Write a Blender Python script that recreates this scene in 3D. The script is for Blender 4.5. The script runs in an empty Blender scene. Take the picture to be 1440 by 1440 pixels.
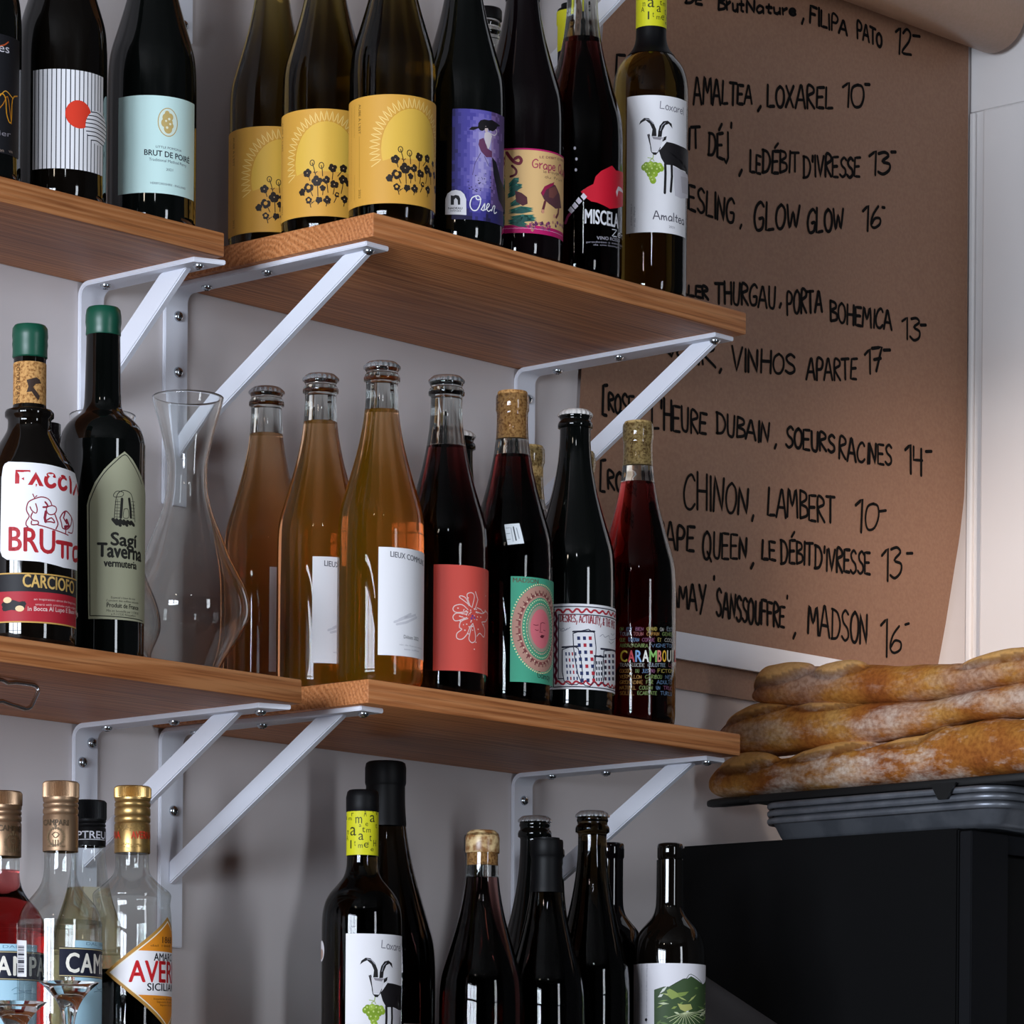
import bpy, bmesh, math, random
from mathutils import Vector, Matrix, noise
PI = math.pi
S = bpy.context.scene
COL = S.collection

# ------------------------------------------------------------------ camera
cam = bpy.data.objects.new('camera', bpy.data.cameras.new('camera'))
COL.objects.link(cam)
cam.data.sensor_width = 36.0
cam.data.lens = 142.9777
cam.data.shift_y = 0.69903
cam.data.clip_start = 0.05
CP = Vector((-2.66323, -2.90584, -0.62245))
RT = Vector((0.674282, -0.738432, 0.007922)); UP = Vector((-0.004492, 0.006626, 0.999968)); FW = Vector((0.738460, 0.674296, -0.001151))
cam.matrix_world = Matrix(((RT.x, UP.x, -FW.x, CP.x), (RT.y, UP.y, -FW.y, CP.y), (RT.z, UP.z, -FW.z, CP.z), (0, 0, 0, 1)))
S.camera = cam

# ------------------------------------------------------------------ world, light, exposure
w = bpy.data.worlds.new('world'); S.world = w; w.use_nodes = True
w.node_tree.nodes['Background'].inputs[0].default_value = (0.55, 0.66, 0.85, 1)
w.node_tree.nodes['Background'].inputs[1].default_value = 0.5
S.view_settings.view_transform = 'Standard'
S.view_settings.look = 'None'
S.view_settings.gamma = 1.0
S.view_settings.use_curve_mapping = False
S.view_settings.exposure = 0.0
S.cycles.max_bounces = 14; S.cycles.diffuse_bounces = 4; S.cycles.glossy_bounces = 6
S.cycles.transmission_bounces = 12; S.cycles.transparent_max_bounces = 32
S.cycles.sample_clamp_indirect = 4.0
S.cycles.use_denoising = True

def area(name, loc, direction, sx, sy, power, color, spread=PI):
    d = bpy.data.lights.new(name, 'AREA'); d.shape = 'RECTANGLE'; d.size = sx; d.size_y = sy
    d.energy = power; d.color = color; d.spread = spread
    o = bpy.data.objects.new(name, d); COL.objects.link(o); o.location = loc
    o.rotation_euler = Vector(direction).to_track_quat('-Z', 'Y').to_euler()
    return o
# daylight through the big street window in the left wall, a tall glazed door behind, and an added warm spot to brighten the right wall
area('daylight_street_window', (-3.9, -1.55, 0.08), (1, 0, 0), 2.1, 1.15, 255, (0.80, 0.88, 1.0))
area('daylight_glazed_door', (-0.35, -4.88, 0.0), (0, 1, 0), 0.50, 2.2, 46, (0.86, 0.92, 1.0))
for nm, lc, en, cl in (('pendant_bulb_light', (-2.6, -1.5, 1.05), 5, (1.0, 0.86, 0.7)), ('pendant_bulb_light', (-1.75, -2.6, 1.1), 5, (0.9, 0.95, 1.0))):
    pl = bpy.data.lights.new(nm, 'POINT'); pl.energy = en; pl.color = cl; pl.shadow_soft_size = 0.07
    po = bpy.data.objects.new(nm, pl); COL.objects.link(po); po.location = lc
sp = bpy.data.lights.new('added_warm_spot', 'SPOT'); sp.energy = 180; sp.color = (1.0, 0.80, 0.64); sp.spot_size = math.radians(25); sp.spot_blend = 1.0; sp.shadow_soft_size = 0.06
spo = bpy.data.objects.new('added_warm_spot', sp); COL.objects.link(spo); spo.location = (0.2, -1.5, 1.35)
spo.rotation_euler = (Vector((1.33, -0.14, -0.06)) - spo.location).to_track_quat('-Z', 'Y').to_euler()

# ------------------------------------------------------------------ helpers
def lin(h):
    h = h.lstrip('#'); r = []
    for i in (0, 2, 4):
        c = int(h[i:i+2], 16) / 255
        r.append(c / 12.92 if c <= 0.04045 else ((c + 0.055) / 1.055) ** 2.4)
    return (*r, 1)
MATS = {}
def mat(name, color=None, rough=0.5, metal=0.0, spec=0.5, **kw):
    if name in MATS: return MATS[name]
    m = bpy.data.materials.new(name); m.use_nodes = True; b = m.node_tree.nodes['Principled BSDF']
    if color: b.inputs['Base Color'].default_value = lin(color) if isinstance(color, str) else (*color, 1)
    b.inputs['Roughness'].default_value = rough; b.inputs['Metallic'].default_value = metal
    b.inputs['Specular IOR Level'].default_value = spec
    for k, v in kw.items(): b.inputs[k.replace('_', ' ')].default_value = v
    MATS[name] = m; return m
def ink(h):
    if h in MATS: return MATS[h]
    if h[0] != '#':
        m = mat(h, '#5a50a0', 0.55, spec=0.3); MATS[h] = m; nt, N, L, b = nodes(m); tc = N.new('ShaderNodeTexCoord'); n = N.new('ShaderNodeTexNoise'); n.inputs['Scale'].default_value = 38; n.inputs['Detail'].default_value = 5; L.new(tc.outputs['Object'], n.inputs['Vector'])
        c = {'wash_dark': ('#2c2668', '#4a4196', '#6f66b4'), 'wash_pale': ('#7469b2', '#9a8fc8', '#c3b9dc'), 'wash_plum': ('#5c4488', '#85649e', '#a488b4')}[h]
        r = ramp(N, [(0.32, c[0]), (0.5, c[1]), (0.66, c[2])]); L.new(n.outputs['Fac'], r.inputs[0]); L.new(r.outputs[0], b.inputs['Base Color']); return m
    m = mat('ink_' + h[1:], h, 0.55, spec=0.3); MATS[h] = m; return m
def nodes(m):
    nt = m.node_tree; return nt, nt.nodes, nt.links, nt.nodes['Principled BSDF']
def ramp(N, stops):
    r = N.new('ShaderNodeValToRGB'); e = r.color_ramp.elements
    while len(e) < len(stops): e.new(0.5)
    for i, (p, c) in enumerate(stops): e[i].position = p; e[i].color = lin(c) if isinstance(c, str) else (*c, 1)
    return r
def obj(name, bm, mats, parent=None, smooth=True, angle=None):
    me = bpy.data.meshes.new(name); bm.to_mesh(me); bm.free()
    for m in (mats if isinstance(mats, (list, tuple)) else [mats]): me.materials.append(m)
    if smooth:
        for f in me.polygons: f.use_smooth = True
        me.set_sharp_from_angle(angle=math.radians(angle or 40))
    o = bpy.data.objects.new(name, me); COL.objects.link(o)
    if parent: o.parent = parent
    return o
def tag(o, label=None, cat=None, group=None, kind=None):
    if label: o['label'] = label
    if cat: o['category'] = cat
    if group: o['group'] = group
    if kind: o['kind'] = kind
    return o
def thing(name, loc, rz, label, cat, group=None):
    o = bpy.data.objects.new(name, None); COL.objects.link(o); o.empty_display_size = 0.02
    o.location = loc; o.rotation_euler = (0, 0, math.radians(rz))
    return tag(o, label, cat, group)
def struct(name, bm, m, smooth=False):
    return tag(obj(name, bm, m, smooth=smooth), kind='structure')
def add_box(bm, a, b, bev=0.0, seg=2, mi=0):
    n = set(bm.faces)
    r = bmesh.ops.create_cube(bm, size=1)['verts']
    for v in r: v.co = Vector([a[i] + (v.co[i] + 0.5) * (b[i] - a[i]) for i in range(3)])
    if bev:
        es = list({e for v in r for e in v.link_edges})
        bmesh.ops.bevel(bm, geom=es, offset=bev, segments=seg, affect='EDGES', profile=0.5)
    for f in bm.faces:
        if f not in n: f.material_index = mi
    return bm
def box(a, b, bev=0.0, seg=2): return add_box(bmesh.new(), a, b, bev, seg)
def add_lathe(bm, prof, seg=56, mi=0, close=False, mod=None):
    """prof: (r, z) from bottom to top in metres; r == 0 closes the end."""
    rings = []
    for r, z in prof:
        if r <= 1e-7: rings.append([bm.verts.new((0, 0, z))]); continue
        ring = []
        for i in range(seg):
            a = 2 * PI * i / seg; k = r * (mod(a, r, z) if mod else 1)
            ring.append(bm.verts.new((k * math.sin(a), -k * math.cos(a), z)))
        rings.append(ring)
    if close: rings.append(rings[0])
    for A, B in zip(rings, rings[1:]):
        for i in range(seg):
            j = (i + 1) % seg
            if len(A) == 1 and len(B) == 1: break
            vs = [A[0], B[j], B[i]] if len(A) == 1 else [A[i], A[j], B[0]] if len(B) == 1 else [A[i], A[j], B[j], B[i]]
            f = bm.faces.new(vs); f.material_index = mi
    return bm
def lathe(prof, seg=56, **k):
    bm = add_lathe(bmesh.new(), prof, seg, **k); bmesh.ops.recalc_face_normals(bm, faces=bm.faces); return bm
def smooth_prof(pts, n=5):
    """Catmull-Rom through (r, z)"""
    out = []; P = [pts[0]] + list(pts) + [pts[-1]]
    for i in range(1, len(P) - 2):
        p0, p1, p2, p3 = P[i-1], P[i], P[i+1], P[i+2]
        for k in range(n):
            t = k / n; q = []
            for c in (0, 1):
                q.append(0.5 * (2*p1[c] + (p2[c]-p0[c])*t + (2*p0[c]-5*p1[c]+4*p2[c]-p3[c])*t*t + (3*p1[c]-p0[c]-3*p2[c]+p3[c])*t**3))
            out.append(tuple(q))
    out.append(tuple(pts[-1])); return out
def add_tube(bm, pts, r, seg=10, mi=0, caps=True):
    pts = [Vector(p) for p in pts]; rings = []; up = None
    for i, p in enumerate(pts):
        t = (pts[min(i+1, len(pts)-1)] - pts[max(i-1, 0)]).normalized()
        if up is None: up = t.orthogonal().normalized()
        up = (up - t * up.dot(t)).normalized(); s = t.cross(up); rr = r[i] if isinstance(r, (list, tuple)) else r
        rings.append([bm.verts.new(p + (up * math.cos(2*PI*k/seg) + s * math.sin(2*PI*k/seg)) * rr) for k in range(seg)])
    for A, B in zip(rings, rings[1:]):
        for k in range(seg): bm.faces.new([A[k], A[(k+1) % seg], B[(k+1) % seg], B[k]]).material_index = mi
    if caps:
        bm.faces.new(rings[0][::-1]).material_index = mi; bm.faces.new(rings[-1]).material_index = mi
    return bm
def radius_at(prof, z):
    best = 0
    for (r0, z0), (r1, z1) in zip(prof, prof[1:]):
        lo, hi = min(z0, z1), max(z0, z1)
        if lo <= z <= hi and hi > lo: best = max(best, r0 + (r1 - r0) * (z - z0) / (z1 - z0))
    return best

# ---- lettering: the built-in font turned into flat triangles, and a pen alphabet of strokes
FONT = {}
def glyphs(t, style):
    k = (t, style)
    if k in FONT: return FONT[k]
    c = bpy.data.curves.new('lettering', 'FONT'); c.body = t; c.resolution_u = 3
    pass
    if style == 's': c.space_character = 1.12
    if style == 'x': c.shear = 0.0
    o = bpy.data.objects.new('lettering', c); COL.objects.link(o)
    me = o.to_mesh()
    vs = [(v.co.x, v.co.y) for v in me.vertices]; fs = [tuple(p.vertices) for p in me.polygons]
    o.to_mesh_clear(); bpy.data.objects.remove(o); bpy.data.curves.remove(c)
    FONT[k] = (vs, fs); return FONT[k]
def cap_height(style='f'):
    vs, _ = glyphs('H', style); ys = [v[1] for v in vs]; return max(ys), 0.0
PEN = {
 'A': [[(0,0),(.28,1),(.36,1),(.66,0)],[(.1,.36),(.56,.36)]], 'B': [[(.05,0),(.05,1)],[(.05,1),(.42,.92),(.46,.7),(.08,.52),(.5,.4),(.52,.12),(.05,0)]],
 'C': [[(.58,.85),(.42,1),(.18,.85),(.02,.45),(.12,.08),(.38,0),(.6,.16)]], 'D': [[(.06,0),(.06,1)],[(0,1),(.4,.9),(.6,.5),(.4,.08),(0,0)]],
 'E': [[(.5,1),(.04,.98),(.04,.02),(.5,0)],[(.06,.52),(.42,.54)]], 'F': [[(.04,0),(.04,1),(.52,1)],[(.04,.54),(.42,.56)]],
 'G': [[(.56,.86),(.36,1),(.1,.8),(.02,.4),(.18,.04),(.5,.08),(.56,.42),(.32,.42)]], 'H': [[(.04,0),(.04,1)],[(.54,0),(.54,1)],[(.04,.5),(.54,.52)]],
 'I': [[(.1,0),(.1,1)]], 'J': [[(.3,1),(.34,.1),(.16,-.12),(0,.02)]], 'K': [[(.04,0),(.04,1)],[(.5,1),(.06,.46),(.54,0)]], 'L': [[(.06,1),(.04,.02),(.5,.04)]],
 'M': [[(0,0),(.1,1),(.34,.4),(.6,1),(.7,0)]], 'N': [[(.02,0),(.06,1),(.48,.04),(.54,1)]], 'O': [[(.3,1),(.08,.8),(.02,.4),(.16,.04),(.4,.02),(.56,.35),(.52,.8),(.3,1)]],
 'P': [[(.05,0),(.06,1),(.42,.96),(.5,.74),(.36,.52),(.06,.5)]], 'Q': [[(.3,1),(.08,.8),(.02,.4),(.16,.04),(.4,.02),(.56,.35),(.52,.8),(.3,1)],[(.34,.26),(.64,-.1)]],
 'R': [[(.05,0),(.05,1),(.42,.95),(.46,.72),(.08,.52),(.52,0)]], 'S': [[(.5,.88),(.3,1),(.08,.82),(.16,.58),(.44,.4),(.48,.14),(.24,0),(.02,.12)]],
 'T': [[(-.02,.98),(.58,1)],[(.28,1),(.3,0)]], 'U': [[(.04,1),(.06,.2),(.24,0),(.44,.12),(.5,1)],], 'V': [[(0,1),(.28,0),(.54,1)]],
 'W': [[(0,1),(.16,0),(.36,.7),(.54,0),(.74,1)]], 'X': [[(0,0),(.54,1)],[(.04,1),(.5,0)]], 'Y': [[(0,1),(.28,.48)],[(.54,1),(.16,-.1)]], 'Z': [[(0,1),(.52,.98),(.02,.02),(.54,0)]],
 '0': [[(.34,1),(.1,.85),(.04,.4),(.16,.02),(.42,.06),(.56,.5),(.5,.92),(.28,.98)]], '1': [[(-.06,.78),(.2,1),(.2,-.06)]], '2': [[(.02,.8),(.22,1),(.44,.84),(.36,.5),(.02,.04),(.54,0)]],
 '3': [[(.04,.94),(.3,1),(.44,.82),(.18,.56),(.46,.4),(.44,.1),(.2,-.06),(0,.08)]], '4': [[(.06,1),(.04,.5),(.46,.52)],[(.42,.95),(.38,-.06)]], '5': [[(.5,1),(.1,1),(.06,.6),(.4,.6),(.48,.2),(.24,0),(0,.1)]],
 '6': [[(.42,1),(.14,.6),(.04,.2),(.2,0),(.46,.08),(.48,.36),(.24,.44),(.08,.24)]], '7': [[(0,.98),(.5,1),(.2,0)],[(.1,.5),(.44,.52)]], '8': [[(.3,.54),(.06,.8),(.3,1),(.5,.8),(.06,.2),(.28,0),(.52,.2),(.3,.54)]], '9': [[(.48,.7),(.2,.54),(.06,.8),(.28,1),(.48,.8),(.4,0)]],
 ',': [[(.2,.18),(.04,-.32)]], "'": [[(.08,1.05),(.06,.78)]], '-': [[(0,.5),(.5,.56)]], '[': [[(.44,1),(.1,.98),(.06,.02),(.4,0)]], '&': [[(.5,0),(.12,.72),(.28,1),(.4,.78),(.04,.3),(.2,0),(.5,.4)]], '.': [[(.05,.06),(.1,0)]],
 'a': [[(.4,.5),(.2,.6),(.02,.3),(.14,0),(.4,.2),(.42,.56),(.44,0)]], 'c': [[(.4,.5),(.2,.6),(.02,.3),(.16,0),(.4,.1)]], 'd': [[(.4,.4),(.16,.55),(.04,.2),(.2,0),(.42,.2),(.42,1),(.44,0)]], 'e': [[(.04,.3),(.4,.36),(.3,.6),(.08,.5),(.04,.16),(.24,0),(.42,.12)]],
 'f': [[(.4,.95),(.22,1),(.16,.7),(.16,0)],[(.02,.56),(.36,.58)]], 'g': [[(.4,.5),(.16,.58),(.04,.25),(.22,.05),(.4,.3),(.42,.56),(.4,-.2),(.1,-.3)]], 'i': [[(.08,.56),(.1,0)],[(.08,.8),(.1,.84)]], 'l': [[(.1,1),(.1,0)]], 'm': [[(.04,0),(.06,.56)],[(.06,.4),(.24,.58),(.32,0)],[(.32,.4),(.5,.58),(.6,0)]],
 'n': [[(.04,0),(.06,.56)],[(.06,.4),(.3,.58),(.4,0)]], 'o': [[(.22,.58),(.04,.36),(.12,.02),(.36,.06),(.4,.4),(.22,.58)]], 'p': [[(.06,.56),(.04,-.3)],[(.06,.5),(.34,.56),(.4,.2),(.2,0),(.06,.1)]], 'r': [[(.06,.58),(.08,0)],[(.08,.36),(.34,.58)]], 's': [[(.36,.52),(.12,.58),(.1,.36),(.34,.22),(.3,.02),(.02,.04)]],
 't': [[(.18,.85),(.18,.08),(.34,.04)],[(.02,.56),(.36,.58)]], 'u': [[(.04,.56),(.08,.08),(.26,0),(.42,.2)],[(.42,.56),(.44,0)]], 'v': [[(0,.56),(.18,0),(.38,.56)]], 'x': [[(.02,.56),(.38,0)],[(.38,.58),(0,0)]], 'y': [[(.02,.56),(.2,.1)],[(.4,.56),(.08,-.3)]], 'z': [[(.02,.56),(.38,.54),(.02,0),(.4,.02)]], 'q': [[(.4,.5),(.16,.58),(.04,.25),(.22,.05),(.4,.3),(.42,.56),(.42,-.3)]],
}
PEN['É'] = PEN['E'] + [[(.18,1.14),(.42,1.36)]]
def curve_pts(pts, n=4):
    if len(pts) < 3: return pts
    return smooth_prof(pts, n)
def pen_strokes(t, rnd):
    """list of polylines in a box 0..W x 0..1"""
    out = []; x = 0
    for ch in t:
        if ch == ' ': x += 0.45; continue
        g = PEN.get(ch) or PEN.get(ch.upper()) or PEN['I']
        w = max(max(p[0] for p in s) for s in g); dx, dy, sh = rnd.uniform(-.02, .02), rnd.uniform(-.04, .04), rnd.uniform(-.05, .06); k = rnd.uniform(.92, 1.06)
        for s in g:
            pts = curve_pts(s) if len(s) > 4 else [(a[0] + (b[0]-a[0])*q/3, a[1] + (b[1]-a[1])*q/3) for a, b in zip(s, s[1:]) for q in range(3)] + [s[-1]]
            out.append([(x + dx + p[0] + sh * p[1], dy + p[1] * k) for p in pts])
        x += w + 0.12
    return out, x - 0.12
def ribbon(pts, w):
    """quads along a polyline: list of 4-point polygons and round ends"""
    qs = []; n = len(pts); L = []; R = []
    for i, p in enumerate(pts):
        a = pts[max(0, i-1)]; b = pts[min(n-1, i+1)]; dx, dy = b[0]-a[0], b[1]-a[1]; l = math.hypot(dx, dy) or 1
        nx, ny = -dy/l * w/2, dx/l * w/2
        L.append((p[0]+nx, p[1]+ny)); R.append((p[0]-nx, p[1]-ny))
    for i in range(n-1): qs.append([L[i], R[i], R[i+1], L[i+1]])
    for p in (pts[0], pts[-1]): qs.append([(p[0] + w/2*math.cos(k*PI/3), p[1] + w/2*math.sin(k*PI/3)) for k in range(6)])
    return qs

def flat_art(items, bm, mats, seed=1, ds=0.0):
    """fills bm with flat art: vertex co = (s, h, layer) in millimetres"""
    rnd = random.Random(seed)
    def mi(h):
        if h not in mats: mats.append(h)
        return mats.index(h)
    def poly(pts, lay, m):
        vs = [bm.verts.new((x + ds, y, lay)) for x, y in pts]
        try: bm.faces.new(vs).material_index = m
        except ValueError: pass
    for it in items:
        k, m, lay = it[0], mi(it[1]), it[2]
        if k == 'p': poly(it[3], lay, m)
        elif k == 'l':
            pts = [tuple(q) for q in it[4]]
            if len(pts) > 3: pts = smooth_prof(pts, 3)
            for q in ribbon(pts, it[3]): poly(q, lay, m)
        elif k == 'g':
            s0, h0, s1, h1, nx, ny, pal, row = it[3:]; ids = [mi(c) for c in pal.split()]
            for q, ch in enumerate(row):
                i_, j_ = q % nx, q // nx; xa, xb = s0 + (s1-s0)*i_/nx, s0 + (s1-s0)*(i_+1)/nx; ya, yb = h0 + (h1-h0)*j_/ny, h0 + (h1-h0)*(j_+1)/ny
                poly([(xa, ya), (xb, ya), (xb, yb), (xa, yb)], lay, ids[int(ch, 16)])
        elif k == 'd': poly([(it[3] + it[5]*math.cos(i*PI/14), it[4] + it[6]*math.sin(i*PI/14)) for i in range(28)], lay, m)
        elif k == 't':
            t, x0, y0, x1, y1, cap, st = it[3:]
            part = t.split('|')[0]; t = t.replace('|', '')
            if part != t:   # the end points belong to the letters before the bar
                if st == 'h': k_ = pen_strokes(t, random.Random(1))[1] / pen_strokes(part, random.Random(1))[1]
                else:
                    wd = [max(v[0] for v in glyphs(q, st)[0]) - min(v[0] for v in glyphs(q, st)[0]) for q in (t, part)]; k_ = wd[0]/wd[1]
                x1, y1 = x0 + (x1-x0)*k_, y0 + (y1-y0)*k_
            if st == 'h':
                ss, W = pen_strokes(t, rnd)
                for s in ss:
                    pts = [(x0 + (x1-x0)*p[0]/W, y0 + (y1-y0)*p[0]/W + p[1]*cap) for p in s]
                    for q in ribbon(pts, cap * 0.13): poly(q, lay, m)
            else:
                vs, fs = glyphs(t, st); xa = min(v[0] for v in vs); xb = max(v[0] for v in vs); H = cap_height(st)[0]
                g = {'f': 0, 'b': 0.028, 's': 0.03, 'x': 0.05}[st] * cap
                for ox, oy in ([(0, 0)] if not g else [(-g, 0), (g, 0), (0, g*.8), (0, -g*.8)]):
                    P = [bm.verts.new((x0 + (x1-x0)*(v[0]-xa)/(xb-xa) + ds + ox, y0 + (y1-y0)*(v[0]-xa)/(xb-xa) + v[1]/H*cap + oy, lay + 0.08*(ox > 0) + 0.16*(oy != 0))) for v in vs]
                    for f in fs:
                        try: bm.faces.new([P[i] for i in f]).material_index = m
                        except ValueError: pass
        elif k == 'v':
            t, x, y0, y1, cap = it[3:]; vs, fs = glyphs(t, 'f'); xa = min(v[0] for v in vs); xb = max(v[0] for v in vs); H = cap_height('f')[0]
            P = [bm.verts.new((x + v[1]/H*cap + ds, y0 + (y1-y0)*(v[0]-xa)/(xb-xa), lay)) for v in vs]
            for f in fs:
                try: bm.faces.new([P[i] for i in f]).material_index = m
                except ValueError: pass
def wrap_art(name, keys, prof, parent, lift=0.35, seed=1, ds=0.0, R=None, hstep=6.0, label=None):
    """art wrapped round a body of revolution, as one mesh; prof in metres, parent's -Y faces the viewer's side"""
    bm = bmesh.new(); mats = []
    for k in keys: flat_art(ART[k], bm, mats, seed, ds)
    bm.normal_update(); bmesh.ops.triangulate(bm, faces=[f for f in bm.faces if len(f.verts) > 4], ngon_method='EAR_CLIP')
    ss = [v.co.x for v in bm.verts]; hs = [v.co.y for v in bm.verts]
    s = math.floor(min(ss)/3)*3
    while s < max(ss):
        bmesh.ops.bisect_plane(bm, geom=bm.verts[:] + bm.edges[:] + bm.faces[:], plane_co=(s, 0, 0), plane_no=(1, 0, 0)); s += 3.0
    if R is None and hstep:
        h = math.floor(min(hs)/hstep)*hstep
        while h < max(hs):
            bmesh.ops.bisect_plane(bm, geom=bm.verts[:] + bm.edges[:] + bm.faces[:], plane_co=(0, h, 0), plane_no=(0, 1, 0)); h += hstep
    r0 = R or max(radius_at(prof, h/1000) for h in (min(hs), max(hs), sum(hs)/len(hs)))
    for v in bm.verts:
        r = (R or radius_at(prof, v.co.y/1000) or r0) + (lift + 0.045 * v.co.z) / 1000; th = v.co.x / 1000 / r0
        th = max(-2.9, min(2.9, th))
        v.co = Vector((r*math.sin(th), -r*math.cos(th), v.co.y/1000))
    for f in bm.faces:
        c = f.calc_center_median(); f.normal_update()
        if f.normal.x*c.x + f.normal.y*c.y < 0: f.normal_flip()
    o = obj(name, bm, [ink(h) for h in mats], parent, smooth=True, angle=30)
    if label: o['label'] = label
    return o
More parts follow.
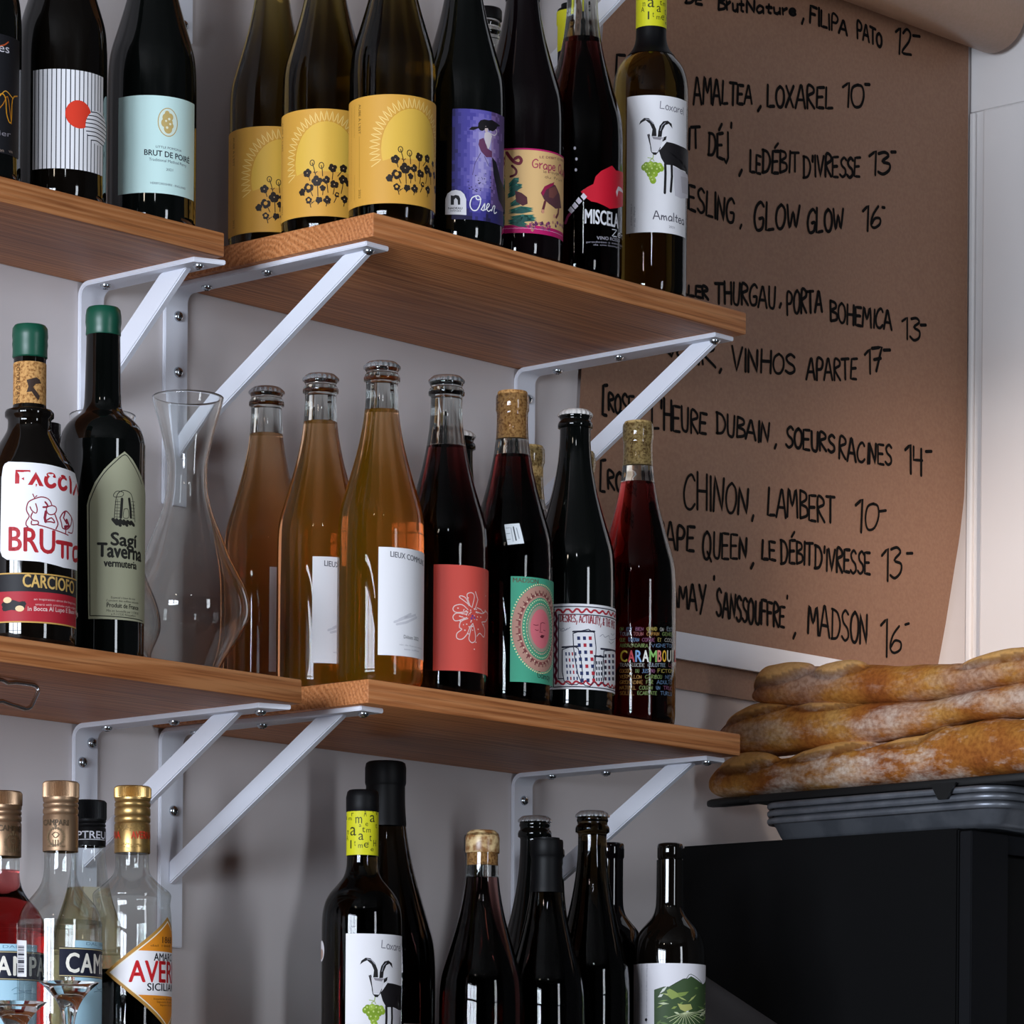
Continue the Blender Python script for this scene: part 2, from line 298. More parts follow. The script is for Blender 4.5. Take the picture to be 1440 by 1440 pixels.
ART = {
 'stripe': [('p','#e9e7ea',0,[(-27.81,28.9),(45,28.9),(45,117.7),(-27.81,117.7)]),('p','#23242e',1,[(-26.26,28.9),(-25.36,28.9),(-25.36,117.7),(-26.26,117.7)]),('p','#23242e',1,[(-22.11,28.9),(-21.21,28.9),(-21.21,117.7),(-22.11,117.7)]),('p','#23242e',1,[(-17.96,28.9),(-17.06,28.9),(-17.06,117.7),(-17.96,117.7)]),('p','#23242e',1,[(-13.81,28.9),(-12.91,28.9),(-12.91,117.7),(-13.81,117.7)]),('p','#23242e',1,[(-9.66,28.9),(-8.76,28.9),(-8.76,117.7),(-9.66,117.7)]),('p','#23242e',1,[(-5.51,28.9),(-4.61,28.9),(-4.61,117.7),(-5.51,117.7)]),('p','#23242e',1,[(-1.36,28.9),(-0.46,28.9),(-0.46,117.7),(-1.36,117.7)]),('p','#23242e',1,[(2.79,28.9),(3.69,28.9),(3.69,117.7),(2.79,117.7)]),('p','#23242e',1,[(6.94,28.9),(7.84,28.9),(7.84,117.7),(6.94,117.7)]),('p','#23242e',1,[(11.09,28.9),(11.99,28.9),(11.99,117.7),(11.09,117.7)]),('p','#23242e',1,[(15.24,28.9),(16.14,28.9),(16.14,117.7),(15.24,117.7)]),('p','#23242e',1,[(19.39,28.9),(20.29,28.9),(20.29,117.7),(19.39,117.7)]),('p','#23242e',1,[(23.54,28.9),(24.44,28.9),(24.44,117.7),(23.54,117.7)]),('p','#23242e',1,[(27.69,28.9),(28.59,28.9),(28.59,117.7),(27.69,117.7)]),('p','#23242e',1,[(31.84,28.9),(32.74,28.9),(32.74,117.7),(31.84,117.7)]),('p','#23242e',1,[(35.99,28.9),(36.89,28.9),(36.89,117.7),(35.99,117.7)]),('p','#23242e',1,[(40.14,28.9),(41.04,28.9),(41.04,117.7),(40.14,117.7)]),('d','#dd3a22',2,15.44,78.44,12.6,12.6),('d','#e9e7ea',3,37.33,69.89,15.5,15.5),('l','#23242e',4,0.9,[(28.03,57.49),(34.54,58.29),(40.12,57.29),(46.63,55.99)]),('l','#23242e',4,0.9,[(24.57,61.09),(33.5,61.89),(41.16,60.89),(50.09,59.59)]),('l','#23242e',4,0.9,[(22.73,64.69),(32.95,65.49),(41.71,64.49),(51.93,63.19)]),('l','#23242e',4,0.9,[(21.91,68.29),(32.7,69.09),(41.96,68.09),(52.75,66.79)]),('l','#23242e',4,0.9,[(21.96,71.89),(32.72,72.69),(41.94,71.69),(52.7,70.39)]),('l','#23242e',4,0.9,[(22.88,75.49),(32.99,76.29),(41.67,75.29),(51.78,73.99)]),('l','#23242e',4,0.9,[(24.86,79.09),(33.59,79.89),(41.07,78.89),(49.8,77.59)]),('l','#23242e',4,0.9,[(28.59,82.69),(34.71,83.49),(39.95,82.49),(46.07,81.19)])],
 'poire': [('p','#c9e6e2',0,[(-34.27,29.4),(50,29.4),(50,118.6),(-34.27,118.6)]),('d','#b99f5a',1,14.92,94.98,9.8,13.2),('d','#d6e4d8',2,14.92,94.98,9,12.4),('d','#c2a869',3,12.92,98.98,3.5,3.85),('d','#c2a869',3,16.92,99.98,3,3.3),('d','#c2a869',3,11.92,93.98,3.6,3.96),('d','#c2a869',3,16.42,94.98,3,3.3),('d','#c2a869',3,14.92,88.98,4,4.4),('d','#c2a869',3,17.92,91.98,2.4,2.64),('d','#c2a869',3,13.92,102.98,2.2,2.42),('d','#e4e2c6',4,15.92,97.98,1.2,1.2),('d','#e4e2c6',4,12.92,95.98,1,1),('d','#e4e2c6',4,16.92,93.48,1.1,1.1),('d','#e4e2c6',4,13.92,89.98,1.2,1.2),('t','#2c3a4a',1,'LITTLE POMONA',3.6,70.87,29.44,69.97,2,'f'),('t','#1c2836',1,'BRUT DE P|OIRÉ',-6.74,63.99,25.37,62.37,5,'b'),('t','#3b4a58',1,'Traditional Method Perry',-2.46,58.8,35.61,57.37,2.6,'f'),('t','#2c3a4a',1,'2021',13.39,50.55,20.12,50.77,2.2,'f'),('t','#3b4a58',1,'HEREFORDSHIRE - ENGLAND',-1,37.54,34.87,36.48,1.9,'f')],
 'squig': [('p','#17171c',0,[(-20,24),(50,24),(50,128),(-20,128)]),('t','#d8d4dc',1,'lunes',3.2,111.94,33.02,112.82,7.5,'f'),('l','#e39a1d',1,1.1,[(13.1,56.98),(19.72,70.39),(25.13,76.04),(29.13,72.18),(30.31,59.96),(33.7,52.91),(36.57,55.13),(37.86,74.19),(46.1,78.64)]),('l','#e8a63a',1,0.8,[(13.05,63.19),(23.28,74.13),(29.06,79.18),(35.81,76.03),(38.93,74.45)]),('l','#c87a1a',1,0.8,[(14.76,54.09),(26.18,66.9),(31.22,74.97),(34.78,60.96),(36.6,52.02)]),('l','#c2562a',1,1.2,[(17.61,115.17),(22.88,117.34),(27.64,119.4),(31.79,122.67)]),('t','#8d8790',1,'rtier',13.25,38.34,35.76,40.11,4.5,'f'),('t','#a08c80',1,'tion',18.38,25.06,27.58,25.11,3,'f'),('t','#a08c80',1,'vin',33.55,26.04,38.5,26.22,3,'f')],
 'yellow': [('p','#d79f40',0,[(-62,17.7),(85,17.7),(85,118.6),(-62,118.6)]),('d','#e2b548',1,21.11,68.8,31.5,38),('p','#d79f40',2,[(-12.89,28.8),(55.11,28.8),(55.11,55.8),(41.11,59.8),(1.11,59.8),(-12.89,55.8)]),('l','#f0cf7c',1,0.8,[(-19.66,52.42),(-10.56,58.17),(-21.22,58.29),(-11.48,62.87),(-22.09,64.33),(-11.87,67.68),(-22.25,70.44),(-11.73,72.5),(-21.71,76.52),(-11.05,77.26),(-20.47,82.48),(-9.85,81.89),(-18.55,88.21),(-8.14,86.3),(-15.99,93.63),(-5.95,90.43),(-12.82,98.65),(-3.33,94.2),(-9.1,103.17),(-0.3,97.56),(-4.88,107.14),(3.07,100.45),(-0.24,110.48),(6.74,102.83),(4.74,113.14),(10.64,104.65),(10,115.08),(14.71,105.88),(15.43,116.27),(18.89,106.51),(20.96,116.68),(23.1,106.53),(26.49,116.31),(27.28,105.93),(31.93,115.17),(31.36,104.73),(37.19,113.27),(35.28,102.94),(42.2,110.64),(38.96,100.59),(46.86,107.34),(42.35,97.73),(51.1,103.4),(45.39,94.4),(54.85,98.91),(48.04,90.64),(58.05,93.92),(50.25,86.53),(60.65,88.52),(51.99,82.14),(62.6,82.8),(53.22,77.52),(63.88,76.85),(53.93,72.76),(64.46,70.77),(54.1,67.94),(64.34,64.66),(53.74,63.13),(63.51,58.62),(52.84,58.42),(61.98,52.74)]),('l','#cf9430',3,0.5,[(-10.89,68.8),(-10.71,72.8),(-10.19,76.76),(-9.32,80.64),(-8.12,84.38),(-6.6,87.95),(-4.78,91.31),(-2.67,94.43),(-0.3,97.26),(2.3,99.79),(5.11,101.97),(8.09,103.79),(11.22,105.23),(14.46,106.26),(17.77,106.89),(21.11,107.1),(24.45,106.89),(27.76,106.26),(31,105.23),(34.13,103.79),(37.11,101.97),(39.92,99.79),(42.52,97.26),(44.89,94.43),(47,91.31),(48.82,87.95),(50.34,84.38),(51.54,80.64),(52.41,76.76),(52.93,72.8),(53.11,68.8)]),('l','#2a1d10',4,0.75,[(2.86,58.46),(4.46,54.83),(5.54,51.18)]),('d','#231810',5,5,58.97,2,2),('d','#231810',5,3.32,60.61,2,2),('d','#231810',5,0.72,58.96,2,2),('d','#231810',5,1.3,56.91,2,2),('d','#231810',5,3.68,56.42,2,2),('d','#c9a678',6,2.86,58.46,0.55,0.55),('l','#2a1d10',4,0.75,[(7.61,67.82),(9.48,62.08),(10.83,56.32)]),('l','#2a1d10',5,0.7,[(9.69,67.82),(9.2,69.49),(7.96,70.38),(6.56,70.06),(5.65,68.69),(5.66,66.91),(6.59,65.55),(8,65.27),(9.22,66.18),(9.69,67.86)]),('l','#2a1d10',4,0.75,[(16.29,65.13),(17.18,60.23),(17.51,55.26)]),('l','#2a1d10',5,0.7,[(18.53,65.13),(18,66.93),(16.67,67.89),(15.16,67.55),(14.18,66.07),(14.19,64.15),(15.19,62.69),(16.71,62.38),(18.03,63.36),(18.53,65.18)]),('l','#2a1d10',4,0.75,[(26.94,63.18),(27.05,57.76),(26.5,52.22)]),('d','#231810',5,28.96,64.04,2,2),('d','#231810',5,25.69,64.99,2,2),('d','#231810',5,24.77,62.8,2,2),('d','#231810',5,26.55,61.01,2,2),('d','#231810',5,28.07,61.29,2,2),('d','#c9a678',6,26.94,63.18,0.55,0.55),('l','#2a1d10',4,0.75,[(37.49,63.5),(34.85,59.66),(31.65,55.76)]),('d','#231810',5,39.29,64.57,1.9,1.9),('d','#231810',5,37.57,65.59,1.9,1.9),('d','#231810',5,35.61,64.42,1.9,1.9),('d','#231810',5,35.94,62.1,1.9,1.9),('d','#231810',5,38.55,61.7,1.9,1.9),('d','#c9a678',6,37.49,63.5,0.55,0.55),('l','#2a1d10',4,0.75,[(48.05,61.13),(48.78,59.13),(48.14,56.78)]),('d','#231810',5,48.91,62.27,1.3,1.3),('d','#231810',5,47.35,62.37,1.3,1.3),('d','#231810',5,46.64,60.88,1.3,1.3),('d','#231810',5,47.85,59.71,1.3,1.3),('d','#231810',5,48.75,59.88,1.3,1.3),('l','#2a1d10',4,0.75,[(60.99,64.43),(64.42,62.69),(61.53,59.3)]),('d','#231810',5,62.25,64.83,1.2,1.2),('d','#231810',5,60.58,65.69,1.2,1.2),('d','#231810',5,59.68,64.29,1.2,1.2),('d','#231810',5,60.88,63.11,1.2,1.2),('d','#231810',5,62.22,63.95,1.2,1.2),('l','#2a1d10',4,0.75,[(12.24,50.79),(13.03,43.69),(13.27,36.53)]),('d','#231810',5,14.98,51.03,2.5,2.5),('d','#231810',5,11.45,53.42,2.5,2.5),('d','#231810',5,9.49,50.67,2.5,2.5),('d','#231810',5,11.08,48.3,2.5,2.5),('d','#231810',5,13.54,48.37,2.5,2.5),('d','#c9a678',6,12.24,50.79,0.55,0.55),('l','#2a1d10',4,0.75,[(20.77,51.77),(21.98,45.85),(22.6,39.84)]),('d','#231810',5,22.53,52.67,1.8,1.8),('d','#231810',5,21.21,53.7,1.8,1.8),('d','#231810',5,18.88,51.17,1.8,1.8),('d','#231810',5,20.62,49.8,1.8,1.8),('d','#231810',5,22.27,50.48,1.8,1.8),('d','#c9a678',6,20.77,51.77,0.55,0.55),('l','#2a1d10',4,0.75,[(4.28,44.6),(6.55,40.59),(8.31,36.56)]),('d','#231810',5,6.7,45.35,2.3,2.3),('d','#231810',5,2.86,46.7,2.3,2.3),('d','#231810',5,1.75,44.74,2.3,2.3),('d','#231810',5,4.13,42.07,2.3,2.3),('d','#231810',5,6.6,43.6,2.3,2.3),('d','#d79f40',6,4.28,44.9,1.84,1.84),('l','#2a1d10',4,0.75,[(-2.22,40.98),(-0.85,39.25),(-0.02,37.52)]),('d','#231810',5,-0.59,41.89,1.7,1.7),('d','#231810',5,-2.41,42.84,1.7,1.7),('d','#231810',5,-4.09,41.03,1.7,1.7),('d','#231810',5,-3.13,39.35,1.7,1.7),('d','#231810',5,-1.36,39.32,1.7,1.7),('l','#2a1d10',4,0.75,[(28.55,47.78),(28.37,43.17),(27.52,38.45)]),('d','#231810',5,30.65,48.44,2,2),('d','#231810',5,27.5,49.71,2,2),('d','#231810',5,26.72,48.99,2,2),('d','#231810',5,26.83,46.4,2,2),('d','#231810',5,30.33,46.49,2,2),('d','#c9a678',6,28.55,47.78,0.55,0.55),('l','#2a1d10',4,0.75,[(37.34,52.98),(36.72,46.52),(35.29,39.9)]),('d','#231810',5,39.67,53.65,2.2,2.2),('d','#231810',5,36.81,55.34,2.2,2.2),('d','#231810',5,34.95,53.36,2.2,2.2),('d','#231810',5,35.98,50.98,2.2,2.2),('d','#231810',5,39.68,52.36,2.2,2.2),('d','#c9a678',6,37.34,52.98,0.55,0.55),('l','#2a1d10',4,0.75,[(17.61,43.96),(17.93,40.74),(17.67,37.44)]),('d','#231810',5,19.12,44.26,1.4,1.4),('d','#231810',5,17.46,45.49,1.4,1.4),('d','#231810',5,16.21,44.59,1.4,1.4),('d','#231810',5,17.14,42.49,1.4,1.4),('d','#231810',5,18.47,42.68,1.4,1.4),('l','#2a1d10',4,0.75,[(42.38,50.17),(43.68,45.66),(43.95,40.91)]),('d','#231810',5,43.93,50.74,1.5,1.5),('d','#231810',5,41.69,51.67,1.5,1.5),('d','#231810',5,40.81,50.67,1.5,1.5),('d','#231810',5,41.76,48.64,1.5,1.5),('d','#231810',5,43.93,49.6,1.5,1.5),('l','#2a1d10',4,0.75,[(52.15,51.64),(52.41,47.76),(50.93,43.45)]),('d','#231810',5,54.07,51.83,1.75,1.75),('d','#231810',5,52.63,53.5,1.75,1.75),('d','#231810',5,50.38,52.39,1.75,1.75),('d','#231810',5,51.81,49.74,1.75,1.75),('d','#231810',5,53.69,50.49,1.75,1.75),('d','#c9a678',6,52.15,51.64,0.55,0.55),('l','#2a1d10',4,0.75,[(4.38,32.87),(5.76,29.46),(6.62,26.03)]),('d','#231810',5,6.09,33.28,1.6,1.6),('d','#231810',5,4.35,34.63,1.6,1.6),('d','#231810',5,2.8,33.64,1.6,1.6),('d','#231810',5,3.56,31.31,1.6,1.6),('d','#231810',5,5,31.22,1.6,1.6),('d','#d79f40',6,4.38,33.17,1.28,1.28),('l','#2a1d10',4,0.75,[(14.22,32.71),(14.06,30.74),(13.34,28.71)]),('d','#231810',5,15.57,33.84,1.6,1.6),('d','#231810',5,13.25,34.18,1.6,1.6),('d','#231810',5,12.55,32.14,1.6,1.6),('d','#231810',5,13.86,30.99,1.6,1.6),('d','#231810',5,15.9,32.2,1.6,1.6),('l','#2a1d10',4,0.75,[(21.74,33.19),(21.67,30.13),(20.99,26.99)]),('d','#231810',5,23.72,33.23,1.8,1.8),('d','#231810',5,21.79,35.17,1.8,1.8),('d','#231810',5,19.87,32.53,1.8,1.8),('d','#231810',5,21.41,31.24,1.8,1.8),('d','#231810',5,23.05,31.71,1.8,1.8),('d','#c9a678',6,21.74,33.19,0.55,0.55),('l','#2a1d10',4,0.75,[(31.23,38.24),(30.14,34.55),(28.38,30.75)]),('d','#231810',5,32,39.31,1.2,1.2),('d','#231810',5,30.83,39.5,1.2,1.2),('d','#231810',5,29.93,37.99,1.2,1.2),('d','#231810',5,30.43,37.19,1.2,1.2),('d','#231810',5,31.87,37.09,1.2,1.2),('d','#d79f40',6,31.23,38.54,0.96,0.96),('l','#2a1d10',4,0.75,[(38.6,34.92),(38.72,31.67),(37.96,28.23)]),('d','#231810',5,40.39,35.77,1.8,1.8),('d','#231810',5,38.95,36.87,1.8,1.8),('d','#231810',5,36.68,35.4,1.8,1.8),('d','#231810',5,38.64,32.94,1.8,1.8),('d','#231810',5,39.79,33.34,1.8,1.8),('d','#c9a678',6,38.6,34.92,0.55,0.55),('l','#2a1d10',4,0.75,[(56.12,39.49),(56.9,37.49),(55.04,34.83)]),('d','#231810',5,58.1,39.51,1.8,1.8),('d','#231810',5,56.65,41.4,1.8,1.8),('d','#231810',5,54.34,40.37,1.8,1.8),('d','#231810',5,55.81,37.53,1.8,1.8),('d','#231810',5,57.36,37.95,1.8,1.8),('d','#c9a678',6,56.12,39.49,0.55,0.55),('l','#2a1d10',4,0.7,[(9.02,58.96),(10.82,58.06),(12.44,59.42)]),('l','#2a1d10',4,0.7,[(4.84,30.02),(6.6,29.07),(8.18,30.38)]),('l','#2a1d10',4,0.7,[(6.58,31.42),(8.36,30.48),(9.95,31.81)]),('l','#2a1d10',4,0.7,[(20.97,29.77),(23,29.02),(24.87,30.52)]),('v','#5a3d10',1,"AUBE À L'EST",-35.62,112.42,84.7,2.9),('v','#5a3d10',1,'2022',-34.67,33.12,24.82,2.6),('v','#a0741f',1,'vin de france mis en bouteille par le domaine ',-42.74,112.45,83.08,1.2),('v','#a0741f',1,'vin de france mis en bouteille par le domaine ',-41.75,48.03,24.37,1.2),('v','#a0741f',1,'vin de france mis en bouteille par le domaine vin de france mis en bouteille par le domaine ',-48.69,112.55,24.67,1.2),('v','#a0741f',1,'vin de france mis en bouteille par le domaine vin de france mis en bouteille par le domaine ',-64.43,114.94,30.67,1.2),('l','#8a6420',1,0.3,[(-34.47,82.8),(-33.91,35.17)])],
 'oser': [('p','#3d3788',0,[(-9.84,22.4),(52,22.4),(52,127),(-9.84,127)]),('g','#231e44',1,-9.84,22.4,52,127,22,30,'#231e44 #2f2a66 #3d3788 #4c459c #5f57ab #756bb8 #8d83c4 #a79dd0 #5b4578 #7a5f98 #9880ae','0000000212210011111111000011122222011111111100011123332211111111110011122332231111111111011112244344218888888811122333454432988888881113234455553388888888122233466655439888888812333456666554898888882223455667766598888888122344567777559898888822334556777765988888882234445667766599988888122434566677659998888812334456677666a99988882233444567767599998888123344567677769998888812233455677766aa98988811334455677777a999888812333455677777aa99888812333456677777a999888812233555677777a999888812333456677777a998888812234346677777aa99898812233455667677aa98898822233345566676a99988882233334455666599988888223334355555559988888812233333455454998988881233334444444488988888'),('p','#141016',5,[(5.75,107.29),(8.55,110.15),(14.75,110.83),(14.98,114.11),(17.28,117.15),(21.27,118.47),(26.01,118.41),(30.09,119.45),(35.21,118.16),(42.71,116.41),(37.38,114.56),(36.14,112.22),(31.29,108.86),(27.91,109.03),(25.1,111.9),(22.43,112.44),(21.73,108.84),(19.12,107.21),(16.75,107.56),(15.19,109.37),(10.2,107.09)]),('d','#d8c2be',4,23.39,109.88,2,3.4),('p','#141016',6,[(19.98,111.14),(25.09,112.53),(27.9,109.99),(27.11,107.86),(25.11,110.71),(21.35,110.14),(20.64,107.89),(19.55,108.7)]),('p','#dcd0d4',4,[(21.75,105.98),(25.14,107.29),(28.55,106.76),(30.26,104.05),(27.65,94.03),(26.47,91.29),(24.52,91.53),(22.58,96.41),(21.24,101.78)]),('l','#d3c6ce',4,0.9,[(28.35,106.25),(33.81,105.53),(36.93,109.21),(34.68,111.92)]),('l','#8a6a90',6,0.5,[(31.38,100.6),(30.33,97.69)]),('p','#6b3a5c',4,[(16.14,98.75),(20.52,100.88),(25.3,91.26),(30.41,89.75),(30.47,84.19),(23.46,83.02),(17.97,87.84),(15.32,93.9)]),('p','#1a1620',4,[(30.47,84.19),(36.28,80.55),(43.5,66.17),(58.04,55.29),(59.12,33.93),(40.76,45.62),(32.86,67.92)]),('l','#5b4a7c',4,0.6,[(17.54,86.2),(12.11,76.12),(9.73,64.82)]),('l','#5b4a7c',4,0.6,[(21.59,83.55),(26.43,75.53)]),('d','#2c2450',4,30.47,52.47,0.33,0.5),('d','#2c2450',4,7.04,51.65,0.74,0.5),('d','#2c2450',4,21.87,62.3,0.66,0.5),('d','#2c2450',4,20.2,57.3,0.4,0.5),('d','#2c2450',4,15.54,60.04,0.73,0.5),('d','#2c2450',4,31.73,52.67,0.63,0.5),('d','#2c2450',4,15.89,62.27,0.32,0.5),('d','#2c2450',4,5.6,58.05,0.49,0.5),('d','#2c2450',4,14.32,51.21,0.62,0.5),('d','#2c2450',4,18.9,63.17,0.31,0.5),('d','#2c2450',4,12.83,64.27,0.61,0.5),('d','#2c2450',4,31.81,57.5,0.41,0.5),('d','#2c2450',4,28.47,54.77,0.74,0.5),('d','#2c2450',4,28.87,55.43,0.77,0.5),('d','#2c2450',4,13.68,49.6,0.88,0.5),('d','#2c2450',4,8.88,53.18,0.73,0.5),('d','#2c2450',4,16.35,57.74,0.59,0.5),('d','#2c2450',4,29.39,60.11,0.8,0.5),('d','#2c2450',4,13.66,51.31,0.84,0.5),('d','#2c2450',4,16.35,57.08,0.85,0.5),('d','#2c2450',4,23.41,59.4,0.43,0.5),('d','#2c2450',4,12.9,54.44,0.4,0.5),('d','#2c2450',4,28.82,64.08,0.85,0.5),('d','#2c2450',4,12.56,49.91,0.72,0.5),('d','#2c2450',4,17.46,58.08,0.69,0.5),('d','#2c2450',4,19.65,61.94,0.42,0.5),('d','#2c2450',4,17.73,50.83,0.67,0.5),('d','#2c2450',4,6.8,51.9,0.74,0.5),('d','#2c2450',4,28.8,65.42,0.75,0.5),('d','#2c2450',4,6.38,54.8,0.46,0.5),('d','#2c2450',4,10.5,51.17,0.36,0.5),('d','#2c2450',4,17.99,52.27,0.45,0.5),('d','#2c2450',4,10.1,51.05,0.55,0.5),('d','#2c2450',4,23.14,67.31,0.52,0.5),('p','#f0eef2',5,[(-16.02,27.29),(-15.97,41.98),(-13.9,46.98),(-10.19,49.38),(-5.98,50.17),(-1.35,49.17),(2.01,46.2),(3.87,41.49),(4.23,26.43)]),('p','#15131a',6,[(-10.56,45.19),(-8.11,44.68),(-5.95,45.41),(-2.91,44.57),(-1.69,41.79),(-1.65,36.23),(-3.79,36.01),(-4.07,40.61),(-5.92,42.63),(-7.52,40.69),(-7.64,36.09),(-10.65,36.22)]),('t','#33303a',6,'NADEAU',-12.93,32.07,0.37,31.73,2,'b'),('t','#33303a',6,'WINES',-11.26,29.75,-0.8,29.49,1.6,'f'),('l','#f3f1f5',6,1.1,[(13.2,45.25),(9.1,42.55),(7.53,36.1),(10,31.5),(14.15,31.84),(17.1,36.9),(17.92,42.56),(15.73,45.49),(13.2,44.46),(14.49,41.8),(18.36,42.61)]),('l','#f3f1f5',6,1,[(18.45,32.69),(21.1,36.99),(22.46,39.16),(22.04,35.12),(21.14,32.22),(19.34,32.55)]),('l','#f3f1f5',6,1,[(22.52,32.81),(25.84,35.67),(27.8,38.77),(25.8,39.25),(24.38,35.46),(26.36,32.18),(29.93,34.35)]),('l','#f3f1f5',6,1,[(30.48,33.25),(32.63,38.02),(34.96,38.46),(33.82,34.66),(34.44,31.59),(37.51,33.38)])],
